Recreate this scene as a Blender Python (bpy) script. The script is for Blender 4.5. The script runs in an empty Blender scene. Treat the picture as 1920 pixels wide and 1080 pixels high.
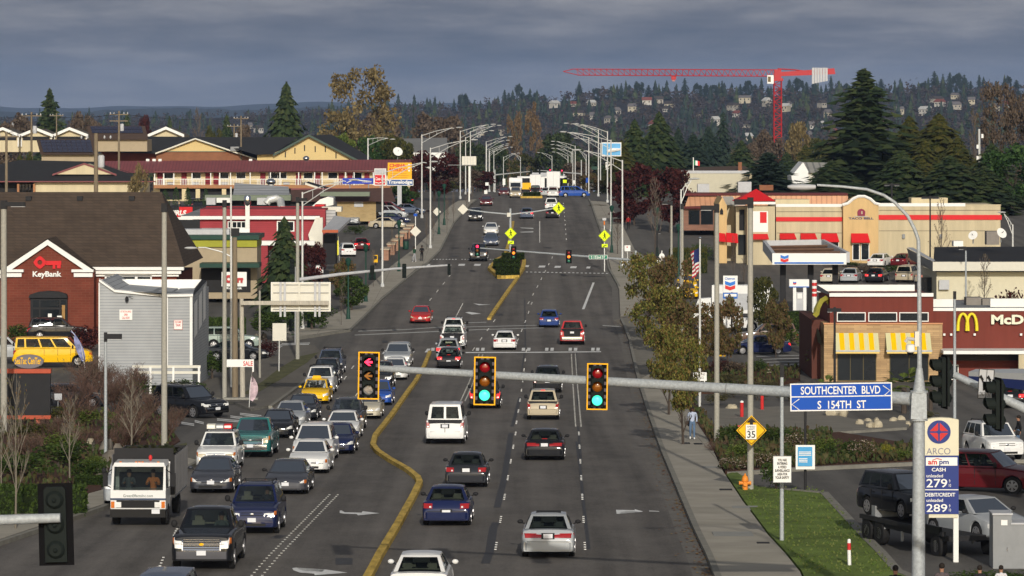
import bpy,bmesh,math,random
from mathutils import Vector,Matrix
from math import sin,cos,pi,radians,sqrt,atan2
SC=bpy.context.scene
COL=SC.collection
F,CX,HY,CZ=7500.0,960.0,205.0,19.0     # focal length in photo pixels,principal column,horizon row,camera height
# ground profile:distance ->camera height above the road
PROF=[(-3000,14.6),(60,14.4),(100,14.6),(135,15.1),(165,15.9),(200,16.9),(230,17.7),(270,18.5),(310,18.7),(350,18.4),(400,17.5),(450,16.4),
  (500,15.4),(550,14.5),(583,14.0),(640,14.0),(700,14.8),(770,16.0),(850,17.6),(1000,20.6),(1200,26),(1500,38),(2100,52),(2700,60)]
def Hh(Y):
 for (a,ha),(b,hb) in zip(PROF,PROF[1:]):
  if Y<=b:return ha+(hb-ha)*(Y-a)/(b-a)
 return PROF[-1][1]
def gz(Y):return CZ - Hh(Y)
def W(px,py,Y):return Vector(((px-CX)/F*Y,Y,CZ-(py-HY)/F*Y))
def S(Y):return F/Y
def GY(py):
 lo,hi=62.0,690.0
 for _ in range(40):
  m=(lo+hi)/2
  if HY+F*Hh(m)/m>py:lo=m
  else:hi=m
 return (lo+hi)/2
def G(px,py,dz=0.0):
 Y=GY(py)
 return Vector(((px-CX)/F*Y,Y,gz(Y)+dz))
def GX(px,Y,dz=0.0):return Vector(((px-CX)/F*Y,Y,gz(Y)+dz))
# ---------------------------------------------------------------- materials
MATS={}
def nn(t,typ,**kw):
 n=t.nodes.new(typ)
 for k,v in kw.items():setattr(n,k,v)
 return n
def mat(name,col=(.5,.5,.5),rough=.6,metal=0.0,var=.12,scale=2.0,coat=0.0,emit=0.0,ecol=None,bump=0.0,bscale=20,spec=.22,stretch=(1,1,1)):
 if name in MATS:return MATS[name]
 m=bpy.data.materials.new(name);m.use_nodes=True
 t=m.node_tree;b=t.nodes['Principled BSDF']
 b.inputs['Roughness'].default_value=rough;b.inputs['Metallic'].default_value=metal
 b.inputs['Coat Weight'].default_value=coat;b.inputs['Coat Roughness'].default_value=.06
 b.inputs['Specular IOR Level'].default_value=spec
 b.inputs['Base Color'].default_value=(*col,1)
 tc=nn(t,'ShaderNodeTexCoord');mp=nn(t,'ShaderNodeMapping');mp.inputs['Scale'].default_value=stretch
 t.links.new(tc.outputs['Object'],mp.inputs[0])
 if var>0:
  n=nn(t,'ShaderNodeTexNoise');n.inputs['Scale'].default_value=scale;n.inputs['Detail'].default_value=5;n.inputs['Roughness'].default_value=.65
  r=nn(t,'ShaderNodeMapRange');r.inputs[1].default_value=.25;r.inputs[2].default_value=.75;r.inputs[3].default_value=1-var;r.inputs[4].default_value=1+var
  x=nn(t,'ShaderNodeMix',data_type='RGBA',blend_type='MULTIPLY');x.inputs[0].default_value=1;x.inputs[6].default_value=(*col,1)
  t.links.new(mp.outputs[0],n.inputs['Vector']);t.links.new(n.outputs[0],r.inputs[0]);t.links.new(r.outputs[0],x.inputs[7])
  t.links.new(x.outputs[2],b.inputs['Base Color'])
 if bump:
  n2=nn(t,'ShaderNodeTexNoise');n2.inputs['Scale'].default_value=bscale;n2.inputs['Detail'].default_value=4
  bp=nn(t,'ShaderNodeBump');bp.inputs['Strength'].default_value=bump;bp.inputs['Distance'].default_value=.05
  t.links.new(mp.outputs[0],n2.inputs['Vector']);t.links.new(n2.outputs[0],bp.inputs['Height']);t.links.new(bp.outputs[0],b.inputs['Normal'])
 if emit:
  b.inputs['Emission Color'].default_value=(*(ecol or col),1);b.inputs['Emission Strength'].default_value=emit
 MATS[name]=m
 return m
def leafmat(name,cols,rough=.7,trans=.25):
 """foliage: every leaf cluster (mesh island) gets its own tone"""
 if name in MATS:return MATS[name]
 m=bpy.data.materials.new(name);m.use_nodes=True;t=m.node_tree;b=t.nodes['Principled BSDF']
 g=nn(t,'ShaderNodeNewGeometry');r=nn(t,'ShaderNodeValToRGB');e=r.color_ramp.elements
 e[0].position=0;e[0].color=(*cols[0],1);e[1].position=1;e[1].color=(*cols[-1],1)
 for i,c in enumerate(cols[1:-1]):
  k=e.new((i+1)/(len(cols)-1));k.color=(*c,1)
 t.links.new(g.outputs['Random Per Island'],r.inputs[0]);t.links.new(r.outputs[0],b.inputs['Base Color'])
 b.inputs['Roughness'].default_value=rough;b.inputs['Specular IOR Level'].default_value=.25
 if trans:
  tr=nn(t,'ShaderNodeBsdfTranslucent');mx=nn(t,'ShaderNodeMixShader');mx.inputs[0].default_value=trans
  t.links.new(r.outputs[0],tr.inputs[0]);t.links.new(b.outputs[0],mx.inputs[1]);t.links.new(tr.outputs[0],mx.inputs[2])
  t.links.new(mx.outputs[0],t.nodes['Material Output'].inputs[0])
 MATS[name]=m
 return m
def wavemat(name,col,col2,scale,axis='Z',rough=.6,sharp=.12,coords='Object',noise=.12,metal=0.0):
 """boards, siding, ribs, joints: thin lines of col2 across col"""
 if name in MATS:return MATS[name]
 m=bpy.data.materials.new(name);m.use_nodes=True;t=m.node_tree;b=t.nodes['Principled BSDF']
 tc=nn(t,'ShaderNodeTexCoord');sp=nn(t,'ShaderNodeSeparateXYZ');t.links.new(tc.outputs[coords],sp.inputs[0])
 mu=nn(t,'ShaderNodeMath',operation='MULTIPLY');mu.inputs[1].default_value=scale;t.links.new(sp.outputs['XYZ'.index(axis)],mu.inputs[0])
 fr=nn(t,'ShaderNodeMath',operation='FRACT');t.links.new(mu.outputs[0],fr.inputs[0])
 lt=nn(t,'ShaderNodeMath',operation='LESS_THAN');lt.inputs[1].default_value=sharp;t.links.new(fr.outputs[0],lt.inputs[0])
 n=nn(t,'ShaderNodeTexNoise');n.inputs['Scale'].default_value=.7;n.inputs['Detail'].default_value=6;t.links.new(tc.outputs[coords],n.inputs['Vector'])
 r=nn(t,'ShaderNodeMapRange');r.inputs[1].default_value=.25;r.inputs[2].default_value=.75;r.inputs[3].default_value=1-noise;r.inputs[4].default_value=1+noise
 t.links.new(n.outputs[0],r.inputs[0])
 x=nn(t,'ShaderNodeMix',data_type='RGBA');x.inputs[6].default_value=(*col,1);x.inputs[7].default_value=(*col2,1);t.links.new(lt.outputs[0],x.inputs[0])
 y=nn(t,'ShaderNodeMix',data_type='RGBA',blend_type='MULTIPLY');y.inputs[0].default_value=1
 t.links.new(x.outputs[2],y.inputs[6]);t.links.new(r.outputs[0],y.inputs[7]);t.links.new(y.outputs[2],b.inputs['Base Color'])
 b.inputs['Roughness'].default_value=rough;b.inputs['Metallic'].default_value=metal;b.inputs['Specular IOR Level'].default_value=.2
 MATS[name]=m
 return m
def brickmat(name,c1,c2,mortar,w,h,msize=.01,rough=.85,offset=.5,plane='XZ'):
 if name in MATS:return MATS[name]
 m=bpy.data.materials.new(name);m.use_nodes=True;t=m.node_tree;b=t.nodes['Principled BSDF']
 tc=nn(t,'ShaderNodeTexCoord');sp=nn(t,'ShaderNodeSeparateXYZ');cb=nn(t,'ShaderNodeCombineXYZ')
 t.links.new(tc.outputs['Object'],sp.inputs[0])
 ad=nn(t,'ShaderNodeMath',operation='ADD')
 if plane=='XZ':
  t.links.new(sp.outputs[0],ad.inputs[0]);t.links.new(sp.outputs[1],ad.inputs[1])
  t.links.new(ad.outputs[0],cb.inputs[0]);t.links.new(sp.outputs[2],cb.inputs[1])
 else:
  t.links.new(sp.outputs[0],cb.inputs[0]);t.links.new(sp.outputs[1],cb.inputs[1])
 br=nn(t,'ShaderNodeTexBrick');br.offset=offset
 br.inputs['Color1'].default_value=(*c1,1);br.inputs['Color2'].default_value=(*c2,1);br.inputs['Mortar'].default_value=(*mortar,1)
 br.inputs['Scale'].default_value=1;br.inputs['Mortar Size'].default_value=msize;br.inputs['Brick Width'].default_value=w;br.inputs['Row Height'].default_value=h
 t.links.new(cb.outputs[0],br.inputs['Vector'])
 n=nn(t,'ShaderNodeTexNoise');n.inputs['Scale'].default_value=.6;n.inputs['Detail'].default_value=6;t.links.new(tc.outputs['Object'],n.inputs['Vector'])
 r=nn(t,'ShaderNodeMapRange');r.inputs[1].default_value=.25;r.inputs[2].default_value=.75;r.inputs[3].default_value=.85;r.inputs[4].default_value=1.15
 t.links.new(n.outputs[0],r.inputs[0])
 y=nn(t,'ShaderNodeMix',data_type='RGBA',blend_type='MULTIPLY');y.inputs[0].default_value=1
 t.links.new(br.outputs[0],y.inputs[6]);t.links.new(r.outputs[0],y.inputs[7]);t.links.new(y.outputs[2],b.inputs['Base Color'])
 b.inputs['Roughness'].default_value=rough;b.inputs['Specular IOR Level'].default_value=.15
 MATS[name]=m
 return m
def glassmat():
 if 'car_glass' in MATS:return MATS['car_glass']
 m=bpy.data.materials.new('car_glass');m.use_nodes=True;t=m.node_tree
 for n in list(t.nodes):t.nodes.remove(n)
 o=nn(t,'ShaderNodeOutputMaterial');g=nn(t,'ShaderNodeBsdfGlossy');g.inputs['Roughness'].default_value=.03;g.inputs[0].default_value=(.42,.46,.5,1)
 tr=nn(t,'ShaderNodeBsdfTransparent');tr.inputs[0].default_value=(.36,.41,.39,1)
 fr=nn(t,'ShaderNodeFresnel');fr.inputs[0].default_value=1.38
 mx=nn(t,'ShaderNodeMixShader');t.links.new(fr.outputs[0],mx.inputs[0]);t.links.new(tr.outputs[0],mx.inputs[1]);t.links.new(g.outputs[0],mx.inputs[2])
 t.links.new(mx.outputs[0],o.inputs[0]);MATS['car_glass']=m
 return m
# ---------------------------------------------------------------- mesh builder
class MB:
 def __init__(s):s.v,s.f,s.m,s.ms=[],[],[],[]
 def mi(s,m):
  if m not in s.ms:s.ms.append(m)
  return s.ms.index(m)
 def add(s,vs,fs,m):
  o=len(s.v);k=s.mi(m);s.v+=[tuple(v) for v in vs]
  for f in fs:s.f.append(tuple(i+o for i in f));s.m.append(k)
  return s
 def box(s,x0,x1,y0,y1,z0,z1,m):
  return s.hexa([(x0,y0,z0),(x1,y0,z0),(x1,y1,z0),(x0,y1,z0),(x0,y0,z1),(x1,y0,z1),(x1,y1,z1),(x0,y1,z1)],m)
 def hexa(s,p,m):return s.add(p,[(0,3,2,1),(4,5,6,7),(0,1,5,4),(1,2,6,5),(2,3,7,6),(3,0,4,7)],m)
 def quad(s,a,b,c,d,m):return s.add([a,b,c,d],[(0,1,2,3)],m)
 def prism(s,poly,y0,y1,m,cap=None):
  """poly in (x,z), extruded along y"""
  n=len(poly);vs=[(x,y0,z) for x,z in poly]+[(x,y1,z) for x,z in poly]
  s.add(vs,[(i,(i+1)%n,(i+1)%n+n,i+n) for i in range(n)],m)
  s.add(vs,[tuple(range(n)),tuple(range(2*n-1,n-1,-1))],cap or m)
  return s
 def prismz(s,poly,z0,z1,m):
  n=len(poly);vs=[(x,y,z0) for x,y in poly]+[(x,y,z1) for x,y in poly]
  return s.add(vs,[(i,(i+1)%n,(i+1)%n+n,i+n) for i in range(n)]+[tuple(range(n-1,-1,-1)),tuple(range(n,2*n))],m)
 def prismx(s,poly,x0,x1,m):
  """poly in (y,z), extruded along x"""
  n=len(poly);vs=[(x0,y,z) for y,z in poly]+[(x1,y,z) for y,z in poly]
  return s.add(vs,[(i,(i+1)%n,(i+1)%n+n,i+n) for i in range(n)]+[tuple(range(n-1,-1,-1)),tuple(range(n,2*n))],m)
 def tube(s,p,q,r0,r1=None,m=None,n=8,caps=True):return s.path([p,q],[r0,r0 if r1 is None else r1],m,n,caps)
 def path(s,pts,rs,m,n=8,caps=True):
  pts=[Vector(p) for p in pts];vs=[];a0=None
  for i,p in enumerate(pts):
   d=(pts[min(i+1,len(pts)-1)]-pts[max(i-1,0)]).normalized()
   if a0 is None:
    a0=d.cross(Vector((0,0,1)) if abs(d.z)<.9 else Vector((0,1,0))).normalized()
   a0=(a0 - d*a0.dot(d)).normalized();b=d.cross(a0)
   for k in range(n):
    t=2*pi*k/n;vs.append(p+(a0*cos(t)+b*sin(t))*rs[i])
  fs=[(i*n+k,i*n+(k+1)%n,(i+1)*n+(k+1)%n,(i+1)*n+k) for i in range(len(pts)-1) for k in range(n)]
  if caps:fs+=[tuple(range(n-1,-1,-1)),tuple(range(len(vs)-n,len(vs)))]
  return s.add(vs,fs,m)
 def lathe(s,prof,c,m,n=16,axis='z'):
  vs=[]
  for r,h in prof:
   for k in range(n):
    t=2*pi*k/n
    v={'z':(r*cos(t),r*sin(t),h),'x':(h,r*cos(t),r*sin(t)),'y':(r*cos(t),h,r*sin(t))}[axis]
    vs.append((v[0]+c[0],v[1]+c[1],v[2]+c[2]))
  L=len(prof)
  return s.add(vs,[(i*n+k,i*n+(k+1)%n,(i+1)*n+(k+1)%n,(i+1)*n+k) for i in range(L-1) for k in range(n)]+[tuple(range(n-1,-1,-1)),tuple(range((L-1)*n,L*n))],m)
 def ball(s,c,rx,ry,rz,m,n=12,k=8,jit=0,rnd=None):
  vs=[];fs=[]
  for i in range(k+1):
   a=pi*i/k
   for j in range(n):
    t=2*pi*j/n;q=1+(rnd.uniform(-jit,jit) if jit and 0<i<k else 0)
    vs.append((c[0]+rx*sin(a)*cos(t)*q,c[1]+ry*sin(a)*sin(t)*q,c[2]+rz*cos(a)*q))
  for i in range(k):
   for j in range(n):fs.append((i*n+j,(i+1)*n+j,(i+1)*n+(j+1)%n,i*n+(j+1)%n))
  return s.add(vs,fs,m)
 def text(s,txt,x0,x1,z0,z1,y,m,depth=.02,bold=0.0,italic=0.0):
  """lettering facing -Y filled into the rectangle"""
  vs,fs=glyphs(txt,bold)
  ax=min(v[0] for v in vs);bx=max(v[0] for v in vs);az=min(v[1] for v in vs);bz=max(v[1] for v in vs)
  sx,sz=(x1-x0)/(bx-ax),(z1-z0)/(bz-az)
  f=[(x0+(v[0]-ax)*sx+italic*(v[1]-az)/(bz-az)*(z1-z0),y,z0+(v[1]-az)*sz) for v in vs]
  s.add(f,fs,m)
  if depth:
   n=len(f);b=[(p[0],p[1]+depth,p[2]) for p in f];ed={}
   for g in fs:
    for i in range(len(g)):
     a,c=g[i],g[(i+1)%len(g)]
     if (c,a) in ed:del ed[(c,a)]
     else:ed[(a,c)]=1
   s.add(f+b,[(a,a+n,c+n,c) for a,c in ed],m)
  return s
 def move(s,fn):s.v=[tuple(fn(Vector(v))) for v in s.v];return s
 def build(s,name,parent=None,origin=None,smooth=None,local=False,recalc=False):
  me=bpy.data.meshes.new(name)
  o=Vector(origin) if origin is not None else (parent_loc(parent) if parent is not None and not local else Vector((0,0,0)))
  me.from_pydata([(v[0]-o.x,v[1]-o.y,v[2]-o.z) for v in s.v],[],s.f)
  for m in s.ms:me.materials.append(m)
  me.polygons.foreach_set('material_index',s.m)
  if smooth is not None or recalc:
   bm=bmesh.new();bm.from_mesh(me)
   if recalc:bmesh.ops.remove_doubles(bm,verts=bm.verts,dist=1e-4);bmesh.ops.recalc_face_normals(bm,faces=bm.faces)
   if smooth is not None:
    for f in bm.faces:f.smooth=True
    ang=radians(smooth)
    for e in bm.edges:
     if len(e.link_faces) !=2 or e.calc_face_angle(0)>ang:e.smooth=False
   bm.to_mesh(me);bm.free()
  me.update()
  ob=bpy.data.objects.new(name,me);COL.objects.link(ob)
  if parent is not None:
   ob.parent=parent
   if origin is not None:ob.location=o - parent_loc(parent)
  else:ob.location=o
  return ob
def parent_loc(p):
 v=Vector(p.location)
 while p.parent:p=p.parent;v=v+Vector(p.location)
 return v
_GL={}
def glyphs(txt,bold=0.0):
 k=(txt,bold)
 if k not in _GL:
  cu=bpy.data.curves.new('lettering','FONT');cu.body=txt;cu.size=1;cu.fill_mode='FRONT';cu.resolution_u=3;cu.offset=bold;cu.space_line=1.0;cu.align_x='CENTER'
  ob=bpy.data.objects.new('lettering',cu);COL.objects.link(ob)
  dg=bpy.context.evaluated_depsgraph_get();me=bpy.data.meshes.new_from_object(ob.evaluated_get(dg))
  _GL[k]=([(v.co.x,v.co.y) for v in me.vertices],[tuple(p.vertices) for p in me.polygons])
  bpy.data.objects.remove(ob);bpy.data.curves.remove(cu);bpy.data.meshes.remove(me)
 return _GL[k]
def tag(o,label=None,cat=None,group=None,kind=None):
 if label:o['label']=label
 if cat:o['category']=cat
 if group:o['group']=group
 if kind:o['kind']=kind
 return o
def thing(name,label,cat,loc=(0,0,0),rz=0.0,group=None):
 o=bpy.data.objects.new(name,None);o.empty_display_size=.5;COL.objects.link(o)
 o.location=loc;o.rotation_euler=(0,0,rz)
 return tag(o,label,cat,group)
def copy_thing(o,loc,rz=0.0,label=None,scale=None,group=None,cat=None):
 r=o.copy();COL.objects.link(r);r.location=loc;r.rotation_euler=(0,0,rz)
 if scale:r.scale=(scale,)*3 if isinstance(scale,(int,float)) else scale
 if label:r['label']=label
 if group:r['group']=group
 for ch in list(o.children):
  c=ch.copy();COL.objects.link(c);c.parent=r
  for g in list(ch.children):
   d=g.copy();COL.objects.link(d);d.parent=c
 return r
# ---------------------------------------------------------------- colours
M_={}
def cm(name):return M_[name]
M_.update(
white=mat('white_paint',(.78,.78,.76),.5,var=.05),offwhite=mat('off_white_paint',(.66,.64,.56),.6,var=.07),black=mat('black_plastic',(.012,.013,.014),.7,var=.1),
dark=mat('dark_metal',(.022,.022,.024),.75),grey=mat('grey_paint',(.24,.25,.26),.5),lgrey=mat('light_grey_paint',(.45,.46,.48),.5),
galv=mat('galvanised_steel',(.36,.39,.41),.6,.15,var=.28,scale=14),conc=mat('pole_concrete',(.33,.32,.28),.85,var=.15,scale=8),
alu=mat('pale_aluminium',(.6,.61,.6),.4,.3,var=.08),wood=mat('weathered_wood',(.2,.16,.11),.9,var=.35,scale=3,stretch=(6,6,.5)),paintedwood=mat('peeled_white_wood',(.42,.39,.33),.9,var=.3,scale=4,stretch=(4,4,.6)),
yellow=mat('kerb_yellow',(.50,.34,.07),.8,var=.5,scale=1.1,stretch=(3,.6,1)),signy=mat('amber_sign_face',(.82,.45,.0),.45,var=.03),fluo=mat('lime_sign_face',(.7,.88,.0),.45,var=.03),
red=mat('red_paint',(.55,.03,.03),.5,var=.1),dred=mat('crimson_siding_paint',(.28,.035,.045),.6,var=.12),chrome=mat('chrome',(.75,.75,.76),.12,1.0,var=0),rubber=mat('tyre_rubber',(.014,.014,.015),.85,var=.2),
rim=mat('wheel_rim',(.4,.4,.42),.3,.7,var=.05),blk=mat('grille_black',(.008,.008,.009),.4,var=0),plate=mat('number_plate',(.68,.69,.72),.5,var=.04,scale=20),trim=mat('dark_trim',(.018,.018,.020),.75,var=0),
lens=mat('headlamp_lens',(.78,.78,.76),.25,.1,var=.2,scale=9,coat=1),lensy=mat('yellowed_headlamp_lens',(.55,.48,.34),.2,.1,var=.2,scale=9,coat=.6),amber=mat('indicator_amber',(.6,.16,.02),.25,var=.1,coat=1),tail=mat('tail_lamp_red',(.3,.012,.012),.2,var=.15,scale=9,coat=1),
taillit=mat('tail_lamp_lit',(.6,.02,.02),.3,var=0,emit=1.6,ecol=(1,.03,.03)),interior=mat('cabin_interior',(.03,.03,.032),.9,var=.2),seat=mat('seat_fabric_grey',(.16,.16,.16),.9),seatb=mat('seat_fabric_beige',(.34,.31,.25),.9),
green=mat('dark_green_paint',(.012,.05,.035),.5),blue=mat('sign_blue',(.008,.075,.42),.65,var=.04),dblue=mat('navy_sign_blue',(.02,.04,.2),.4,var=.05),
glass=mat('window_glass',(.012,.015,.018),.05,var=.3,scale=.6,spec=.5),glassb=mat('bluish_window_glass',(.05,.07,.09),.06,var=.5,scale=.5,spec=.7),
skin1=mat('skin_tone',(.32,.17,.11),.6),skin2=mat('dark_skin_tone',(.07,.035,.022),.6),
)
GLASS=glassmat()
# ---------------------------------------------------------------- ground sheets
KN=[y for y,_ in PROF]
def drape(polys,off,m,name,label=None,kind='structure',h=0.0,cat=None,skirt=None):
 """polygons given in XY laid on the ground profile; with h they get a step down to the ground round the edge"""
 bm=bmesh.new()
 for poly in polys:
  pl=[Vector(p) for p in poly]
  a=sum(p.x*q.y-q.x*p.y for p,q in zip(pl,pl[1:]+pl[:1]))
  if a<0:pl.reverse()
  vs=[bm.verts.new((p.x,p.y,0)) for p in pl];bm.faces.new(vs)
 ys=[v.co.y for v in bm.verts];lo,hi=min(ys),max(ys)
 for k in KN:
  if lo+1e-3<k<hi-1e-3:
   bmesh.ops.bisect_plane(bm,geom=bm.verts[:]+bm.edges[:]+bm.faces[:],plane_co=(0,k,0),plane_no=(0,1,0))
 bmesh.ops.triangulate(bm,faces=bm.faces[:])
 for v in bm.verts:v.co.z=gz(v.co.y)+off
 if h>0:
  ed=[e for e in bm.edges if len(e.link_faces)==1]
  r=bmesh.ops.extrude_edge_only(bm,edges=ed)
  for v in r['geom']:
   if isinstance(v,bmesh.types.BMVert):v.co.z -=h+off*.5
 me=bpy.data.meshes.new(name);bm.to_mesh(me);bm.free();me.materials.append(m)
 if h>0 and skirt:
  me.materials.append(skirt)
  for p in me.polygons:
   if abs(p.normal.z)<.5:p.material_index=1
 o=bpy.data.objects.new(name,me);COL.objects.link(o)
 return tag(o,label,cat,kind=kind)
def gp(pts):return [G(x,y) for x,y in pts]
def asphalt(name,c1,c2):
 m=bpy.data.materials.new(name);m.use_nodes=True;t=m.node_tree;b=t.nodes['Principled BSDF']
 tc=nn(t,'ShaderNodeTexCoord');mp=nn(t,'ShaderNodeMapping');mp.inputs['Scale'].default_value=(.9,.012,.1);t.links.new(tc.outputs['Object'],mp.inputs[0])
 n1=nn(t,'ShaderNodeTexNoise');n1.inputs['Scale'].default_value=1;n1.inputs['Detail'].default_value=4;t.links.new(mp.outputs[0],n1.inputs['Vector'])
 mp2=nn(t,'ShaderNodeMapping');mp2.inputs['Scale'].default_value=(1,.35,1);t.links.new(tc.outputs['Object'],mp2.inputs[0])
 n2=nn(t,'ShaderNodeTexNoise');n2.inputs['Scale'].default_value=.5;n2.inputs['Detail'].default_value=9;n2.inputs['Roughness'].default_value=.75;t.links.new(mp2.outputs[0],n2.inputs['Vector'])
 n3=nn(t,'ShaderNodeTexNoise');n3.inputs['Scale'].default_value=14;n3.inputs['Detail'].default_value=3;t.links.new(mp2.outputs[0],n3.inputs['Vector'])
 ad=nn(t,'ShaderNodeMath',operation='ADD');t.links.new(n1.outputs[0],ad.inputs[0]);t.links.new(n2.outputs[0],ad.inputs[1])
 ad2=nn(t,'ShaderNodeMath',operation='MULTIPLY_ADD');ad2.inputs[1].default_value=.45;t.links.new(n3.outputs[0],ad2.inputs[0]);t.links.new(ad.outputs[0],ad2.inputs[2])
 r=nn(t,'ShaderNodeMapRange');r.inputs[1].default_value=.88;r.inputs[2].default_value=1.52;t.links.new(ad2.outputs[0],r.inputs[0])
 x=nn(t,'ShaderNodeMix',data_type='RGBA');x.inputs[6].default_value=(*c1,1);x.inputs[7].default_value=(*c2,1)
 t.links.new(r.outputs[0],x.inputs[0]);t.links.new(x.outputs[2],b.inputs['Base Color']);b.inputs['Roughness'].default_value=.8;b.inputs['Specular IOR Level'].default_value=.15
 bp=nn(t,'ShaderNodeBump');bp.inputs['Strength'].default_value=.25;bp.inputs['Distance'].default_value=.02;t.links.new(n3.outputs[0],bp.inputs['Height']);t.links.new(bp.outputs[0],b.inputs['Normal'])
 MATS[name]=m
 return m
ASPH=asphalt('road_asphalt',(.072,.066,.060),(.186,.170,.153))
LOT=asphalt('lot_asphalt',(.072,.068,.063),(.155,.146,.132))
PAVA=asphalt('side_path_asphalt',(.10,.092,.08),(.18,.165,.14))
EARTH=mat('valley_earth',(.06,.055,.035),.95,var=.35,scale=.02)
CONC=brickmat('pavement_concrete',(.37,.34,.285),(.335,.31,.255),(.2,.18,.155),3.2,3.0,.02,plane='XY',offset=0)
KERB=mat('kerb_concrete',(.22,.21,.18),.9,var=.25,scale=1.5)
GUT=mat('gutter_concrete',(.15,.14,.125),.9,var=.2,scale=1.2)
GRASS=mat('lawn_grass',(.13,.185,.035),.9,var=.5,scale=.55,bump=.7,bscale=22)
VERGE=mat('patchy_verge',(.10,.10,.045),.95,var=.5,scale=1.2,bump=.5)
BARK=mat('bark_mulch',(.075,.035,.022),.95,var=.4,scale=6,bump=.6)
PAINT=mat('road_paint_white',(.72,.72,.70),.7,var=.28,scale=4)
PAINTF=mat('worn_road_paint',(.40,.40,.38),.8,var=.4,scale=5)
TAR=mat('crack_tar',(.045,.044,.045),.55,var=.2)
CONCP=mat('driveway_concrete',(.2,.185,.155),.9,var=.18,scale=.8)
big=[(-500,60),(500,60),(900,2700),(-900,2700)]
drape([big],0,LOT,'ground')
# the carriageway
RK=[(1352,1120),(1330,1060),(1300,995),(1275,935),(1240,850),(1214,775),(1192,700),(1179,640),(1170,615),(1163,600),(1160,540),(1140,505),(1127,440),(1113,400),(1103,374)]
LK=[(-160,1075),(0,1024),(65,1002),(195,957),(370,873),(445,835),(510,766),(557,731),(612,677),(640,655),(675,617),(717,562),(780,510),(828,467),(850,420),(880,390),(905,370)]
rk=gp(RK);lk=gp(LK)
far=[Vector((12.0+.9,700,0)),Vector((15.2,1000,0))];farl=[Vector((-7.6,1000,0)),Vector((-5.4,700,0))]
drape([[Vector((6.1,62,0))]+rk+far+farl+list(reversed(lk))+[Vector((-24,62,0))]],.005,ASPH,'road')
def band(pts,w,side=0.0):
 """mitred band following a line; side shifts it sideways"""
 P=[Vector((p.x,p.y,0)) for p in pts];L,R=[],[]
 for i,p in enumerate(P):
  d=(P[min(i+1,len(P)-1)]-P[max(i-1,0)]).normalized();n=Vector((-d.y,d.x,0))
  L.append(p+n*(w/2+side));R.append(p-n*(w/2-side))
 return [[L[i],L[i+1],R[i+1],R[i]] for i in range(len(P)-1)]
# gutters,kerbs
drape(band(rk,.62,.35),.010,GUT,'gutter')
drape(band(rk[:10],.22,-.10),.16,KERB,'kerb',h=.15)
drape(band(rk[10:],.22,-.10),.16,KERB,'kerb',h=.15)
drape(band(lk[:6],.22,.10),.16,KERB,'kerb',h=.15)
drape(band(lk[6:9],.22,.10),.16,KERB,'kerb',h=.15)
lk2=gp([(480,668),(535,641),(600,631),(657,622),(680,600),(717,563),(750,535),(780,511),(802,496),(826,472),(842,440),(852,420),(870,400),(895,376)])
drape(band(lk2,.22,.10),.16,KERB,'kerb',h=.15)
# pavements
BED2=[(-80,985),(-80,800),(120,775),(300,775),(338,828),(235,886),(180,900),(40,950)]
def pave(name,pts,m=CONC,h=.14,sk=KERB):return drape([gp(pts)],h,m,name,h=h,skirt=sk)
pave('pavement',[(1354,1110),(1331,1055),(1301,990),(1276,930),(1241,846),(1216,772),(1200,715),(1225,700),(1262,712),(1290,770),(1328,830),(1356,890),(1392,945),(1440,1010),(1500,1080),(1512,1110)])
pave('pavement',[(1163,596),(1161,545),(1146,508),(1128,440),(1114,400),(1106,378),(1135,380),(1160,410),(1190,470),(1235,505),(1262,540),(1240,580)])
drape([gp([(1150,600),(1240,583),(1330,640),(1330,700),(1225,699),(1200,712),(1180,640),(1172,615)])],.014,CONCP,'driveway')
pave('pavement',[(-160,1068),(0,1018),(65,996),(195,951),(330,889),(370,868),(345,862),(190,925),(60,960),(-160,1030)])
pave('footpath',[(372,868),(440,832),(468,800),(440,796),(395,815),(340,850),(350,862)],PAVA)
pave('footpath',[(512,762),(560,727),(612,673),(590,650),(530,652),(470,690),(390,716),(300,728),(300,748),(440,758),(470,772)],PAVA)
pave('pavement',[(535,637),(600,628),(655,619),(715,560),(778,508),(800,494),(824,470),(840,440),(850,420),(868,400),(893,375),(860,378),(826,405),(805,440),(775,470),(735,500),(690,540),(650,580),(600,605),(520,622)])
# grass verges
def lawn(pts,m=GRASS,name='lawn',h=.15):return drape([gp(pts)],h,m,name,kind='stuff' if m is GRASS else 'structure',h=h,label='short green grass of the verge' if m is GRASS else None,cat='grass' if m is GRASS else None)
lawn([(1362,895),(1394,943),(1442,1008),(1503,1078),(1516,1110),(1760,1110),(1680,1080),(1615,1010),(1545,932),(1470,925),(1420,918),(1380,890)])
drape(band(gp([(1420,916),(1470,923),(1545,930),(1617,1008),(1682,1078),(1760,1110)]),.35),.17,KERB,'kerb',h=.16)
lawn([(455,742),(520,697),(560,672),(598,664),(575,684),(510,724),(475,745)],VERGE,'verge')
lawn([(230,890),(300,850),(350,835),(352,850),(310,872),(240,905)],VERGE,'verge')
drape([gp([(-60,1010),(40,955),(190,905),(190,922),(60,957),(-60,1000)])],.10,BARK,'planting_bed',h=.1)
drape([gp(BED2)],.05,BARK,'planting_bed',h=.05)
drape([gp([(1205,712),(1262,716),(1290,770),(1330,832),(1360,890),(1380,887),(1730,868),(1730,840),(1560,812),(1340,812),(1290,740),(1400,735),(1500,715),(1500,690),(1330,690),(1240,690)])],.13,BARK,'planting_bed',h=.13)
drape(band(gp([(1370,892),(1500,883),(1735,872),(1925,868)]),.4),.17,KERB,'kerb',h=.16)
pave('pavement',[(1350,815),(1560,815),(1700,806),(1712,792),(1600,790),(1500,765),(1345,770)],CONCP)
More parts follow.
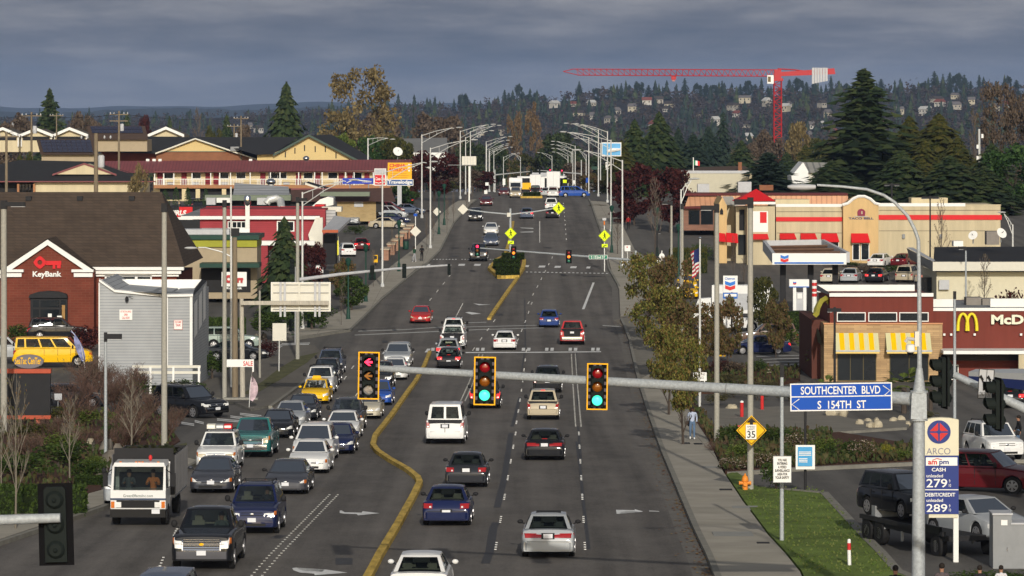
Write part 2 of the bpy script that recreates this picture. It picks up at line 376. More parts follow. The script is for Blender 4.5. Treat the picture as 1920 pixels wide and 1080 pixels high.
# markings
def ppoly(name,polys,m,off=.016):return drape([gp(p) for p in polys],off,m,name)
ppoly('turn_arrow',[[(637,958),(641,958),(646,961.2),(678,962),(680,959.2),(712,963),(671,967),(669,964.6),(646,963.9),(637,962.6)]],PAINT)
ppoly('turn_arrow',[[(548,1066),(556,1065),(566,1070.5),(604,1073),(609,1068.5),(652,1074.5),(590,1079.5),(589,1076.5),(562,1074.5),(550,1070)]],PAINT)
ppoly('turn_arrow',[[(1155,956.5),(1190,957.3),(1190,955.4),(1206,959.6),(1200,961),(1190,959.6),(1166,960),(1161,964.4),(1156,964)],[(1217,958),(1236,959),(1236,960),(1217,959.5)]],PAINT)
ppoly('turn_arrow',[[(887,569),(905,571),(920,571.2),(898,572.7)],[(872,586),(880,585),(902,588.4),(884,590)],[(975,427),(1000,427.6),(1000,429.2),(978,428)],[(974,435),(1000,434),(1000,435.7),(978,436)]],PAINT)
ppoly('stop_line',[[(873,660.4),(1000,660),(1127,659),(1127,660.6),(1000,661.8),(873,662.4)]],PAINT)
bl=[]
for x in (895.7,905.7,981.7,991.7,1025.5,1035.5,1069.5,1079.5,1112,1121.7,812,822):bl.append([(x-3,652.4),(x+3.2,652.4),(x+2.4,658),(x-3.8,658)])
for x,y in ((802,658),(772,663),(722,661),(640,668)):bl.append([(x-1,y-4),(x+6,y-4),(x,y+3),(x-6,y+3)])
ppoly('crossing_block',bl,PAINT)
ppoly('guide_line',[[(672,620.6),(760,617.6),(833,612.6),(833,613.8),(760,618.9),(672,622)],[(665,627.8),(780,622.6),(900,617.6),(1020,614.3),(1020,615.5),(900,619),(780,624.4),(665,629.3)],[(840,605.6),(912,603.8),(912,605),(840,606.9)],[(840,613.5),(1010,609.5),(1010,610.6),(840,614.8)],[(1130,610),(1165,612),(1165,613.5),(1130,611.5)]],PAINTF)
cw=[]
for x,y,w in ((803,497,6),(865.5,496.8,12),(895,496.8,12),(921,496.3,8),(988,499.3,7),(1016,500,12),(1045.5,500.5,11.5),(1075,501.3,11.5),(1103,501.8,7)):
 cw.append([(x-w/2+1,y-1.8),(x+w/2+1,y-1.8),(x+w/2-.6,y+1.8),(x-w/2-.6,y+1.8)])
for k in range(22):
 if 8<k<10:continue
 x=806+k*5.9;cw.append([(x,485.9),(x+3,485.9),(x+3,487),(x,487)])
for k in range(20):
 x=986+k*7.9;y=509.6+k*.14;cw.append([(x,y),(x+4,y),(x+4,y+1.2),(x,y+1.2)])
ppoly('crossing_block',cw,PAINT)
ppoly('lane_line',[[(1111,530),(1115,530),(1096,580),(1091,580)]],PAINT)
dots=MB()
def dot(p,r=.040):
 z=gz(p.y)+.012
 dots.box(p.x-r,p.x+r,p.y-r*1.3,p.y+r*1.3,z,z+.022,DM)
def dotline(a,b,step,gap=0,per=4,double=0.0):
 global DM
 DM=PAINTF if double else PAINT
 a,b=G(*a),G(*b);L=(b-a).length;d=(b-a)/L;s=0
 while s<L:
  n=per if gap else 1
  for k in range(n):
   q=s+k*step
   if q>L:break
   p=a+d*q
   if double:dot(p-Vector((double/2,0,0)));dot(p+Vector((double/2,0,0)))
   else:dot(p)
  s+=gap if gap else step
dotline((482,1080),(627,927),.95,0,1,.34)
dotline((929,1031),(968,806),.95,12.2,4);dotline((968,795),(987,656),.95,12.2,4)
dotline((1097,1031),(1085,806),.95,12.2,4);dotline((1084.5,800),(1075,663),.95,0,1,.30); 
dotline((868,752),(902,664),.95,0,1,.28)
dotline((360,960),(520,800),.95,12.2,4);dotline((300,1062),(345,965),.95,12.2,4);dotline((558,870),(700,735),.95,12.2,4)
dotline((612,748),(668,680),.95,12.2,4)
dotline((840,620),(868,569),.9,0,1);dotline((990,570),(1037,480),.95,12.2,4);dotline((1062,450),(1056,380),.95,12.2,4);dotline((1012,455),(1012,415),.95,0,1)
dotline((792,580),(845,515),.95,12.2,4);dotline((928,600),(884,660),.95,12.2,4)
dotline((970,640),(1000,560),.95,12.2,4)
tag(dots.build('lane_dots'),kind='structure')
# hatching at the side street mouths
hz=[]
for a,b in (((365,789),(382,793)),((407,786),(450,789.5)),((432,780.5),(477,786)),((450,775.5),(490,780)),((340,792.5),(364,796)),((312,800),(325,799))):
 for k in (0,3.2):hz.append([(a[0],a[1]-1+k*.8),(b[0],b[1]-1+k*.8),(b[0],b[1]+.4+k*.8),(a[0],a[1]+.4+k*.8)])
for k in range(8):
 y=644.5+k*2.5;hz.append([(502-k*.2,y),(581-k*1.6,y-1.6),(581-k*1.6,y-.4),(502-k*.2,y+1.2)])
ppoly('crossing_bars',hz,PAINT)
ppoly('bay_lines',[[(340,708),(430,716),(430,717.4),(340,709.4)],[(455,723),(462,712),(464,712),(458,723)]]+[[(1418+k*9,668+k*5.5),(1500,666+k*5.5),(1500,667.3+k*5.5),(1418+k*9,669.3+k*5.5)] for k in range(6)],PAINTF)
# tar seams and patches
tl=[]
def seam(pts,w=.11):
 tl.extend(band(gp(pts),w))
seam([(910,1057),(918,1035),(925,990),(930,980)],.3);seam([(932,952),(945,900),(951,860),(958,812)],.28);seam([(960,800),(975,745)],.2);seam([(1081,828),(1088,880),(1094,945),(1104,1030)],.13);seam([(1080,640),(1082,700),(1083,760)],.09);seam([(984,560),(985,655),(977,700)],.1)
seam([(640,648),(760,640),(870,645),(1000,642),(1160,650)],.2);seam([(770,582),(900,585),(1040,590),(1150,592)],.25);seam([(1084,800),(1090,870)],.12);seam([(515,1010),(528,1004)],.4);seam([(800,485),(930,484)],.12)
for c,w,h in (((645,1053),16,6),((722,641),5,2.2),((825,641),6,2.2),((852,480.5),8,1),((936,590),7,1.8)):
 tl.append(gp([(c[0]-w,c[1]-h),(c[0]+w,c[1]-h),(c[0]+w,c[1]+h),(c[0]-w,c[1]+h)]))
drape(tl,.011,TAR,'road_seams')
# dropped leaves,litter and drain covers
rn=random.Random(8);lt=MB();LEAFL=leafmat('fallen_leaves',[(.12,.05,.02),(.2,.09,.03),(.3,.2,.06)],trans=0)
for k in range(900):
 q=rn.random()*(len(rk)-6);i=int(q);p=rk[i]+(rk[i+1]-rk[i])*(q-i);p=p+Vector((-abs(rn.gauss(0,.35))+.05,0,0));z=gz(p.y)+.03;r=rn.uniform(.03,.07)
 a=rn.uniform(0,6);lt.quad((p.x+r*cos(a),p.y+r*sin(a)*2,z),(p.x-r*sin(a),p.y+r*cos(a)*2,z+.01),(p.x-r*cos(a),p.y-r*sin(a)*2,z),(p.x+r*sin(a),p.y-r*cos(a)*2,z+.01),LEAFL)
tag(lt.build('fallen_leaves'),'brown fallen leaves lying along the right gutter','leaves',kind='stuff')
def inside(x,y,P):
 c=False
 for (a,b),(e,f) in zip(P,P[1:]+P[:1]):
  if (b>y) !=(f>y) and x<(e-a)*(y-b)/(f-b)+a:c=not c
 return c
BED=[(1205,712),(1262,716),(1290,770),(1330,832),(1360,890),(1380,887),(1730,868),(1730,840),(1560,812),(1340,812),(1290,740),(1400,735),(1500,715),(1500,690),(1330,690),(1240,690)]
lt2=MB();GCV=leafmat('ground_cover_mix',[(.03,.045,.012),(.05,.07,.018),(.09,.08,.03),(.07,.04,.02)])
gm=MB()
for k in range(2600):
 px,py=rn.uniform(1370,1700),rn.uniform(905,1085);p=G(px,py)
 if (p.y>168) or px<1370+(py-905)*.8 or px>1555+(py-940)*.95:continue
 z=gz(p.y)+.16;h=rn.uniform(.03,.09);a=rn.uniform(0,3.1);dx,dy=.04*cos(a),.04*sin(a)
 gm.add([(p.x-dx,p.y-dy,z),(p.x+dx,p.y+dy,z),(p.x+rn.uniform(-.05,.05),p.y+.02,z+h)],[(0,1,2)],leafmat('grass_blades',[(.06,.11,.012),(.12,.17,.03),(.16,.17,.05)]))
tag(gm.build('grass_blades'),'longer grass tufts standing up in the verge lawn','grass',kind='stuff')
for k in range(15000):
 if k % 3:px,py=rn.uniform(1215,1560),rn.uniform(694,890)
 elif k % 2:px,py=rn.uniform(1370,1728),rn.uniform(845,884)
 else:px,py=rn.uniform(-60,338),rn.uniform(775,950)
 if not (inside(px,py,BED) or inside(px,py,BED2)) or (1350<px<1712 and 768<py<814):continue
 p=G(px,py);z=gz(p.y)+.13;h=abs(rn.gauss(0,.16))+.04;a=rn.uniform(0,6.3);r=rn.uniform(.05,.13);lt2.add([(p.x-r*cos(a),p.y-r*sin(a),z+h),(p.x+.02,p.y-r,z+h*.3),(p.x+r*cos(a),p.y+r*sin(a),z+h+.03),(p.x,p.y+r,z+h+.1)],[(0,1,2,3)],GCV)
tag(lt2.build('ground_cover'),'low green and brown ground cover in the planting beds','ground cover',kind='stuff')
# yellow kerb islands
def island(pts,w,name,label):
 o=drape(band(gp(pts),w),.19,M_['yellow'],name,kind=None,h=.19);tag(o,label,'median kerb','yellow median kerbs')
 return o
island([(672,1120),(695,1078),(745,990),(775,935),(787,910),(783,900),(765,885),(730,865),(708,850),(699,838),(704,820),(735,780),(770,730),(795,690),(806,662)],.27,'median_kerb','long yellow kerb that bends twice between the two carriageways')
island([(917,600),(940,566),(958,540),(970,523)],.34,'median_kerb','short straight yellow kerb leading up to the planted island')
island([(948,476),(955,455),(959,436),(962,417)],.36,'median_kerb','narrow yellow kerb running on beyond the planted island')
isl=gp([(918,507),(933,490),(955,478),(983,492),(981,505),(970,522),(936,523)])
o=drape([isl],.30,BARK,'traffic_island',kind=None,h=.3,skirt=M_['yellow']);tag(o,'yellow edged planted traffic island in the middle of the road','traffic island')
drape(band(isl+[isl[0]],.4),.34,M_['yellow'],'kerb_edge',kind=None,h=.33).parent=o
isl2=gp([(976,371.6),(1017,371.6),(1013,366),(980,366)])
o2=drape([isl2],.3,M_['yellow'],'traffic_island',kind=None,h=.3);tag(o2,'small distant planted traffic island with a yellow edge','traffic island')
# ---------------------------------------------------------------- vehicles
def paint(name,col,metal=.05,rough=.5):return mat('paint_'+name,col,rough,metal*.3,var=.05,coat=.7,scale=.8,spec=.06)
PT=dict(black=paint('black',(.008,.009,.012)),navy=paint('navy',(.008,.014,.06)),bright=paint('bright_blue',(.015,.07,.33)),grey=paint('graphite',(.045,.048,.06)),dgrey=paint('dark_graphite',(.02,.022,.028)),
silver=paint('silver',(.36,.38,.40),.45),white=paint('white',(.74,.74,.73),0,.35),beige=paint('champagne',(.42,.36,.26),.35),red=paint('red',(.42,.02,.02),.1),maroon=paint('maroon',(.10,.008,.012)),
teal=paint('teal',(.02,.15,.145)),yellow=paint('yellow',(.80,.47,.0),0,.4),sage=paint('sage',(.24,.30,.27),.35),cream=paint('cream',(.5,.46,.36),.2),slate=paint('slate_blue',(.07,.09,.14)),brown=paint('brown',(.12,.07,.05)),royal=paint('royal_blue',(.02,.05,.20)))
# name:L W H clearance belt | profile of the lower body top,from rear (0) to front (1) | cabin rear base,rear top,front top,front base | wheel radius,wheel y
BODY={
'sedan':dict(L=4.75,W=1.8,H=1.44,zb=.19,belt=.92,top=[(0,.62),(.012,.78),(.03,.94),(.17,.97),(.30,.93),(.68,.92),(.72,.93),(.93,.76),(.985,.66),(1,.52)],cab=(-1.86,-1.02,.38,1.18),wr=.32,wy=(-1.36,1.40),wt=.60),
'hatch':dict(L=4.25,W=1.72,H=1.49,zb=.19,belt=.93,top=[(0,.60),(.012,.80),(.03,.93),(.10,.95),(.30,.93),(.72,.93),(.76,.93),(.93,.78),(.985,.68),(1,.52)],cab=(-1.98,-1.35,.45,1.30),wr=.31,wy=(-1.28,1.33),wt=.60),
'suv':dict(L=4.65,W=1.86,H=1.74,zb=.25,belt=1.08,top=[(0,.66),(.012,.90),(.03,1.04),(.10,1.08),(.30,1.08),(.68,1.08),(.71,1.08),(.93,.96),(.985,.86),(1,.60)],cab=(-2.22,-1.98,.42,1.05),wr=.36,wy=(-1.36,1.38),wt=.66),
'van':dict(L=5.6,W=2.0,H=2.08,zb=.27,belt=1.26,top=[(0,.60),(.010,1.0),(.02,1.24),(.10,1.26),(.30,1.26),(.78,1.26),(.81,1.25),(.95,1.08),(.985,.95),(1,.60)],cab=(-2.70,-2.60,1.00,1.72),wr=.36,wy=(-1.75,1.75),wt=.78),
'minivan':dict(L=5.0,W=1.95,H=1.75,zb=.20,belt=1.04,top=[(0,.60),(.012,.90),(.03,1.02),(.10,1.04),(.30,1.04),(.76,1.04),(.80,1.03),(.94,.86),(.985,.76),(1,.52)],cab=(-2.38,-2.12,.60,1.55),wr=.33,wy=(-1.5,1.5),wt=.66),
'pickup':dict(L=5.6,W=1.98,H=1.84,zb=.30,belt=1.20,top=[(0,.62),(.008,1.0),(.02,1.19),(.10,1.20),(.30,1.20),(.66,1.20),(.69,1.21),(.95,1.13),(.99,1.06),(1,.66)],cab=(-.86,-.70,.42,1.05),wr=.39,wy=(-1.75,1.78),wt=.70),
}
def lerp_top(tp,u):
 for (a,x),(b,y) in zip(tp,tp[1:]):
  if u<=b:return x+(y-x)*(u-a)/(b-a)
 return tp[-1][1]
def smoothstep(a,b,x):
 t=max(0,min(1,(x-a)/(b-a)));return t*t*(3-2*t)
def make_car(body,colour,label,cat,opt=()):
 """local frame: nose towards +Y, ground at z=0"""
 B=dict(BODY[body]);L,Wd,H,zb,belt=B['L'],B['W'],B['H'],B['zb'],B['belt'];pm=PT[colour];r=B['wr'];ra=r+.06
 NAMES={'sedan':'sedan_car','hatch':'hatchback_car','suv':'off_road_car','van':'passenger_van','minivan':'minivan','pickup':'pickup_truck'}
 root=thing(NAMES[body],label,cat)
 trim=M_['trim'] if 'trim' in opt else pm
 # --- lower body
 ys=[-L/2,-L/2+.02,-L/2+.07,-L/2+.16,-L/2+.35]
 for wy in B['wy']:
  ys+=[wy+ra*cos(a) for a in (pi,pi*.93,pi*.82,pi*.68,pi*.5,pi*.32,pi*.18,pi*.07,0)]
  ys+=[wy-ra-.02,wy+ra+.02]
 ys+=[L/2-.35,L/2-.16,L/2-.07,L/2-.02,L/2,B['cab'][3]+.05,B['cab'][0]-.02,0]
 ys=sorted(set(round(y,4) for y in ys if -L/2<=y<=L/2))
 q=[ys[0]]
 for y in ys[1:]:
  if y-q[-1]>.012:q.append(y)
 ys=q;ys[-1]=L/2
 mb=MB();rings=[];bed=body=='pickup'
 for y in ys:
  u=(y+L/2)/L;zt=lerp_top(B['top'],u)
  ef=smoothstep(0,.42,L/2-y);er=smoothstep(0,.30,L/2+y);nz=.16 if body in ('pickup','suv','van') else .26
  w=Wd/2*(1-nz+nz*sin(min(1,(L/2-y)/.44)*pi/2)**.75)*(.92+.08*sin(min(1,(L/2+y)/.3)*pi/2)**.8)
  z0=zb+(1-ef)*.04+(1-er)*.06;za=z0;inwell=False
  for wy in B['wy']:
   if abs(y-wy)<ra:za=max(za,r+sqrt(max(ra*ra-(y-wy)**2,0)));inwell=True
  zs=z0+(zt-z0)*.42;zs=max(zs,za+.035);zc=max(z0+(zt-z0)*.74,zs+.03)
  bedz=.72 if (bed and -L/2+.10<y<B['cab'][0]-.02) else None
  pts=[(0,z0),(w*.70,z0),(w*.72,za),(w*.955,za),(w*.985,za+.03),(w*1.0,zs),(w*.985,zc),(w*.95,zt-.045),(w*.88,zt-.008)]
  if bedz:pts+=[(w*.86,zt-.01),(w*.85,bedz),(0,bedz)]
  else:pts+=[(w*.70,zt+.012),(w*.4,zt+.025),(0,zt+.03)]
  rings.append((y,pts))
 n=len(rings[0][1])
 for i in range(len(rings)-1):
  (ya,A),(yb,Bq)=rings[i],rings[i+1];ym=(ya+yb)/2
  for k in range(n-1):
   m_=pm
   if k<3:m_=M_['blk']
   if k==3 :m_=trim
   if k==4 and 'trim' in opt:m_=trim
   if 'two' in opt and k in (4,):m_=PT['silver']
   if k>=n-4 and B['cab'][0]<ym<B['cab'][3]-.02:m_=M_['interior']
   if bed and k>=n-3 and ym<B['cab'][0]:m_=M_['trim']
   a,b,c,d=A[k],A[k+1],Bq[k+1],Bq[k]
   mb.quad((a[0],ya,a[1]),(b[0],ya,b[1]),(c[0],yb,c[1]),(d[0],yb,d[1]),m_)
   mb.quad((-a[0],ya,a[1]),(-d[0],yb,d[1]),(-c[0],yb,c[1]),(-b[0],ya,b[1]),m_)
 for idx in (0,-1):
  y,A=rings[idx];P=[(x,y,z) for x,z in A]+[(-x,y,z) for x,z in reversed(A[:-1])][:-1]
  mb.add(P,[tuple(range(len(P)))],pm)
 # --- cabin:grids with openings for the panes
 yr0,yr1,yf1,yf0=B['cab'];wb=Wd/2*.90;wtop=B['wt'];zt0=belt+.005;zt1=H-.055
 bulge=.10
 def ringpt(t,side,v): # front/back surfaces
  pass
 panes=[];pil=MB();pin=pm
 def panel(f,us,vs,name,hole):
  g=[[f(u,v) for u in us] for v in vs]
  pane=MB()
  for j in range(len(vs)-1):
   for i in range(len(us)-1):
    qd=(g[j][i],g[j][i+1],g[j+1][i+1],g[j+1][i])
    if hole(i,j):pane.quad(*qd,GLASS)
    else:pil.quad(*qd,pin)
  if pane.v:panes.append((name,pane))
 def front(u,v):
  x=(u*2-1);y=yf0+(yf1-yf0)*v+bulge*(1-x*x)*(1-.4*v) - bulge*.5;z=zt0+(zt1-zt0)*v
  return Vector((x*(wb+(wtop-wb)*v)*.985,y,z))
 def back(u,v):
  x=(u*2-1);y=yr0+(yr1-yr0)*v - .06*(1-x*x)+.03;z=zt0+(zt1-zt0)*v
  return Vector((x*(wb+(wtop-wb)*v)*.985,y,z))
 us=[0,.055,.25,.5,.75,.945,1];vs=[0,.05,.5,.93,1]
 inside=lambda i,j:0<i<5 and 0<j<3
 panel(front,us,vs,'windscreen',inside)
 if body=='van' and 'cargo' not in opt:
  panel(back,[0,.09,.25,.465,.535,.75,.91,1],[0,.08,.5,.86,1],'rear_window',lambda i,j:i in (1,2,4,5) and 0<j<3)
 else:
  lo=.10 if body in ('suv','minivan','van') else .05
  panel(back,[0,.08,.25,.5,.75,.92,1],[0,lo,.5,.90,1],'rear_window',inside)
 for s in (-1,1):
  def side(u,v,s=s):
   a=back(0 if s<0 else 1,v);b=front(0 if s<0 else 1,v);p=a.lerp(b,u);p.x+=s*.05*sin(pi*v)*sin(pi*u)**.5*.6
   return p
  if body=='sedan':cuts,hole=[0,.10,.40,.435,.90,1],(1,3)
  elif body=='hatch':cuts,hole=[0,.10,.46,.49,.90,1],(1,3)
  elif body=='suv':cuts,hole=[0,.05,.26,.285,.56,.585,.92,1],(1,3,5)
  elif body in ('van','minivan'):cuts,hole=[0,.035,.16,.19,.42,.45,.66,.69,.93,1],(1,3,5,7)
  else:cuts,hole=[0,.07,.42,.46,.90,1],(1,3)
  vv=[0,.10,.55,.90,1]
  # one pane mesh per opening
  g=[[side(u,v) for u in cuts] for v in vv]
  for i in range(len(cuts)-1):
   pane=MB()
   for j in range(len(vv)-1):
    qd=(g[j][i],g[j][i+1],g[j+1][i+1],g[j+1][i])
    if i in hole and 0<j<3:pane.quad(*qd,GLASS)
    else:pil.quad(*qd,pin)
   if pane.v:panes.append(('side_window',pane))
 # roof
 NX,NY=6,5
 def roof(u,v):
  f,b=front(u,1),back(u,1);p=b.lerp(f,v);x=u*2-1
  p.z+=(.055*(1-x**4))*(1-(2*v-1)**6);return p
 for j in range(NY*2):
  for i in range(NX*2):
   a=[(i/(NX*2),j/(NY*2)),((i+1)/(NX*2),j/(NY*2)),((i+1)/(NX*2),(j+1)/(NY*2)),(i/(NX*2),(j+1)/(NY*2))]
   pil.quad(*[roof(*t) for t in a],pin)
 mb.build('body',root,smooth=32,local=True,recalc=True)
 pil.build('cabin',root,smooth=32,local=True,recalc=True)
 for nme,p in panes:p.build(nme,root,smooth=60,local=True)
 # --- seats and dashboard
 sm=M_['seatb'] if 'beigeseat' in opt else M_['seat'];zs=belt-.25
 if 'far' not in opt:
  for x in (-.38,.38):
   st=MB();st.hexa([(x-.24,-.15,zs),(x+.24,-.15,zs),(x+.24,-.02,zs),(x-.24,-.02,zs),(x-.20,-.30,belt+.16),(x+.20,-.30,belt+.16),(x+.20,-.20,belt+.16),(x-.20,-.20,belt+.16)],sm)
   st.box(x-.12,x+.12,-.33,-.22,belt+.13,belt+.33,sm);st.build('front_seat',root,local=True)
  yb=max(yr1-.1,-1.3) if body !='pickup' else -.62
  st=MB();st.box(-.60,.60,yb-.05,yb+.08,belt-.2,belt+.08,sm)
  for x in (-.38,.38):st.box(x-.13,x+.13,yb-.04,yb+.05,belt+.06,belt+.24,sm)
  st.build('rear_seat',root,local=True)
 d=MB();d.hexa([(-wb*.9,yf0-.45,belt-.1),(wb*.9,yf0-.45,belt-.1),(wb*.9,yf0-.12,belt-.1),(-wb*.9,yf0-.12,belt-.1),(-wb*.9,yf0-.45,belt+.07),(wb*.9,yf0-.45,belt+.07),(wb*.9,yf0-.12,belt+.04),(-wb*.9,yf0-.12,belt+.04)],M_['interior'])
 d.build('dashboard',root,local=True)
 # --- wheels
 for wy in B['wy']:
  for s in (-1,1):
   t=MB();x=s*(Wd/2-.115)
   t.lathe([(r*.62,-.10),(r*.90,-.105),(r,-.075),(r,.075),(r*.90,.105),(r*.62,.10)],(0,0,0),M_['rubber'],20,'x')
   w=t.build('wheel',root,smooth=35,local=True);w.location=(x,wy,r)
   rr=MB();q=s*.085
   rr.lathe([(r*.64,-.02),(r*.62,.02)],(q,0,0),M_['dark'],18,'x')
   for k in range(6):
    a=k*pi/3;c_,s_=cos(a),sin(a)
    def R(yy,zz,xx):return (q+s*xx,yy*c_-zz*s_,yy*s_+zz*c_)
    rr.hexa([R(-.03,0,.02),R(.03,0,.02),R(.055,r*.60,.022),R(-.055,r*.60,.022),R(-.03,0,.045),R(.03,0,.045),R(.055,r*.60,.03),R(-.055,r*.60,.03)],M_['rim'])
   rr.lathe([(r*.66,-.01),(r*.66,.032),(r*.56,.03),(r*.56,-.01)],(q if s>0 else q-.022,0,0),M_['rim'],18,'x')
   rr.build('rim',w,local=True)
 # --- front end:lamps and grille follow the bodywork
 T=lambda y:lerp_top(B['top'],(y+L/2)/L)
 def dplan(x,front):
  x=abs(x)/(Wd/2*.975);a,n_,e_=(nz,.44,.75) if front else (.08,.3,.8)
  if x<=1-a:return 0
  return n_*math.asin(min(1,((x-1+a)/a)**(1/e_)))*2/pi
 def dprof(z,front):
  d=0
  while d<.5 and T((L/2-d) if front else (-L/2+d))<z+.035:d+=.01
  return d
 def patch(mb,x0,x1,z0,z1,front,m,nx=6,nz_=3,off=.014,slant=0):
  vs=[]
  for j in range(nz_+1):
   for i in range(nx+1):
    u=i/nx;x=x0+(x1-x0)*u;z=z0+(z1-z0)*j/nz_+slant*u;d=max(dplan(x,front),dprof(z,front))-off;vs.append((x,(L/2-d) if front else (-L/2+d),z))
  mb.add(vs,[(j*(nx+1)+i,j*(nx+1)+i+1,(j+1)*(nx+1)+i+1,(j+1)*(nx+1)+i) for j in range(nz_) for i in range(nx)],m)
 hz=T(L/2-.16)-.07;nose=L/2
 big=body in ('pickup','suv','van')
 gh=.36 if body=='pickup' else (.16 if big else .10)
 g=MB();gw=.36*Wd/1.8 if not big else (.44 if body !='pickup' else .60)*Wd/1.98
 gz0=hz-gh;nb=2 if body !='pickup' else 6
 bars=M_['chrome'] if ('chrome' in opt or body=='pickup') else M_['trim']
 patch(g,-gw,gw,gz0,hz+.02,True,M_['blk'])
 for k in range(nb):z=gz0+(hz+.02-gz0)*(k+.5)/nb;patch(g,-gw+.02,gw-.02,z-.012,z+.012,True,bars,off=.03,nz_=1)
 if 'chrome' in opt:
  for z in (gz0-.02,hz+.01)+((gz0+gh/2,) if body=='pickup' else ()):patch(g,-gw-.02,gw+.02,z,z+.03,True,M_['chrome'],off=.035,nz_=1)
  for x in (-gw-.02,gw-.01):patch(g,x,x+.03,gz0,hz+.02,True,M_['chrome'],2,off=.035)
 g.ball((0,nose-dprof(hz,True)*.6+.03,gz0+gh*.55),.08,.02,.045,M_['signy'] if body=='pickup' and colour=='black' else M_['chrome'],10,6)
 g.build('grille',root,local=True)
 lb=MB();patch(lb,-Wd*.27,Wd*.27,zb+.07,zb+.17,True,M_['blk']);lb.build('air_intake',root,local=True)
 pg_=MB();zg=zb+.24;patch(pg_,-Wd*.47,Wd*.47,gz0-.05,gz0-.035,True,M_['trim'],10,1);patch(pg_,-Wd*.47,Wd*.47,zb+.38,zb+.395,False,M_['trim'],10,1)
 if body in ('sedan','hatch'):patch(pg_,-Wd*.36,Wd*.36,T(-L/2+.14)-.03,T(-L/2+.14)-.018,False,M_['trim'],6,1)
 pg_.build('panel_gap',root,local=True)
 if 'chrome' in opt and big or 'bumper' in opt:
  bb=MB();bm_=M_['chrome'] if 'grey_bumper' not in opt else mat('bumper_grey',(.07,.07,.08),.5)
  patch(bb,-Wd*.48,Wd*.48,zb+.10,zb+.34,True,bm_,12,3,.05);bb.build('front_bumper',root,smooth=40,local=True)
 hl=M_['lensy'] if 'oldlens' in opt else M_['lens']
 hh=.30 if body=='pickup' else (.18 if big else .135)
 for s in (-1,1):
  h=MB();xi,xo=gw+.03,Wd/2*.955;cut_=xi+(xo-xi)*.80
  patch(h,s*xi,s*cut_,hz-hh,hz+.02,True,hl,6,3,.02,.02)
  if body=='pickup':patch(h,s*xi,s*cut_,hz-hh*.55,hz-hh*.48,True,M_['blk'],4,1,.026,.01)
  ho=h.build('headlight',root,smooth=50,local=True)
  a=MB();patch(a,s*cut_,s*xo,hz-hh+.02,hz+.04,True,M_['amber'] if 'amber' in opt or body=='pickup' else hl,4,3,.02);a.build('indicator',ho,smooth=50,local=True)
 pl=MB();pl.box(-.15,.15,nose+.01 if 'bumper' not in opt else nose+.06,nose+.03 if 'bumper' not in opt else nose+.075,zb+.22,zb+.37,M_['plate']); 
 nf=MB();yq=nose+.032 if 'bumper' not in opt else nose+.077
 pl.build('number_plate',root,local=True)
 # --- rear end
 rear=-L/2;rz_=T(rear+.14)
 lit=M_['taillit'] if 'braking' in opt else M_['tail']
 for s in (-1,1):
  t=MB();xo=Wd/2*.972
  if body in ('suv','van','minivan','pickup'):zl,zh=rz_-.38,rz_-.02;xi=xo-.19
  elif 'wide' in opt:zl,zh=rz_-.24,rz_-.09;xi=.0
  else:zl,zh=rz_-.25,rz_-.07;xi=xo-.36
  patch(t,s*xi,s*xo,zl,zh,False,lit,8,3,.035,.012)
  if 'wide' not in opt:patch(t,s*(xi+.04),s*(xi+.11),zl+.03,zl+.09,False,M_['lens'],2,1,.042)
  t.build('tail_light',root,smooth=50,local=True)
 pr=MB();pz=rz_-.24 if body in ('sedan','pickup') else rz_-.36
 if 'lowplate' in opt:pz=zb+.30
 pr.box(-.22,.22,rear-.012,rear+.05,pz-.03,pz+.17,M_['trim']);pr.box(-.155,.155,rear-.026,rear+.03,pz-.005,pz+.145,M_['plate']);pr.build('rear_number_plate',root,local=True)
 rb=MB();patch(rb,-Wd*.47,Wd*.47,zb+.12,zb+.36,False,M_['chrome'] if body=='pickup' else (M_['trim'] if 'trim' in opt else pm),12,3,.045);rb.build('rear_bumper',root,smooth=30,local=True)
 if 'braking' in opt or 'highstop' in opt:
  st3=MB();st3.box(-.12,.12,yr1-.045 if body in('suv','van','minivan') else yr0+.25,yr1-.01 if body in('suv','van','minivan') else yr0+.29,(zt1-.01) if body in('suv','van','minivan') else belt+.06,(zt1+.03) if body in('suv','van','minivan') else belt+.10,M_['taillit']);st3.build('brake_light',root,local=True)
 if body=='van':
  v=MB();v.box(-.012,.012,rear-.012,rear+.03,zb+.25,belt,M_['trim']);v.build('door_gap',root,local=True)
 if body=='pickup':
  tg=MB();tg.box(-.30,.30,rear-.012,rear+.02,.98,1.06,M_['trim']);tg.build('tailgate_handle',root,local=True)
 # --- mirrors,handles,seams,racks
 for s in (-1,1):
  m2=MB();x0=s*(Wd/2*.93);yy=yf0-.32
  big2=.05 if big else 0
  m2.ball((s*(Wd/2+.09),yy,belt+.09+big2),.105,.07,.075+big2,pm if body in('sedan','hatch','minivan') and 'darkmirror' not in opt else M_['trim'],10,6)
  m2.tube((x0,yy,belt+.02),(s*(Wd/2+.05),yy,belt+.06),.03,.03,M_['trim'],6)
  m2.build('wing_mirror',root,smooth=60,local=True)
 if 'seams' in opt:
  for s in (-1,1):
   sm_=MB()
   for y in ([yf0-.35,-.15,-1.05] if body !='van' else [1.25,.35,-.6]):
    sm_.box(s*Wd/2*.985-.012,s*Wd/2*.985+.012,y-.012,y+.012,zb+.12,belt-.03,M_['trim'])
   for y in (-.05,-.95):sm_.box(s*Wd/2-.012,s*Wd/2+.016,y,y+.16,belt-.17,belt-.13,pm)
   sm_.build('door_seams',root,local=True)
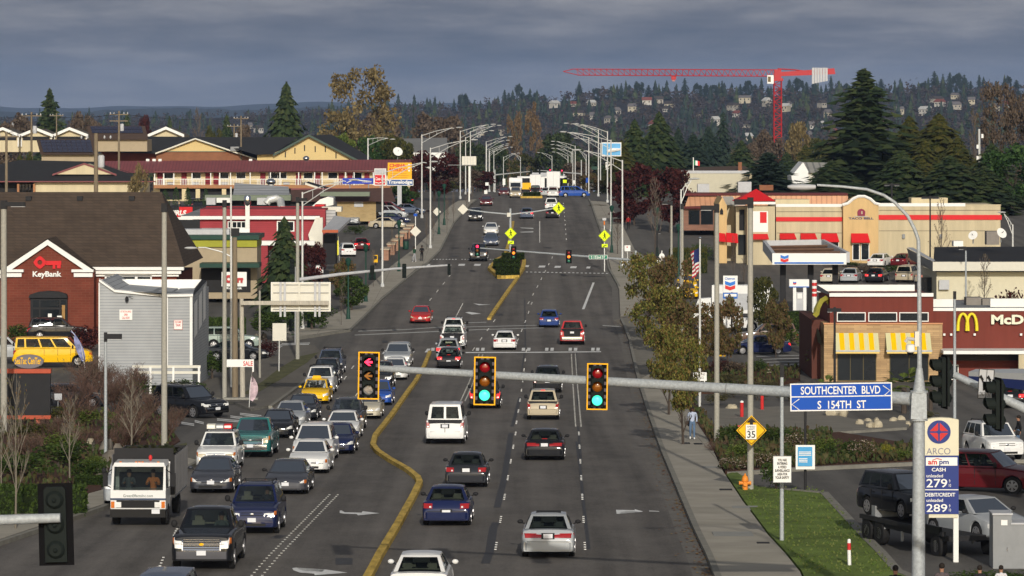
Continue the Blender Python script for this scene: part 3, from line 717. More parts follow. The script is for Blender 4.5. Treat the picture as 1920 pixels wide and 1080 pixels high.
 if 'rack' in opt:
  k=MB()
  for s in (-1,1):
   k.path([(s*wtop*.86,yf1-.25,H-.02),(s*wtop*.86,yf1-.35,H+.06),(s*wtop*.86,yr1+.35,H+.06),(s*wtop*.86,yr1+.25,H-.02)],[.02]*4,M_['trim'],6)
  k.tube((-wtop*.86,-.2,H+.055),(wtop*.86,-.2,H+.055),.018,m=M_['trim']);k.tube((-wtop*.86,-1.2,H+.055),(wtop*.86,-1.2,H+.055),.018,m=M_['trim'])
  k.build('roof_rack',root,local=True)
 if 'spare' in opt:
  k=MB();k.lathe([(.2,-.12),(.36,-.12),(.38,-.05),(.38,.05),(.36,.1),(.2,.1)],(0,rear-.14,.98),M_['rubber'],18,'y');k.build('spare_wheel',root,smooth=40,local=True)
 if 'taxi' in opt:
  k=MB();k.prism([(-.30,0),(.30,0),(.22,.17),(-.22,.17)],-.20,-.02,M_['signy']);k.move(lambda v:v+Vector((0,.1,H-.0)))
  k.text('TAXI',-.19,.19,H+.03,H+.13,-.0,M_['blk'],0); 
  o=k.build('roof_sign',root,local=True)
 if 'sunroof' in opt:
  k=MB();k.box(-.42,.42,-.70,.02,H-.012,H+.012,M_['trim']);k.build('sunroof',root,local=True)
 return root
LEN={}
def put(root,x,y,rz=0.0,dz=0.0,Y=None):
 """stand a vehicle so that the wheel nearest the camera touches the ground at photo point (x,y)"""
 p=G(x,y) if Y is None else GX(x,Y)
 root.rotation_euler=(0,0,rz)
 # centre lies half a length behind the near bumper
 L=4.6
 L=LEN.get(root.name,4.6)
 c=abs(cos(rz))*L/2*.62+abs(sin(rz))*.8
 yc=p.y+c if Y is None else Y
 xc=p.x*yc/p.y
 sl=(gz(yc+1.5)-gz(yc-1.5))/3
 root.location=(xc,yc,gz(yc)+dz)
 root.rotation_euler=(atan2(sl,1)*cos(rz),atan2(sl,1)*-sin(rz)*-1 if abs(sin(rz))>.3 else 0,rz)
 return root
OUT,IN=0.0,pi     # heading away from/towards the camera
Q='cars queueing in the oncoming lanes';R_='cars driving away up the boulevard';PK='parked cars'
def car(body,colour,x,y,rz,label,cat='car',group=None,opt=(),dz=0.0,scale=None,Y=None):
 if y<560 and Y is None:opt=tuple(opt)+('far',)
 r=make_car(body,colour,label,cat,opt)
 LEN[r.name]=BODY[body]['L']
 put(r,x,y,rz,dz,Y)
 if scale:r.scale=(scale,)*3 if isinstance(scale,(int,float)) else scale
 if group:r['group']=group
 return r
def D(a):return radians(a)
# oncoming carriageway,nearest first
tr=D(1.2)  # road runs slightly to the right
I=IN-tr
car('suv','slate',308,1200,I,'blue car roof just rising over the bottom edge of the photo','car',Q)
car('pickup','black',393,1066,I,'black full size pickup truck with wide chrome grille, nearest whole vehicle in the queue','pickup truck',Q,('chrome','bumper','grey_bumper','amber','beigeseat'),scale=(1.02,1,1.03))
car('suv','navy',482,1000,I,'dark blue off road car with roof rails right behind the black pickup','car',Q,('rack','beigeseat','amber'),scale=1.0)
car('sedan','grey',405,924,I,'grey sedan with chrome lower grille behind the white tipper truck','car',Q,('chrome','amber'))
car('sedan','grey',543,926,I,'old grey sedan with rectangular headlights in the inner queue','car',Q,('bumper','grey_bumper','amber','darkmirror'),scale=(1,1,.95))
car('suv','white',413,882,I,'white older off road car carrying crates on its roof','car',Q,('rack','chrome','oldlens','amber'))
car('pickup','teal',478,857,I,'teal pickup truck with chrome grille and bumper','pickup truck',Q,('chrome','bumper','amber','oldlens'))
car('sedan','black',523,821,I,'black sedan just behind the teal pickup','car',Q)
car('sedan','silver',547,803,I,'silver sedan between two black sedans in the outer queue','car',Q)
car('sedan','dgrey',569,788,I,'charcoal sedan directly in front of the yellow taxi','car',Q)
car('hatch','yellow',594,757,I,'yellow taxi hatchback with a roof sign in the outer queue','taxi',Q,('taxi',))
car('suv','white',602,739,I,'white sport utility car behind the yellow taxi','car',Q,('rack',))
car('suv','black',613,722,I,'black sport utility car two places behind the taxi','car',Q)
car('suv','slate',621,703,I,'blue grey people carrier closing the outer queue','car',Q,('rack',))
car('sedan','white',584,887,I,'white compact sedan with blank dark grille strip in the inner queue','car',Q,('chrome','amber'))
car('minivan','white',592,866,I,'white minivan tucked behind the white compact sedan','car',Q,('amber','beigeseat'))
car('sedan','navy',634,851,I,'dark blue small sedan half hidden behind the white minivan','car',Q)
car('sedan','white',645,824,I,'white low sedan with clear headlights in the inner queue','car',Q)
car('suv','grey',652,808,I,'grey sport utility car behind the white low sedan','car',Q,('amber',))
car('sedan','cream',688,785,I,'cream small sedan partly hidden by the grey sport utility car','car',Q,('darkmirror',))
car('hatch','bright',711,760,I,'bright blue hatchback half hidden by the arrow signal','car',Q)
car('suv','black',713,728,I,'black sport utility car behind the arrow signal','car',Q)
car('sedan','white',741,712,I,'white sedan behind the black sport utility car near the signal arm','car',Q)
car('suv','silver',747,687,I,'silver wide sport utility car, last in the inner queue by the kerb end','car',Q,('bumper',),scale=(1.08,1.1,.95))
car('sedan','red',790,606,I,'red sedan with yellowed headlamps alone past the side street','car',Q,('oldlens','beigeseat'))
car('pickup','dgrey',898,490,I,'dark grey pickup with bright headlights behind the far red arrow signal','car',Q)
car('sedan','slate',921,461,I,'slate blue sedan following the dark pickup by the planted island','car',Q)
car('sedan','white',921,440,I,'white sedan coming down beyond the planted island','car',Q,('oldlens',))
car('suv','black',892,415,I,'black sport utility car with lit headlights in the outer far lane','car',Q)
car('sedan','maroon',912,386,I,'dark red sedan far up in the outer oncoming lane','car',Q)
car('suv','beige',967,371,I,'pale gold sport utility car at the far junction beside the small island','car',Q)
car('sedan','maroon',945,367,I,'small dark red car at the far junction','car',Q)
# our carriageway,heading away
O=OUT-tr
car('sedan','white',791,1130,O,'white sedan cut by the bottom edge beside the yellow kerb','car',R_,('beigeseat',))
car('sedan','navy',841,985,O,'deep blue sedan with round rear lamps in the left lane','car',R_,('lowplate','darkmirror','beigeseat'))
car('sedan','dgrey',877,913,O,'charcoal sedan with a chrome strip above its rear plate','car',R_,('darkmirror',))
car('sedan','silver',1029,1044,O,'silver beige older sedan with full width red rear lamps and sunroof','car',R_,('wide','sunroof','darkmirror','trimless'))
car('sedan','black',1022,862,O,'black long sedan with wide red rear lamps in the middle lane','car',R_,('wide','darkmirror','beigeseat','highstop'),scale=(1.06,1.1,1))
car('van','white',838,832,O,'white full size van with two rear doors','van',R_)
car('suv','beige',1019,787,O,'beige sport utility car in the middle lane','car',R_,('highstop',))
car('suv','black',1027,736,O,'black sport utility car crossing under the signal arm','car',R_)
car('suv','dgrey',911,766,O,'dark off road car with lit round tail lamps half hidden by the middle signal','car',R_,('braking','spare','trim'))
car('hatch','black',843,691,O,'black hatchback with glowing red tail lamps','car',R_,('braking','lowplate'))
car('sedan','silver',842,677,O,'silver sedan right in front of the black hatchback','car',R_,('braking',),scale=(1,1,1.15))
car('pickup','white',850,655,O,'white pickup truck behind a silver sedan near the stop line','pickup truck',R_)
car('suv','white',852,636,O,'white sport utility car with roof rails ahead of the white pickup','car',R_,('rack','highstop'))
car('sedan','white',947,656,O,'white sedan with red rear lamps alone near the stop line','car',R_,('beigeseat',))
car('pickup','red',1073,646,O,'red pickup truck with chrome rear bumper passing the crossing blocks','pickup truck',R_)
car('hatch','royal',1030,614,O,'blue hatchback with a white plate just past the junction lines','car',R_)
car('sedan','slate',988,410,O,'slate grey sedan climbing the hill behind the crossing sign arm','car',R_,('braking',))
car('sedan','black',1036,409,O,'black car under the overhead walking sign','car',R_)
car('suv','white',1034,394,O,'white sport utility car behind the overhead walking sign','car',R_)
car('suv','white',1037,370,O,'white sport utility car behind the white box lorry','car',R_)
car('sedan','cream',1052,368.6,O,'pale sedan beside the white box lorry','car',R_)
car('sedan','silver',1024,368.2,O,'silver sedan left of the white box lorry','car',R_)
car('suv','dgrey',1004,366.8,O,'dark off road car with a spare wheel behind the far island','car',R_,('spare',))
car('minivan','bright',1076,369.5,D(-82),'bright blue people carrier turning across the far junction','car',R_,('seams',))
# car parks on the left
car('van','yellow',100,690,D(-86),'yellow passenger van parked side on below the brick bank','van',PK,('seams','amber'),dz=.15,scale=(1,1.02,1))
car('suv','black',108,660,D(-84),'black sport utility car parked behind the yellow van','car',PK,('seams',),dz=.9)
car('suv','silver',5,684,D(-80),'silver sport utility car cut by the left edge of the photo','car',PK,dz=.3)
car('suv','black',356,784,D(180+42),'black full size off road car waiting at the side exit','car',PK,('chrome','bumper','rack','seams'),scale=(1.05,1.12,1.06))
car('sedan','dgrey',125,765,D(-75),'dark sedan parked behind the red framed sign','car',PK,('braking',))
car('suv','sage',434,655,D(-88),'pale green sport utility car parked side on by the white panelled office','car',PK,('seams',))
car('sedan','black',443,676,D(-95),'black sedan in front of the pale green car, behind the wooden pole','car',PK)
car('sedan','silver',428,549,D(-80),'silver sedan parked behind the key logo board','car',PK,('seams',))
car('sedan','dgrey',452,566,D(-85),'dark sedan nose out below the key logo board','car',PK)
car('sedan','white',609,493,O+D(12),'white low sedan parked beside the steps of the red diner','car',PK)
car('hatch','white',650,481,O+D(10),'white square backed hatchback in the diner yard','car',PK,('lowplate',))
car('sedan','maroon',676,470,O+D(8),'dark red sedan pulling across the diner yard','car',PK,('braking',))
car('suv','silver',667,422,I+D(-12),'silver sport utility car facing out near the grass mound','car',PK)
car('sedan','white',649,405,O+D(14),'white sedan parked against the tan brick wall','car',PK)
car('sedan','beige',727,429,D(-100),'champagne sedan parked side on, nearest of the row behind the bus stop','car',PK,('seams',))
car('sedan','navy',735,420,D(-98),'navy sedan second in the row behind the bus stop','car',PK,('seams',))
car('minivan','silver',730,410,D(-98),'silver and white minivan third in the row behind the bus stop','car',PK,('seams',))
car('minivan','maroon',727,402,D(-98),'dark red minivan fourth in the row behind the bus stop','car',PK)
car('suv','black',700,399,D(-95),'black sport utility car at the rear left of the row behind the bus stop','car',PK)
car('sedan','slate',765,402,D(-95),'slate blue sedan at the right end of the parked row','car',PK)
car('sedan','black',752,386,O+D(30),'black sedan with red rear lamps under the hotel pylon','car',PK,('braking',))
car('suv','dgrey',722,384,O+D(25),'dark sport utility car beside the leg of the hotel pylon','car',PK)
car('suv','dgrey',382,395,D(-60),'dark sport utility car behind the black and red wall','car',PK)
car('sedan','black',464,490,D(-75),'black sedan in the shade under the red diner','car',PK)
car('sedan','maroon',462,515,D(-60),'dark red car beside the drive through kiosk','car',PK)
# car parks on the right
car('sedan','navy',1422,665,D(98),'dark blue sedan parked side on by the hatched bays','car',PK,('seams','braking'))
car('suv','brown',1440,648,D(92),'brown sport utility car parked behind the dark blue sedan','car',PK,('seams',))
car('pickup','white',1368,622,D(95),'white pickup truck behind the autumn tree','pickup truck',PK,('seams',))
car('hatch','yellow',1286,560,I+D(10),'yellow taxi at the filling station entrance','taxi',PK,('taxi',))
car('hatch','yellow',1288,545,I+D(4),'yellow hatchback cab behind the first one at the filling station','taxi',PK)
car('sedan','cream',1557,531,O+D(-8),'cream sedan parked behind the tiled restaurant roof','car',PK)
car('sedan','silver',1596,530,O+D(-10),'silver sedan parked next to the cream one','car',PK)
car('sedan','black',1645,530,O+D(-14),'black sedan with red lamps in the upper parking row','car',PK,('braking',))
car('suv','beige',1703,530,O+D(-16),'beige sport utility car at the end of the upper parking row','car',PK)
car('sedan','white',1652,501,O+D(-20),'white sedan parked below the entrance with a red awning','car',PK)
car('sedan','maroon',1698,501,O+D(-25),'dark red sedan parked right of the entrance with a red awning','car',PK)
car('pickup','white',1333,437,O+D(-12),'white pickup truck below the brown brick restaurant windows','pickup truck',PK)
car('suv','maroon',1850,925,D(180+62),'dark red sport utility car driving past the fuel price pylon','car',PK,('seams','darkmirror'),dz=.0,scale=(1.0,1.08,1))
car('suv','white',1862,862,D(180+10),'white sport utility car beside the small bare tree','car',PK,('rack',))
car('sedan','black',1893,765,O+D(-5),'black sedan with lit red lamps near the drive through lane','car',PK,('braking',))
# ---------------------------------------------------------------- street furniture
RED_L=mat('signal_red_lit',(.8,.02,.06),.3,var=0,emit=2.2,ecol=(1,.03,.10));RED_U=mat('signal_red_unlit',(.24,.005,.009),.12,var=.1,coat=1)
AMB_U=mat('signal_amber_unlit',(.20,.06,.004),.15,var=.15,coat=1);GRN_L=mat('signal_green_lit',(.05,.7,.45),.3,var=0,emit=1.5,ecol=(.06,.95,.55));GRN_U=mat('signal_green_unlit',(.02,.16,.10),.2,coat=1)
AMB_L=mat('signal_amber_lit',(.9,.2,.02),.3,var=0,emit=1.6,ecol=(1,.22,.02));GRY_U=mat('signal_clear_unlit',(.2,.2,.21),.2,coat=1,var=.3,scale=12)
HOUS=mat('signal_housing',(.007,.011,.010),.8,var=.1);PLATE1=mat('backplate_dark',(.007,.007,.008),.9,var=0,spec=.05);PLATE2=mat('backplate_light',(.10,.09,.11),.85,var=0)
FRAME=mat('backplate_frame',(.85,.42,.0),.45,var=.03)
def arrow_shape(mb,cx,cz,y,r,m,w=.028):
 mb.hexa([(cx-r,y,cz-w),(cx+r,y,cz-w),(cx+r,y+.004,cz-w),(cx-r,y+.004,cz-w),(cx-r,y,cz+w),(cx+r,y,cz+w),(cx+r,y+.004,cz+w),(cx-r,y+.004,cz+w)],m)
 for s in (-1,1):
  mb.hexa([(cx-r-.02,y-.002,cz),(cx-r+.05,y-.002,cz),(cx-r+.05,y+.003,cz),(cx-r-.02,y+.003,cz),(cx-.02*r,y-.002,cz+s*r*.95),(cx+.07,y-.002,cz+s*r*.95),(cx+.07,y+.003,cz+s*r*.95),(cx-.02*r,y+.003,cz+s*r*.95)],m)
def signal(label,c,rz=0.0,lit='green',frame=True,size=1.0,arrow=False,group='traffic signals',plate=True,roll=0.0,checker=True):
 """origin at the centre of the head, lenses facing local -Y"""
 root=thing('traffic_light',label,'traffic light',c,rz,group);root.scale=(size,)*3;root.rotation_euler=(0,roll,rz)
 w,h=.31,.69
 if plate:
  p=MB();p.box(-w+.03,w-.03,.0,.012,-h+.03,h-.03,PLATE1)
  if checker:
   n=13
   for k in range(n):
    z=-h+.05+(2*h-.1)*k/n
    if k % 2: 
     for s in (-1,1):p.box(s*.235-.035,s*.235+.035,-.004,.0,z,z+(2*h-.1)/n,PLATE2)
   for k in range(5):
    if k % 2: 
     for z in (h-.11,-h+.04):p.box(-.2+k*.08,-.2+k*.08+.08,-.004,.0,z,z+.07,PLATE2)
  p.build('backplate',root,local=True)
  if frame:
   f=MB();t=.038
   for a in ((-w,-w+t,-h,h),(w-t,w,-h,h),(-w+t,w-t,h-t,h),(-w+t,w-t,-h,-h+t)):f.box(a[0],a[1],-.008,.014,a[2],a[3],FRAME)
   f.build('reflective_border',root,local=True)
 b=MB();b.prism([(-.175,-.60),(.175,-.60),(.175,.56),(.13,.61),(-.13,.61),(-.175,.56)],-.10,.10,HOUS);b.build('housing',root,local=True)
 cols={'green':(RED_U,AMB_U,GRN_L),'red':(RED_L,AMB_U,GRY_U if arrow else GRN_U),'amber':(RED_U,AMB_L,GRN_U),'none':(RED_U,AMB_U,GRN_U)}[lit]
 for k,m in enumerate(cols):
  z=.40-.40*k
  v=MB();n=14;r=.165;L0,L1=-.10,-.34
  vs=[];fs=[]
  for i in range(n+1):
   a=radians(-48)+radians(276)*i/n
   lo=L1+(.13*max(0,-sin(a))**1.0)
   vs+=[(r*cos(a),L0,z+r*sin(a)),(r*1.02*cos(a),lo,z+r*1.02*sin(a))]
  for i in range(n):fs.append((2*i,2*i+1,2*i+3,2*i+2))
  v.add(vs,fs,HOUS);v.build('visor',root,local=True)
  q=MB()
  if arrow:
   q.lathe([(.15,-.105),(.14,-.125),(.06,-.14)],(0,0,z),PLATE1 if k<2 else GRY_U,18,'y')
   arrow_shape(q,0,z,-.155,.11,m,.03)
  else:q.lathe([(.152,-.105),(.13,-.135),(.07,-.15),(.01,-.155)],(0,0,z),m,20,'y')
  q.build('lens',root,smooth=50,local=True)
 bk=MB()
 for k in range(3):bk.lathe([(.15,.10),(.13,.14),(.10,.17)],(0,0,.40-.40*k),HOUS,12,'y');bk.ball((0,.19,.40-.40*k),.035,.03,.035,HOUS,8,5)
 bk.build('rear_cover',root,smooth=40,local=True)
 return root
# near mast arm with its lamp
Ym=112.0
root=thing('signal_pole','galvanised signal pole with a long arm over the road and a curved lamp bracket','signal pole',GX(1722,Ym))
m=MB();base=GX(1722,Ym)
m.path([base,W(1722,1080,Ym),W(1723,760,Ym)],[.21,.19,.165],M_['galv'],20)
m.build('pole_shaft',root,smooth=40)
m=MB();m.path([W(1723,760,Ym)+Vector((0,0,-.02)),W(1723.5,738,Ym),W(1724,690,Ym)],[.20,.19,.085],M_['galv'],20)
m.path([W(1724,692,Ym),W(1724,600,Ym),W(1723,500,Ym),W(1722,450,Ym),W(1715,430,Ym),W(1702,405,Ym),W(1677,379,Ym),W(1657,366,Ym),W(1625,355,Ym),W(1580,350,Ym),W(1532,347,Ym)],[.07,.062,.056,.052,.05,.048,.046,.045,.042,.038,.034],M_['galv'],12)
m.build('lamp_bracket',root,smooth=50)
m=MB();m.lathe([(.02,.36),(.10,.34),(.13,.15),(.14,-.05),(.12,-.32),(.05,-.44)],(0,0,0),M_['lgrey'],14,'x')
m.move(lambda v:Vector((v.x*1.0,v.y*1.15,v.z*.55 if v.z>0 else v.z*.75))+W(1506,350,Ym));m.build('lamp_head',root,smooth=50)
m=MB();a,b=W(1708,748,Ym),W(706,690.5,119)
m.path([a,a.lerp(b,.15),a.lerp(b,.35),a.lerp(b,.7),b],[.185,.165,.145,.12,.095],M_['galv'],18);m.build('mast_arm',root,smooth=40)
m=MB()
for f_ in (.155,.33,.57,.76):q=a.lerp(b,f_);d=(b-a).normalized();m.tube(q-d*.02,q+d*.02,.19-.10*f_,m=M_['grey'],n=18)
m.build('arm_joint',root)
m=MB();c=W(1723,778,Ym);m.hexa([tuple(c+Vector(v)) for v in ((-.25,-.24,-.1),(.2,-.24,-.1),(.2,.2,-.1),(-.25,.2,-.1),(-.22,-.22,.62),(.19,-.22,.62),(.19,.2,.62),(-.22,.2,.62))],M_['galv'])
m.tube(c+Vector((0,0,.62)),c+Vector((0,0,.68)),.25,m=M_['galv'],n=16);m.tube(c+Vector((0,0,-.16)),c+Vector((0,0,-.1)),.25,m=M_['galv'],n=16);m.build('pole_clamp',root)
cam_=thing('surveillance_camera','white dome camera bracketed to the near lamp pole','camera',W(1710,660,Ym))
m=MB();c=W(1708,640,Ym);m.box(c.x+.10,c.x+.22,c.y-.1,c.y+.1,c.z-.14,c.z+.28,M_['offwhite']);m.path([c+Vector((.12,0,.05)),c+Vector((-.1,-.05,.08)),c+Vector((-.16,-.05,-.02))],[.05,.05,.05],M_['lgrey'],8);m.build('bracket',cam_)
m=MB();q=W(1707,654,Ym);m.lathe([(.08,.13),(.13,.10),(.135,-.07),(.10,-.10)],tuple(q),M_['white'],14);m.build('hood',cam_,smooth=40)
m=MB();m.ball(tuple(q+Vector((0,0,-.10))),.095,.095,.085,M_['blk'],12,8);m.build('dome',cam_,smooth=60)
tilt=radians(.9)
signal('left turn signal showing a red arrow, first from the arm tip',W(692,703,118.6)+Vector((0,-.30,0)),0,'red',arrow=True,size=1.02,roll=tilt)
signal('green signal in the middle of the near mast arm',W(909,713,117.5)+Vector((0,-.30,0)),0,'green',size=1.03,roll=tilt)
signal('green signal over the right lanes on the near mast arm',W(1119.5,723.5,116)+Vector((0,-.30,0)),0,'green',size=.98,roll=tilt)
signal('back of a black signal head at the bottom left corner',W(101.5,986,64)+Vector((0,.25,0)),pi,'none',frame=False,checker=False,roll=radians(1.5))
r=thing('signal_arm_pole','pale mast arm entering at the bottom left, carrying the signal seen from behind','signal pole',GX(-700,64))
m=MB();m.path([W(-700,1000,64),W(113,971,64)],[.13,.075],M_['galv'],14);m.build('mast_arm',r,smooth=40)
m=MB();m.tube(GX(-700,64),W(-700,900,64),.2,.17,M_['galv'],14);m.build('pole_shaft',r,smooth=40)
# cross street arm on the right
r=thing('signal_arm_pole','dark mast arm slanting in from the right edge above the signals seen sideways','signal pole',GX(2150,98))
m=MB();m.path([W(1790,703,99.5),W(1830,722,99.2),W(1925,768,98.7),W(2150,880,98)],[.085,.10,.12,.15],M_['galv'],14);m.build('mast_arm',r,smooth=40)
m=MB();m.tube(GX(2150,98),W(2150,780,98),.2,.17,M_['galv'],14);m.build('pole_shaft',r,smooth=40)
signal('signal head seen from the side left of the thin grey pole',W(1770,716,97),-pi/2+.18,'none',frame=False,checker=False,size=.98)
signal('signal head seen from the side below the lane arrow sign',W(1871,758,97),-pi/2+.18,'none',frame=False,checker=False,size=.98)
def board(name,label,cat,x0,x1,y0,y1,Y,m,th=.03,border=None,bm_=None,origin=None,round_=0,group=None):
 a,b=W(x0,y1,Y),W(x1,y0,Y)
 o=Vector(origin) if origin is not None else Vector(((a.x+b.x)/2,Y,a.z))
 r=thing(name,label,cat,o,0,group);q=MB();q.box(a.x,b.x,Y,Y+th,a.z,b.z,m);q.build('panel',r)
 if border:
  t=border/S(Y);f=MB()
  for c in ((a.x,b.x,b.z-t,b.z),(a.x,b.x,a.z,a.z+t),(a.x,a.x+t,a.z+t,b.z-t),(b.x-t,b.x,a.z+t,b.z-t)):f.box(c[0],c[1],Y-.006,Y-.001,c[2],c[3],bm_)
  f.build('border',r)
 return r
def words(r,txt,x0,x1,y0,y1,Y,m,depth=.0,bold=.0,dy=.012,name='lettering',italic=0):
 a,b=W(x0,y1,Y),W(x1,y0,Y);q=MB();q.text(txt,a.x,b.x,a.z,b.z,Y-dy-depth,m,depth,bold,italic);return q.build(name,r)
# street name sign,tilted slightly
r=board('street_name_sign','blue street name sign hung on the near mast arm','street sign',1482,1673,718,770,111.3,M_['blue'],border=2.2,bm_=M_['white'])
words(r,'SOUTHCENTER  BLVD',1502,1651,724,739,111.3,M_['white'],bold=.012);words(r,'S  154TH  ST',1533,1624,751,766,111.3,M_['white'],bold=.012)
q=MB();p,p2=W(1484,743,111.3),W(1671,745,111.3);q.box(p.x,p2.x,p.y-.01,p.y-.004,p.z-.015,p.z+.015,M_['white'])
for pts in (((1656,724),(1669,733),(1658,743)),((1499,747),(1485,757),(1499,768))):
 P_=[W(x,y,111.3)+Vector((0,-.012,0)) for x,y in pts];q.path(P_,[.014]*3,M_['white'],6)
q.build('arrow_lines',r)
# tilt the sign to follow the arm
r.rotation_euler=(0,radians(.8)*-1,0)
# lane arrow sign on the cross street arm
r=board('lane_use_sign','pale lane sign with two bent arrows hung on the dark right hand arm','road sign',1833,1862,692,748,98.0,M_['lgrey'],border=1.2,bm_=M_['blk'])
q=MB();p=W(1848,692,98);p2=W(1848,748,98);q.box(p.x-.006,p.x+.006,98-.012,98-.004,p2.z,p.z,M_['blk'])
for cx in (1841,1855):
 q.path([W(cx+3,732,97.98),W(cx+2,718,97.98),W(cx-3,708,97.98)],[.02]*3,M_['blk'],6);t_=W(cx-3,703,97.98);q.prism([(t_.x,t_.z),(t_.x+.07,t_.z-.12),(t_.x-.06,t_.z-.07)],97.97,97.99,M_['blk'])
q.build('arrows',r);words(r,'ONLY',1836,1846,735,742,98,M_['blk']);words(r,'ONLY',1850,1860,737,744,98,M_['blk'])
r.rotation_euler=(0,radians(3),radians(-14))
# ---- concrete lighting columns with flat heads
def column(px,by,ty,w,label,head=0,Y=None,m='conc',group='lighting columns',cap=True,kind='light_pole'):
 b=G(px,by) if Y is None else GX(px,Y);Y=b.y;t=W(px,ty,Y);r=thing(kind,label,'light pole',b,0,group);s=S(Y);rr=w/2/s
 q=MB();q.path([b,b.lerp(t,.5),t],[rr*1.12,rr,rr*.9],M_[m],12);q.build('pole_shaft',r,smooth=40)
 if cap:q=MB();q.box(t.x-rr,t.x+rr,t.y-rr,t.y+rr,t.z-.02,t.z+.42,M_['dark']);q.build('pole_cap',r)
 if head:
  for h_ in (head if isinstance(head,(list,tuple)) else (head,)):
   q=MB();d=1 if h_>0 else -1;L=abs(h_)/s
   q.box(min(t.x,t.x+d*L),max(t.x,t.x+d*L),t.y-.2,t.y+.2,t.z+.12,t.z+.34,M_['dark']);q.box(min(t.x+d*L*.35,t.x+d*L),max(t.x+d*L*.35,t.x+d*L),t.y-.18,t.y+.18,t.z+.09,t.z+.12,M_['lgrey']);q.build('lamp_head',r)
 return r
column(7,815,391,12,'thick concrete column at the left edge with a flat lamp head',40,Y=213)
column(308,839,397,10.5,'concrete column standing in front of the white panelled office',0)
column(421,751,388,8,'concrete column left of the wooden service pole')
column(558,677,380,7,'concrete column behind the left road sign seen from behind',18)
column(1344,835,398,9.5,'concrete column right of the flagpole with a flat lamp head to its left',-30)
column(1407,924,389,11,'concrete column carrying the yellow speed warning sign',-30)
column(1466,1021,706,7.5,'slim grey column carrying the surveillance notice',0,m='galv')
column(198,868,640,6,'slim grey column with a flat lamp head above the bare shrubs',30,m='galv')
column(246,690,606,4,'slim grey column with a flat lamp head in front of the grey panelled wall',25,m='galv')
column(1259,560,385,4.5,'slim column with a flat lamp head to the left of the leaning one',-18)
column(1279,650,392,6,'concrete column standing beside the white street lamp on the right',0)
column(1565,736,588,4.5,'brown column with twin lamp heads in front of the tan stone corner',(12,-14),m='dark')
column(1510,926,790,5,'short dark post behind the blue poster board',0,m='dark')
column(1744,600,375,3,'dark car park pole with paired lamps right of the curved bracket',(16,-16),Y=390,m='dark')
column(1672,480,350,4,'dark car park pole with paired lamps behind the restaurant roof',(14,-14),Y=470,m='dark')
column(1811,600,470,3.5,'grey column with one flat lamp over the black flat roof',-14,Y=330,m='galv',cap=False)
column(1790,790,560,5.5,'thin grey pole with a signal box on top beside the hamburger restaurant',0,Y=226,m='galv')
column(1372,620,536,3.5,'slim dark post in front of the fuel brand pylon',24,Y=330,m='dark')
column(1232,520,440,3,'small dark post with a square lamp behind the red tree',6,Y=400,m='dark')
column(487,712,545,4,'slim grey pole right of the wooden service pole',0,m='conc',cap=False)
# ---- tall street lamps with trussed arms
def lamp(px,Y,ty,tx,tyy,label,group,rad=.10,double=True,arms=None):
 b=GX(px,Y);t=W(px,ty,Y);r=thing('street_lamp',label,'street lamp',b,0,group)
 q=MB();q.path([b,t],[rad*1.2,rad*.75],M_['alu'],10);q.lathe([(rad*2,0),(rad*2,.35),(rad*1.2,.5)],tuple(b),M_['alu'],8);q.build('pole_shaft',r,smooth=40)
 e=W(tx,tyy,Y);d=(e-t);k=t+d*.8
 q=MB();up=Vector((0,0,-.15));k2=t+d*.8+Vector((0,0,.12))
 q.path([t+up,t.lerp(k2,.5)+Vector((0,0,.05)),k2,e-d.normalized()*.7],[.05,.045,.045,.045],M_['alu'],6)
 q.path([t+up+Vector((0,0,-1.0)),t.lerp(k2,.55)+Vector((0,0,-.35)),k2],[.04,.04,.04],M_['alu'],6)
 for f_ in (.25,.5):a_=(t+up).lerp(k2,f_);q.tube(a_+Vector((0,0,.03)),a_+Vector((0,0,-1.0*(1-f_)+.05)),.022,m=M_['alu'],n=5)
 q.build('lamp_arm',r,smooth=50)
 sgn=1 if d.x>0 else -1
 q=MB();q.lathe([(.05,-.45),(.15,-.2),(.17,.1),(.08,.42)],(0,0,0),M_['alu'],10,'x');q.move(lambda v:Vector((v.x*sgn,v.y,v.z*.55))+e);q.build('lamp_head',r,smooth=50)
 return r
GL_,GR_='street lamps along the left kerb','street lamps along the right kerb'
lamp(567,335,360,664,337,'nearest left street lamp, arm passing over the diner',GL_)
lamp(717,394,322,813,303,'left street lamp whose foot stands on the pavement above the road sign',GL_)
lamp(807,462,277,889,262,'left street lamp standing by the two people at the bus stop',GL_)
lamp(791,540,252,861,239,'left street lamp just behind the one by the bus stop, arm higher',GL_)
lamp(863,625,245,925,233,'left street lamp right of the dark red maple, arm reaching highest',GL_)
lamp(873,690,257,922,245,'left street lamp with the blank board behind it',GL_)
lamp(882,720,246,936,235,'left street lamp right of the blank board',GL_)
for i,(x,Y,ty,tx,tt) in enumerate(((911.5,800,265,957,256),(912.5,850,271,952,263),(917,900,280,951,270),(918,940,283,950,273),(926,960,283,959,276))):
 lamp(x,Y,ty,tx,tt,'one of the far left street lamps, '+('nearest and tallest','second','third','fourth','farthest')[i]+' of their tight cluster',GL_)
lamp(944,1020,294,972,287,'small far street lamp at the head of the road, left of its centre',GL_)
lamp(976,1060,294,961,288,'small far street lamp with its arm to the left before the poplars',GL_)
lamp(1167,428,300,1082,281,'nearest right street lamp beside the bushy autumn tree',GR_,rad=.11)
lamp(1145.6,500,262,1056,247,'second right street lamp, left of the nearest one',GR_)
lamp(1139,600,246,1080,232,'right street lamp with the highest arm in front of the blue billboard',GR_)
lamp(1122,650,243,1062,231,'right street lamp just left of the one before the billboard',GR_)
lamp(1104,680,257,1056,248,'right street lamp standing alone between the two clusters',GR_)
lamp(1126,720,268,1080,259,'right street lamp hidden low beside the billboard edge',GR_)
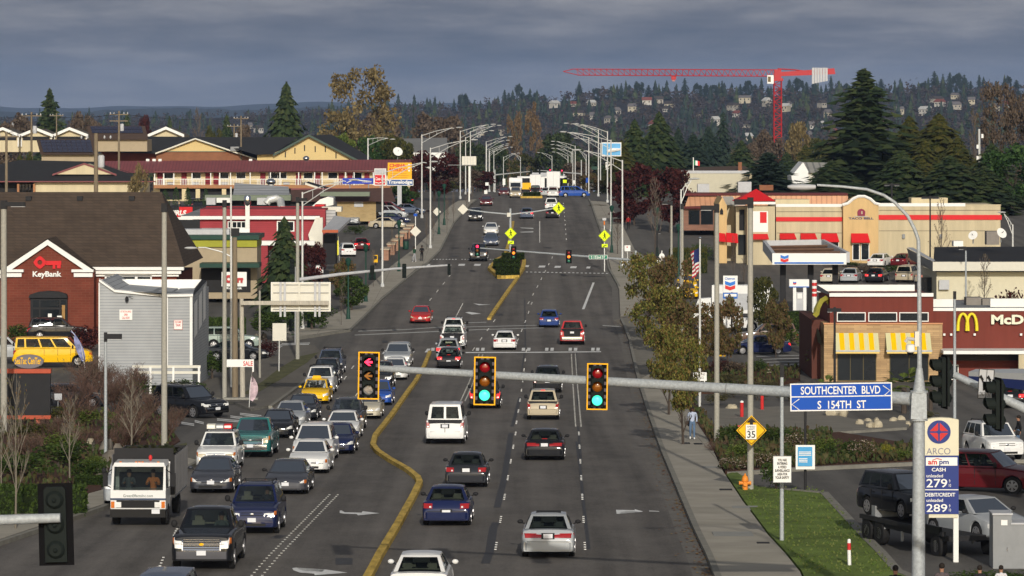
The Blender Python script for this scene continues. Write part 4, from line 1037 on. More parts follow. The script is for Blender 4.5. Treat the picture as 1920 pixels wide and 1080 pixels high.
for i,(x,Y,ty,tx,tt) in enumerate(((1078.5,800,273,1037,265),(1074,850,279,1036,271),(1071,900,284,1037,278),(1065,950,292,1038,285))):
 lamp(x,Y,ty,tx,tt,'one of the far right street lamps, '+('nearest and tallest','second','third','farthest')[i]+' of their cluster',GR_)
lamp(1099,760,290,1082,281,'right street lamp with a small arm between cluster and lone lamp',GR_)
lamp(1035,1020,292,1010,286,'small far street lamp at the head of the road, right of its centre',GR_)
lamp(1277,330,355,1302,335,'white street lamp leaning its short arm right above the flagpole',GR_)
lamp(690,620,259,736,261,'street lamp on a wooden post behind the maroon hotel roof',None,rad=.14)
lamp(1899,420,421,1878,398,'short armed lamp at the far right end of the restaurant wall',GR_)
# lamp on a silver pole by the service pole,arm to the left and down
b=GX(434,262);r=thing('street_lamp','silver pole whose lamp arm reaches left over the drive through kiosk','street lamp',b);q=MB();q.path([b,W(433,350,262)],[.10,.06],M_['alu'],10);q.build('pole_shaft',r,smooth=40)
q=MB();q.path([W(435,482,262),W(415,472,262),W(385,464,262),W(372,464,262)],[.05,.045,.04,.04],M_['alu'],8);q.build('lamp_arm',r,smooth=50);q=MB();c=W(358,465,262);q.ball(tuple(c),.45,.16,.09,M_['alu'],12,6);q.build('lamp_head',r,smooth=50)
# wooden service pole with the beam and the big sign seen from behind
b=GX(446,248);r=thing('service_pole','pair of weathered wooden posts with a timber beam holding the sign seen from behind','service pole',b)
q=MB();q.tube(GX(441,248.4),W(440,445,248.4),.20,.15,M_['wood'],10);q.build('post',r);q=MB();q.tube(GX(455,247.6),W(453,560,247.6),.17,.13,M_['paintedwood'],10);q.build('post',r)
q=MB();a_,b_=W(452,568,247.2),W(616,571,247.2);q.box(a_.x,b_.x,247.1,247.4,a_.z-.12,a_.z+.12,M_['paintedwood']);q.build('beam',r)
q=MB();c=W(441,440,248.4);q.box(c.x-.25,c.x+.25,248.2,248.6,c.z-.1,c.z+.4,M_['dark']);q.build('cap',r)
for x in (446,):q=MB();c=G(447,753);q.box(c.x-.9,c.x+1.2,c.y-.3,c.y+.6,c.z-.05,c.z+.22,M_['conc']);q.build('footing',r)
r=board('road_sign','large pale road sign seen from behind on the timber beam','road sign',508,620,529,584,247.6,M_['offwhite'],border=1,bm_=M_['white'])
q=MB()
for x in (526,534,591,599):
 a_,b_=W(x-2,594,247.42),W(x+2,529,247.42);q.box(a_.x,b_.x,247.42,247.5,a_.z,b_.z,M_['lgrey'])
a_,b_=W(561-1.5,584,247.42),W(561+1.5,529,247.42);q.box(a_.x,b_.x,247.44,247.5,a_.z,b_.z,M_['offwhite']);q.build('bracket',r)
q=MB()
for y in (534,549,565,580):a_,b_=W(512,y+.5,247.5),W(616,y-.5,247.5);q.box(a_.x,b_.x,247.52,247.58,a_.z,b_.z,M_['grey'])
q.build('stiffener',r)
b=G(523,700);r=thing('road_sign','upright pale sign plate seen from behind on a thin post','road sign',b);q=MB();q.tube(b,W(524,606,b.y),.04,m=M_['alu'],n=6);q.build('post',r);a_,b_=W(511,639,b.y-.1),W(537,606,b.y-.1);q=MB();q.box(a_.x,b_.x,b.y-.1,b.y-.07,a_.z,b_.z,M_['offwhite']);q.build('panel',r)
# second junction:arm with three signals and a green name plate
b=GX(1192,405);r=thing('signal_pole','signal pole with an arm over the second junction, foot hidden by the autumn tree','signal pole',b)
q=MB();q.tube(b,W(1192,470,405),.15,.12,M_['galv'],12);q.build('pole_shaft',r,smooth=40);q=MB();q.path([W(1192,488,405),W(1100,481,408),W(1000,473,412),W(898,465,416)],[.13,.11,.09,.07],M_['galv'],12);q.build('mast_arm',r,smooth=40)
signal('far signal with a red arrow over the dark pickup',W(895,469,415)+Vector((0,-.25,0)),0,'red',frame=False,arrow=False,size=1.0,checker=False)
signal('far signal showing amber beside the planted island',W(963,474,412)+Vector((0,-.25,0)),0,'amber',frame=False,size=1.02,checker=False)
signal('far signal showing amber over the right lanes',W(1066.5,481,409)+Vector((0,-.25,0)),0,'amber',frame=False,size=1.04,checker=False)
r=board('street_name_sign','small green street name plate on the second mast arm','street sign',1104,1139,478,486,406,mat('sign_green',(.0,.18,.10),.4,var=.03),border=.6,bm_=M_['white']);words(r,'S 152nd ST',1108,1135,479.6,484.6,406,M_['white'],bold=.02)
# arm over the side street on the left
b=GX(556,318);r=thing('signal_pole','pale signal pole whose arm rises right from behind the road sign','signal pole',b)
q=MB();q.tube(b,W(556,500,318),.17,.14,M_['lgrey'],12);q.build('pole_shaft',r,smooth=40);q=MB();q.path([W(556,525,318),W(640,514,320),W(740,504,323),W(845,497,326)],[.16,.13,.10,.08],M_['lgrey'],12);q.build('mast_arm',r,smooth=40)
for x,y,s_,l in ((842,505,.75,'at the tip of the pale arm'),(758,508,.95,'in the middle of the pale arm'),(698,511,.95,'nearest the pole on the pale arm')):signal('dark green signal seen from behind '+l,W(x,y,324 if x>800 else 321),pi,'none',frame=False,plate=False,size=s_)
signal('dark signal box facing away beside the concrete column',W(548,500,317),pi,'none',frame=False,plate=False,size=1.0)
signal('low dark pedestrian signal box under the pale road sign',W(545,610,316),pi*.6,'none',frame=False,plate=False,size=.8)
# crossing warning signs
def walker(q,c,s_,Y,m):
 """walking figure pictogram"""
 P_=lambda x,z:(c.x+x*s_,Y,c.z+z*s_)
 q.lathe([(.07*s_,-.004),(.07*s_,0)],P_(-.02,.36),m,10,'y')
 for a_,b_,r_ in (((0,.27),(.03,-.02),.07),((.03,-.02),(.17,-.38),.045),((.02,-.02),(-.14,-.36),.045),((.0,.22),(-.15,.02),.032),((.02,.22),(.17,.06),.032)):
  q.tube(P_(*a_),P_(*b_),r_*s_,m=m,n=5)
def diamond(name,label,px,py,half,Y,m,walk=True,back=False):
 c=W(px,py,Y);h=half/S(Y);r=thing(name,label,'warning sign',c+Vector((0,0,-h)))
 q=MB();q.prism([(c.x-h,c.z),(c.x,c.z-h),(c.x+h,c.z),(c.x,c.z+h)],Y,Y+.03,M_['offwhite'] if back else m);q.build('panel',r)
 if not back:
  q=MB();t=.93
  pts=[(c.x-h*t,c.z),(c.x,c.z-h*t),(c.x+h*t,c.z),(c.x,c.z+h*t)];P3=[(x,Y-.006,z) for x,z in pts]
  for i in range(4):q.tube(P3[i],P3[(i+1)%4],.012,m=M_['blk'],n=4)
  q.build('border',r)
 if walk:q=MB();walker(q,c,h*1.25,Y-.02,M_['blk']);q.build('walking_figure',r)
 return r
Yc=452
b=GX(957,Yc);r=thing('sign_mast','grey mast on the planted island with an arm to each side','sign mast',b)
q=MB();q.tube(b,W(957,391,Yc),.16,.12,M_['galv'],12);q.build('mast_shaft',r,smooth=40)
for x,y in ((868,392),(1046,390)):q=MB();q.path([W(957,402,Yc),W((957+x)/2,398 if x<900 else 397,Yc),W(x,y,Yc)],[.09,.08,.07],M_['galv'],10);q.build('mast_arm',r,smooth=40)
q=MB();c=W(954,403,Yc);q.box(c.x-.2,c.x+.2,Yc-.4,Yc-.2,c.z-.2,c.z+.25,M_['offwhite']);q.build('control_box',r)
diamond('warning_sign','yellow walking figure sign at the tip of the right mast arm',1047.5,390.5,12,Yc-.3,M_['fluo'])
diamond('warning_sign','blank diamond sign seen from behind at the tip of the left mast arm',868,392.5,10,Yc-.3,M_['fluo'],walk=False,back=True)
diamond('warning_sign','yellow walking figure sign on the mast in the planted island',957.5,437.5,11.5,Yc-.35,M_['fluo'])
diamond('warning_sign','yellow walking figure sign on the right kerb',1133.5,442,11.5,420,M_['fluo'])
def plate_(name,label,px,py,w,h,Y,m,arrow=False,cat='sign plate',group=None):
 r=board(name,label,cat,px-w/2,px+w/2,py-h/2,py+h/2,Y,m)
 if arrow:q=MB();q.path([W(px+w*.3,py-h*.2,Y-.03),W(px-w*.3,py+h*.3,Y-.03)],[.04,.04],M_['blk'],5);q.build('arrow',r)
 return r
plate_('arrow_plate','lime arrow plate under the sign on the planted island',958,454.5,11,6,Yc-.35,M_['fluo'],True);plate_('arrow_plate','lime arrow plate under the sign on the right kerb',1134,460.5,11,6,420,M_['fluo'],True)
b=GX(1133.5,420.3);r=thing('sign_post','white post with a small solar panel holding the right kerb walking sign','sign post',b);q=MB();q.tube(b,W(1133,412,420.3),.05,m=M_['white'],n=8);q.build('post',r);c=W(1133,411,420.3);q=MB();q.box(c.x-.2,c.x+.2,420,420.5,c.z-.12,c.z+.14,M_['lgrey']);q.build('solar_panel',r);q=MB();c=W(1133,418,420.3);q.box(c.x-.07,c.x+.07,420,420.4,c.z-.2,c.z+.2,M_['amber']);q.build('beacon',r)
diamond('warning_sign','blank white diamond sign seen from behind at the bus stop',779,434,10.5,440,M_['fluo'],walk=False,back=True)
diamond('warning_sign','smaller pale diamond sign seen from behind beside a lamp foot',819,397,8,540,M_['fluo'],walk=False,back=True)
b=G(779,470);r=thing('sign_post','thin pale post behind the white diamond at the bus stop','sign post',b);q=MB();q.tube(b,W(779,400,b.y),.05,m=M_['white'],n=8);q.build('post',r);c=W(779,403,b.y);q=MB();q.box(c.x-.2,c.x+.2,c.y-.05,c.y+.05,c.z-.15,c.z+.15,M_['blue']);q.build('small_plate',r)
b=G(1177,500);r=thing('road_sign','small white yield ahead plate right of the nearest right street lamp','road sign',b);q=MB();q.tube(b,W(1176,460,b.y),.04,m=M_['alu'],n=6);q.build('post',r)
a_,c_=W(1171,471,b.y-.1),W(1182,460,b.y-.1);q=MB();q.box(a_.x,c_.x,b.y-.12,b.y-.08,a_.z,c_.z,M_['white']);q.build('panel',r);q=MB();c=W(1176,464,b.y);q.prism([(c.x-.1,c.z+.1),(c.x+.1,c.z+.1),(c.x,c.z-.08)],b.y-.14,b.y-.13,M_['red']);q.build('symbol',r)
b=G(1273,640);r=thing('road_sign','white speed limit plate beside the concrete column on the right','road sign',b);q=MB();q.tube(b,W(1272,538,b.y),.05,m=M_['alu'],n=6);q.build('post',r)
a_,c_=W(1268,559,b.y-.1),W(1278,539,b.y-.1);q=MB();q.box(a_.x,c_.x,b.y-.12,b.y-.08,a_.z,c_.z,M_['white']);q.build('panel',r);words(r,'35',1269.5,1276.5,549,557,b.y-.12,M_['blk'],bold=.02);words(r,'SPEED\nLIMIT',1269.5,1276.5,541,547,b.y-.12,M_['blk'])
# far signals and signs at the head of the road
b=GX(1090,830);r=thing('signal_pole','distant signal pole with an arm and two red signals at the far junction','signal pole',b);q=MB();q.tube(b,W(1090,300,830),.14,.1,M_['alu'],8);q.build('pole_shaft',r);q=MB();q.path([W(1090,326,830),W(1008,319,840)],[.14,.09],M_['alu'],8);q.build('mast_arm',r)
signal('distant red signal next to the lime plate at the far junction',W(1031.5,322.5,835),0,'red',frame=False,checker=False,size=1.0);signal('distant red signal right of the white box lorry',W(1053.5,323.5,833),0,'red',frame=False,checker=False,size=1.0)
b=GX(928,830);r=thing('signal_pole','distant signal pole with an arm from the left at the far junction','signal pole',b);q=MB();q.tube(b,W(928,318,830),.14,.1,M_['alu'],8);q.build('pole_shaft',r);q=MB();q.path([W(928,328,830),W(998,321,840)],[.14,.09],M_['alu'],8);q.build('mast_arm',r)
for x in (996,1012):signal('distant dark signal seen from behind, '+('left' if x<1000 else 'right')+' one of a pair over the lorries',W(x,321,838),pi,'none',frame=False,plate=False,size=1.0)
plate_('sign_plate','small lime plate hanging at the far junction',1029,325,5,5,830,M_['fluo'])
for x,y,w,h,m_,l in ((945,341,5,12,'white','small white banner sign on a far left lamp'),(959,337,4,8,'white','tiny white sign beside the far traffic'),(913,345,6,6,'white','small red ringed plate on the far left kerb'),(911,362,6,10,'white','white notice on the far left kerb'),(1113,349,13,9,'white','white traffic sign beside a far right lamp'),(1101,338,5,9,'blue','small blue sign beside a far right lamp'),(1076,342,4,8,'white','tiny white sign left of the far right lamps'),(1059,340,7,6,'fluo','small lime sign beside the white lorry'),(1141,311,11,14,'white','pale shop pylon below the blue billboard'),(1116,315,14,6,'green','teal shop fascia behind the far right lamps')):
 plate_('road_sign',l,x,y,w,h,700,M_[m_],cat='road sign')
# pedestrian warning and speed signs near the camera
c=W(1409,807,165.2);h=28.5/S(165.2)
r=thing('warning_sign','yellow diamond speed limit ahead sign on the thick concrete column','warning sign',c+Vector((0,0,-h)))
q=MB();q.prism([(c.x-h,c.z),(c.x,c.z-h),(c.x+h,c.z),(c.x,c.z+h)],165.2,165.23,M_['signy']);q.build('panel',r)
q=MB();t=.90;P3=[(x,165.19,z) for x,z in ((c.x-h*t,c.z),(c.x,c.z-h*t),(c.x+h*t,c.z),(c.x,c.z+h*t))]
for i in range(4):q.tube(P3[i],P3[(i+1)%4],.013,m=M_['blk'],n=4)
q.build('border',r);q=MB();s_=S(165.2);q.prism([(c.x-9/s_,c.z+15/s_),(c.x,c.z+24/s_),(c.x+9/s_,c.z+15/s_)],165.16,165.18,M_['blk']);q.box(c.x-3/s_,c.x+3/s_,165.16,165.18,c.z+10.5/s_,c.z+15/s_,M_['blk']);q.build('arrow',r)
q=MB();a_,b_=W(1398.5,823.5,165.1),W(1418,796.5,165.1);q.box(a_.x,b_.x,165.1,165.15,a_.z,b_.z,M_['white']);q.build('inset_plate',r);words(r,'35',1401,1416,808,821,165.1,M_['blk'],bold=.01);words(r,'SPEED\nLIMIT',1401,1416,798.5,806.5,165.1,M_['blk'])
r=board('notice_sign','white surveillance notice on the slim grey column','notice',1449.5,1484,855,905,139.2,M_['white'],border=.8,bm_=M_['grey']);words(r,'YOU ARE\nENTERING\nA VIDEO\nSURVEILLANCE\nAREA FOR\nYOUR SAFETY',1453,1480.5,860,898,139.2,M_['trim'],bold=.03)
r=board('poster_board','white framed light blue poster board on a dark post','poster board',1492,1528,834.5,880,165.2,M_['white']); 
q=MB();a_,b_=W(1496,874,165.17),W(1523,838,165.17);q.box(a_.x,b_.x,165.15,165.19,a_.z,b_.z,mat('poster_blue',(.07,.33,.62),.5,var=.08));q.build('poster',r)
q=MB()
for i,y in enumerate((847.5,850.5,853.5,860,863,866)):a_,b_=W(1498,y+.9,165.12),W(1521 if i<3 else 1514,y-.6,165.12);q.box(a_.x,b_.x,165.13,165.145,a_.z,b_.z,M_['white'])
q.build('poster_lines',r)
# hydrant,marker post,cabinets
b=G(1397,925);r=thing('fire_hydrant','orange fire hydrant at the foot of the thick concrete column','hydrant',b);OR=mat('hydrant_orange',(.75,.25,.03),.5,var=.08)
q=MB();q.lathe([(.16,0),(.16,.05),(.115,.07),(.115,.50),(.15,.52),(.15,.56),(.12,.57)],tuple(b),OR,14);q.build('barrel',r,smooth=40);q=MB();q.lathe([(.14,.56),(.13,.64),(.09,.72),(.035,.76),(.035,.82),(.01,.83)],tuple(b),OR,12);q.build('bonnet',r,smooth=40)
for s_ in (-1,1):q=MB();q.lathe([(.065,0),(.065,s_*.10),(.08,s_*.10),(.08,s_*.15),(.03,s_*.16)],(b.x+s_*.10,b.y,b.z+.43),OR,10,'x');q.build('side_outlet',r)
q=MB();q.lathe([(.08,0),(.08,-.10),(.09,-.10),(.09,-.15)],(b.x,b.y-.09,b.z+.40),OR,10,'y');q.build('front_outlet',r)
b=G(1593,1068);r=thing('marker_post','white marker post with a red band in the verge','marker post',b);q=MB();q.path([b,W(1592,1030,b.y),W(1592,1014,b.y)],[.06,.058,.058],M_['white'],10);q.ball(tuple(W(1592,1013,b.y)),.058,.058,.05,M_['white'],10,6);q.build('post',r);q=MB();q.tube(W(1592,1031,b.y),W(1592,1018,b.y),.061,m=M_['red'],n=10);q.build('red_band',r)
for x0,x1,y0,y1,l in ((1862,1897,962,1062,'tall grey utility cabinet at the right bottom edge'),(1897,1930,980,1066,'lower grey utility cabinet beside the tall one')):
 a_,b_=W(x0,y1,131),W(x1,y0,131);r=thing('utility_cabinet',l,'cabinet',(a_.x,131,gz(131)),0,'utility cabinets');q=MB();q.box(a_.x,b_.x,131,132,gz(131),b_.z-.06,M_['grey']);q.build('casing',r);q=MB();q.box(a_.x-.03,b_.x+.03,130.95,132.05,b_.z-.06,b_.z,M_['lgrey']);q.build('lid',r);q=MB();q.box(b_.x-.16,b_.x-.13,130.97,131,a_.z+.5,a_.z+.62,M_['chrome']);q.build('handle',r)
r=board('notice_sticker','white sticker with a warning mark on the tall cabinet','sticker',1877,1889,975,985,130.97,M_['white'],th=.01)
r=thing('manhole_boxes','pale utility box lids set in the right pavement','utility lids',G(1300,900));q=MB()
for x,y,w,h in ((1398,959,22,3),(1375,1011,34,5),(1331,883,12,2)):p1,p2=G(x-w,y+h),G(x+w,y-h);q.box(p1.x,p2.x,p1.y,p2.y,gz(p1.y)+.12,gz(p1.y)+.155+(gz(p2.y)-gz(p1.y)),mat('lid_concrete',(.27,.27,.25),.8))
q.build('lid',r);q=MB()
for x,y in ((1361,925),(1431,1026),(1286,837),(1309,838)):p1,p2=G(x-11 if y>900 else x-7,y+.8),G(x+11 if y>900 else x+7,y-.8);q.box(p1.x,p2.x,p1.y,p2.y,gz(p1.y)+.13,gz(p1.y)+.165,M_['dark']);q.build('grating',r);q=MB()
# fuel price pylon
Yp=133
b=GX(1792,Yp);r=thing('price_pylon','cream and blue fuel price pylon on a white post','price pylon',b);s_=S(Yp)
CREAM=mat('pylon_cream',(.66,.62,.47),.5,var=.04)
q=MB();a_,c_=W(1787.5,1063,Yp+.15),W(1797,965,Yp+.15);q.box(a_.x,c_.x,Yp+.1,Yp+.3,gz(Yp),c_.z,M_['white']);q.build('post',r)
q=MB();L,R2=W(1734,0,Yp).x,W(1797.5,0,Yp).x;zz=lambda y:W(0,y,Yp).z
q.prism([(L,zz(854)),(R2,zz(854)),(R2,zz(787)),(L+(R2-L)*.75,zz(784)),(L+(R2-L)*.5,zz(783)),(L+(R2-L)*.25,zz(784)),(L,zz(787))],Yp,Yp+.35,CREAM);q.build('logo_panel',r)
q=MB();q.box(L,R2,Yp+.005,Yp+.35,zz(964),zz(854),M_['dblue']);q.build('price_panel',r);q=MB();q.box(L+.14,R2-.02,Yp+.04,Yp+.3,zz(971),zz(964.2),CREAM);q.build('base_panel',r)
q=MB();c=W(1760.5,810,Yp);R_o=22/s_;q.lathe([(R_o,-.012),(R_o,0)],(c.x,Yp,c.z),M_['dblue'],32,'y')
for sx in (-1,1):
 for sz in (-1,1):
  g_=1.6/s_;k_=17.5/s_;kk=.45
  P_=[(c.x+sx*g_,c.z+sz*g_*2.4),(c.x+sx*g_*2.4,c.z+sz*g_),(c.x+sx*k_,c.z+sz*g_),(c.x+sx*g_,c.z+sz*k_)]
  q.prism(P_,Yp-.022,Yp-.014,M_['red'])
q.build('emblem',r);words(r,'ARCO',1737,1782,840,852,Yp,mat('lettering_slate',(.2,.2,.26),.5),bold=.0)
q=MB();a_,c_=W(1736,873,Yp),W(1795,857.5,Yp);q.box(a_.x,c_.x,Yp-.012,Yp-.002,a_.z,c_.z,M_['white']);q.path([W(1748,863,Yp-.03),W(1757,859.5,Yp-.03),W(1766,862,Yp-.03)],[.012]*3,M_['red'],5);q.build('shop_strip',r)
words(r,'am',1740,1757,864,871,Yp-.012,M_['red'],bold=.03);words(r,'pm',1761,1779,864,873,Yp-.012,M_['dblue'],bold=.03)
words(r,'CASH',1747,1773,877,884,Yp,M_['white'],bold=.02);words(r,'unleaded',1737,1768,889,895,Yp,M_['white'],bold=.01);words(r,'279',1737,1776,898,914,Yp,M_['white'],bold=.01);words(r,'9\n10',1779,1783,899,913,Yp,M_['white'])
q=MB();a_,c_=W(1734,919,Yp),W(1797,917.5,Yp);q.box(a_.x,c_.x,Yp-.008,Yp+.003,a_.z,c_.z,M_['white']);q.build('divider',r)
words(r,'DEBIT/CREDIT',1734.5,1791,924,931,Yp,M_['white'],bold=.02);words(r,'unleaded',1737,1768,935,941,Yp,M_['white'],bold=.01);words(r,'289',1737,1776,945,960,Yp,M_['white'],bold=.01);words(r,'9\n10',1779,1783,946,959,Yp,M_['white'])
# service poles with crossarms far left
def upole(px,Y,ty,label,w=.16,trafo=True,arms=1):
 b=GX(px,Y);t=W(px,ty,Y);r=thing('service_pole',label,'service pole',b,0,'distant service poles');q=MB();q.tube(b,t,w*1.2,w*.8,M_['wood'],8);q.build('pole_shaft',r)
 for k in range(arms):q=MB();z=t.z-.5-.9*k;q.box(t.x-1.3,t.x+1.3,t.y-.08,t.y+.08,z-.07,z+.07,M_['wood']);q.build('crossarm',r)
 q=MB();[q.lathe([(.05,0),(.09,.1),(.05,.25)],(t.x+d,t.y,t.z-.43),M_['lgrey'],6) for d in (-1.2,-.7,.7,1.2)];q.build('insulator',r)
 if trafo:q=MB();q.lathe([(.26,0),(.28,.1),(.28,.9),(.2,1.0)],(t.x+.45,t.y-.2,t.z-2.8),M_['lgrey'],10);q.build('transformer',r,smooth=40)
 return r
upole(180,330,250,'bare wooden pole rising behind the brown bank roof',.2,True,0);upole(223,560,208,'wooden service pole with twin transformers before the solar roofs',.16,True,2);upole(59,520,210,'wooden service pole left of the solar roof',.16,True,1);upole(12,420,247,'wooden service pole near the left edge',.16,False,1);upole(452,700,217,'far service pole left of the tall conifer',.16,False,1);upole(106,760,212,'pair of far service poles beside the big dark conifer, left one',.14,False,1);upole(439,760,232,'short far service pole with a transformer',.14,True,1)
q=MB()
for a_,b_ in ((W(223,213,560),W(452,222,700)),(W(59,214,520),W(223,213,560)),(W(12,250,420),W(59,214,520)),(W(-60,212,480),W(59,214,520)),(W(452,222,700),W(600,235,760))):
 for o_ in (-1.0,1.0):
  P_=[a_.lerp(b_,k/8)+Vector((0,o_,-6*(k/8)*(1-k/8)*.35)) for k in range(9)];q.path(P_,[.018]*9,M_['dark'],4)
w_=q.build('overhead_wires');tag(w_,'thin black wires strung between the distant service poles','wires')
# ---------------------------------------------------------------- buildings
def pbox(q,x0,x1,yt,yb,Y,d,m,fwd=0.0):
 """box whose front face fills the photo rectangle at distance Y, running d metres back"""
 a,b=W(x0,yb,Y),W(x1,yt,Y);return q.box(a.x,b.x,Y-fwd,Y+d,a.z,b.z,m)
def bl_(name,label,px,Y,cat='building',group=None):return thing(name,label,cat,GX(px,Y),0,group)
def part(r,name,x0,x1,yt,yb,Y,d,m,fwd=0.0,smooth=None):
 q=MB();pbox(q,x0,x1,yt,yb,Y,d,m,fwd);return q.build(name,r)
def window(r,x0,x1,yt,yb,Y,fm=None,t=1.2,glass=None,mull=0):
 """frame (with its pane as a sub-part) standing 4 cm proud of the wall"""
 fm=fm or M_['white'];s=S(Y);a,b=W(x0,yb,Y),W(x1,yt,Y);tt=t/s;q=MB()
 for c in ((a.x,b.x,b.z-tt,b.z),(a.x,b.x,a.z,a.z+tt),(a.x,a.x+tt,a.z+tt,b.z-tt),(b.x-tt,b.x,a.z+tt,b.z-tt)):q.box(c[0],c[1],Y-.06,Y+.02,c[2],c[3],fm)
 for k in range(mull):x=a.x+(b.x-a.x)*(k+1)/(mull+1);q.box(x-tt/2,x+tt/2,Y-.055,Y+.02,a.z+tt,b.z-tt,fm)
 f=q.build('window',r);g=MB();g.box(a.x+tt,b.x-tt,Y-.025,Y+.015,a.z+tt,b.z-tt,glass or M_['glass']);g.build('pane',f);return f
BRICK=brickmat('red_brick',(.165,.042,.026),(.14,.035,.021),(.16,.07,.05),.6,.2,.012)
SHING=brickmat('brown_shingle',(.088,.064,.048),(.070,.052,.040),(.055,.042,.033),.6,.22,.02)
SHDK=mat('dark_shingle',(.032,.033,.036),.85,var=.2,scale=2)
SIDE=wavemat('grey_lap_siding',(.35,.365,.38),(.17,.18,.19),5.2,'Z',sharp=.13)
SIDER=wavemat('crimson_lap_siding',(.30,.035,.045),(.17,.02,.025),5,'Z',sharp=.14)
CRM=mat('cream_stucco',(.58,.50,.33),.85,var=.14,scale=.5,stretch=(1.6,1.6,.16));BEI=mat('beige_stucco',(.50,.43,.29),.85,var=.16,scale=.9,stretch=(1.6,1.6,.16));TAN=mat('tan_stucco',(.38,.31,.21),.85,var=.08)
OCH=mat('ochre_stucco',(.56,.39,.19),.85,var=.16,scale=.9,stretch=(1.6,1.6,.2));MRD=mat('maroon_metal',(.19,.055,.06),.5,var=.08);MAR=wavemat('maroon_rib_roof',(.20,.06,.065),(.15,.045,.05),2.0,'X',sharp=.3,rough=.5)
AWR=mat('red_awning',(.60,.015,.02),.55,var=.05);HB=mat('brown_red_panel',(.15,.030,.020),.7,var=.16,scale=.9,stretch=(1.6,1.6,.16));STN=brickmat('tan_ledge_stone',(.50,.34,.18),(.36,.24,.13),(.22,.15,.09),.9,.14,.008)
TANB=brickmat('tan_brick',(.38,.28,.14),(.32,.23,.11),(.34,.28,.18),.5,.18,.012);ROOFG=mat('flat_roof_grey',(.22,.23,.24),.85,var=.3,scale=.5);ROOFB=mat('flat_roof_black',(.02,.02,.022),.7,var=.2,scale=.5)
SAGE=mat('sage_fascia',(.17,.20,.15),.7,var=.1);CORR=wavemat('corrugated_metal',(.42,.43,.44),(.26,.27,.28),3.2,'Z',sharp=.35,rough=.4)
# --- bank with the brown hip roof
Y=318;r=bl_('bank_building','red brick bank with a steep brown shingle roof and white gable over its entrance',90,Y)
part(r,'wall',-60,331,516,660,Y,16,BRICK)
q=MB();e0,e1=W(-60,503,Y-.6),W(346,500,Y-.6);k1=W(303,360,Y+9);k0=W(-60,360,Y+9);b1=Vector((e1.x,Y+18.6,e1.z));b0=Vector((e0.x,Y+18.6,e0.z))
q.quad(e0,e1,k1,k0,SHING);q.add([e1,b1,k1],[(0,1,2)],SHING);q.quad(b1,b0,k0,k1,SHING);q.build('roof',r)
q=MB()
for (yt,yb,f_) in ((500,506,.75),(507,513,.55),(513,518,.3)):a0,b0_=W(168,yb,Y),W(346-(yt-500)*.8,yt,Y);q.box(a0.x,b0_.x,Y-f_,Y+.0-.01,a0.z,b0_.z,M_['white'])
q.build('cornice',r);q=MB()
for (yt,yb,f_) in ((506,513,.75),(513,521,.5)):a0,b0_=W(-60,yb,Y),W(10,yt,Y);q.box(a0.x,b0_.x,Y-f_,Y-.01,a0.z,b0_.z,M_['white'])
q.build('cornice',r)
q=MB();f=Y-2.0;P_=[W(8,660,f),W(176,660,f),W(176,507,f),W(90,452,f),W(8,505,f)];q.prism([(p.x,p.z) for p in P_],f,Y+1,BRICK);g=q.build('entrance_gable',r)
q=MB()
for s_ in (-1,1):
 tip=W(90,449,f);tip2=W(90,459,f);eo=W(90+s_*84,505,f);ei=W(90+s_*73,509,f)
 q.add([(tip.x,f-.35,tip.z),(eo.x,f-.35,eo.z),(ei.x,f-.35,ei.z),(tip2.x,f-.35,tip2.z),(tip.x,f-.01,tip.z),(eo.x,f-.01,eo.z),(ei.x,f-.01,ei.z),(tip2.x,f-.01,tip2.z)],[(0,1,2,3),(4,5,6,7),(0,1,5,4),(1,2,6,5),(2,3,7,6),(3,0,4,7)],M_['white'])
 for (a1,a2,yt,yb,d_) in ((45,86,505,510,.4),(49,84,512,519,.25)):pbox(q,90+(a1 if s_>0 else -a2),90+(a2 if s_>0 else -a1),yt,yb,f,.0-.01+.01,M_['white'],d_)
q.build('gable_trim',r)
q=MB();tip=W(90,447,f); 
for s_ in (-1,1):
 eo=W(90+s_*86,506,f);q.quad((tip.x,f-.4,tip.z),(eo.x,f-.4,eo.z),(eo.x,Y+1.5,eo.z),(tip.x,Y+6,tip.z),SHING)
q.build('gable_roof',r)
q=MB();pbox(q,58,127,556,640,f,.1,M_['dark'],.35);fr_=q.build('entrance_frame',r)
for (x0,x1,yt,yb) in ((62,73,563,576),(76,111,563,576),(114,124,563,576),(62,73,580,640),(76,111,580,640),(114,124,580,640)):part(r,'entrance_glass',x0,x1,yt,yb,f-.36,.02,M_['glass'],.02)
q=MB();P_=[(55,558),(128,558),(126,551),(110,546),(92,545),(72,547),(57,552)];q.prism([(W(x,y,f).x,W(x,y,f).z) for x,y in P_],f-.6,f,M_['dark']);q.build('entrance_canopy',r)
q=MB();pbox(q,116,122,572,640,f-.4,.02,mat('door_timber',(.32,.18,.06),.6),.02);pbox(q,90,97,588,596,f-.4,.02,M_['white'],.02);pbox(q,107,117,592,597,f-.4,.02,M_['white'],.02);pbox(q,85,101,596,600,f-.4,.02,M_['red'],.02);q.build('door_posters',r)
for x in (55,151,248):q=MB();c=W(x,371,Y+8.6);q.box(c.x-.2,c.x+.25,c.y-.9,c.y-.3,c.z-.22,c.z+.15,M_['dark']);q.build('roof_vent',r)
f2=f-.05;q=MB();c=W(75,492,f2);s_=S(f2);RR=12/s_
ring=[(c.x+RR*cos(a)*(1.0-.16*abs(sin(2*a))),c.z+RR*sin(a)*(1.0-.16*abs(sin(2*a)))) for a in [k*pi/12 for k in range(24)]];inn=[(c.x+4.5/s_*cos(k*pi/12),c.z+4.5/s_*sin(k*pi/12)) for k in range(24)]
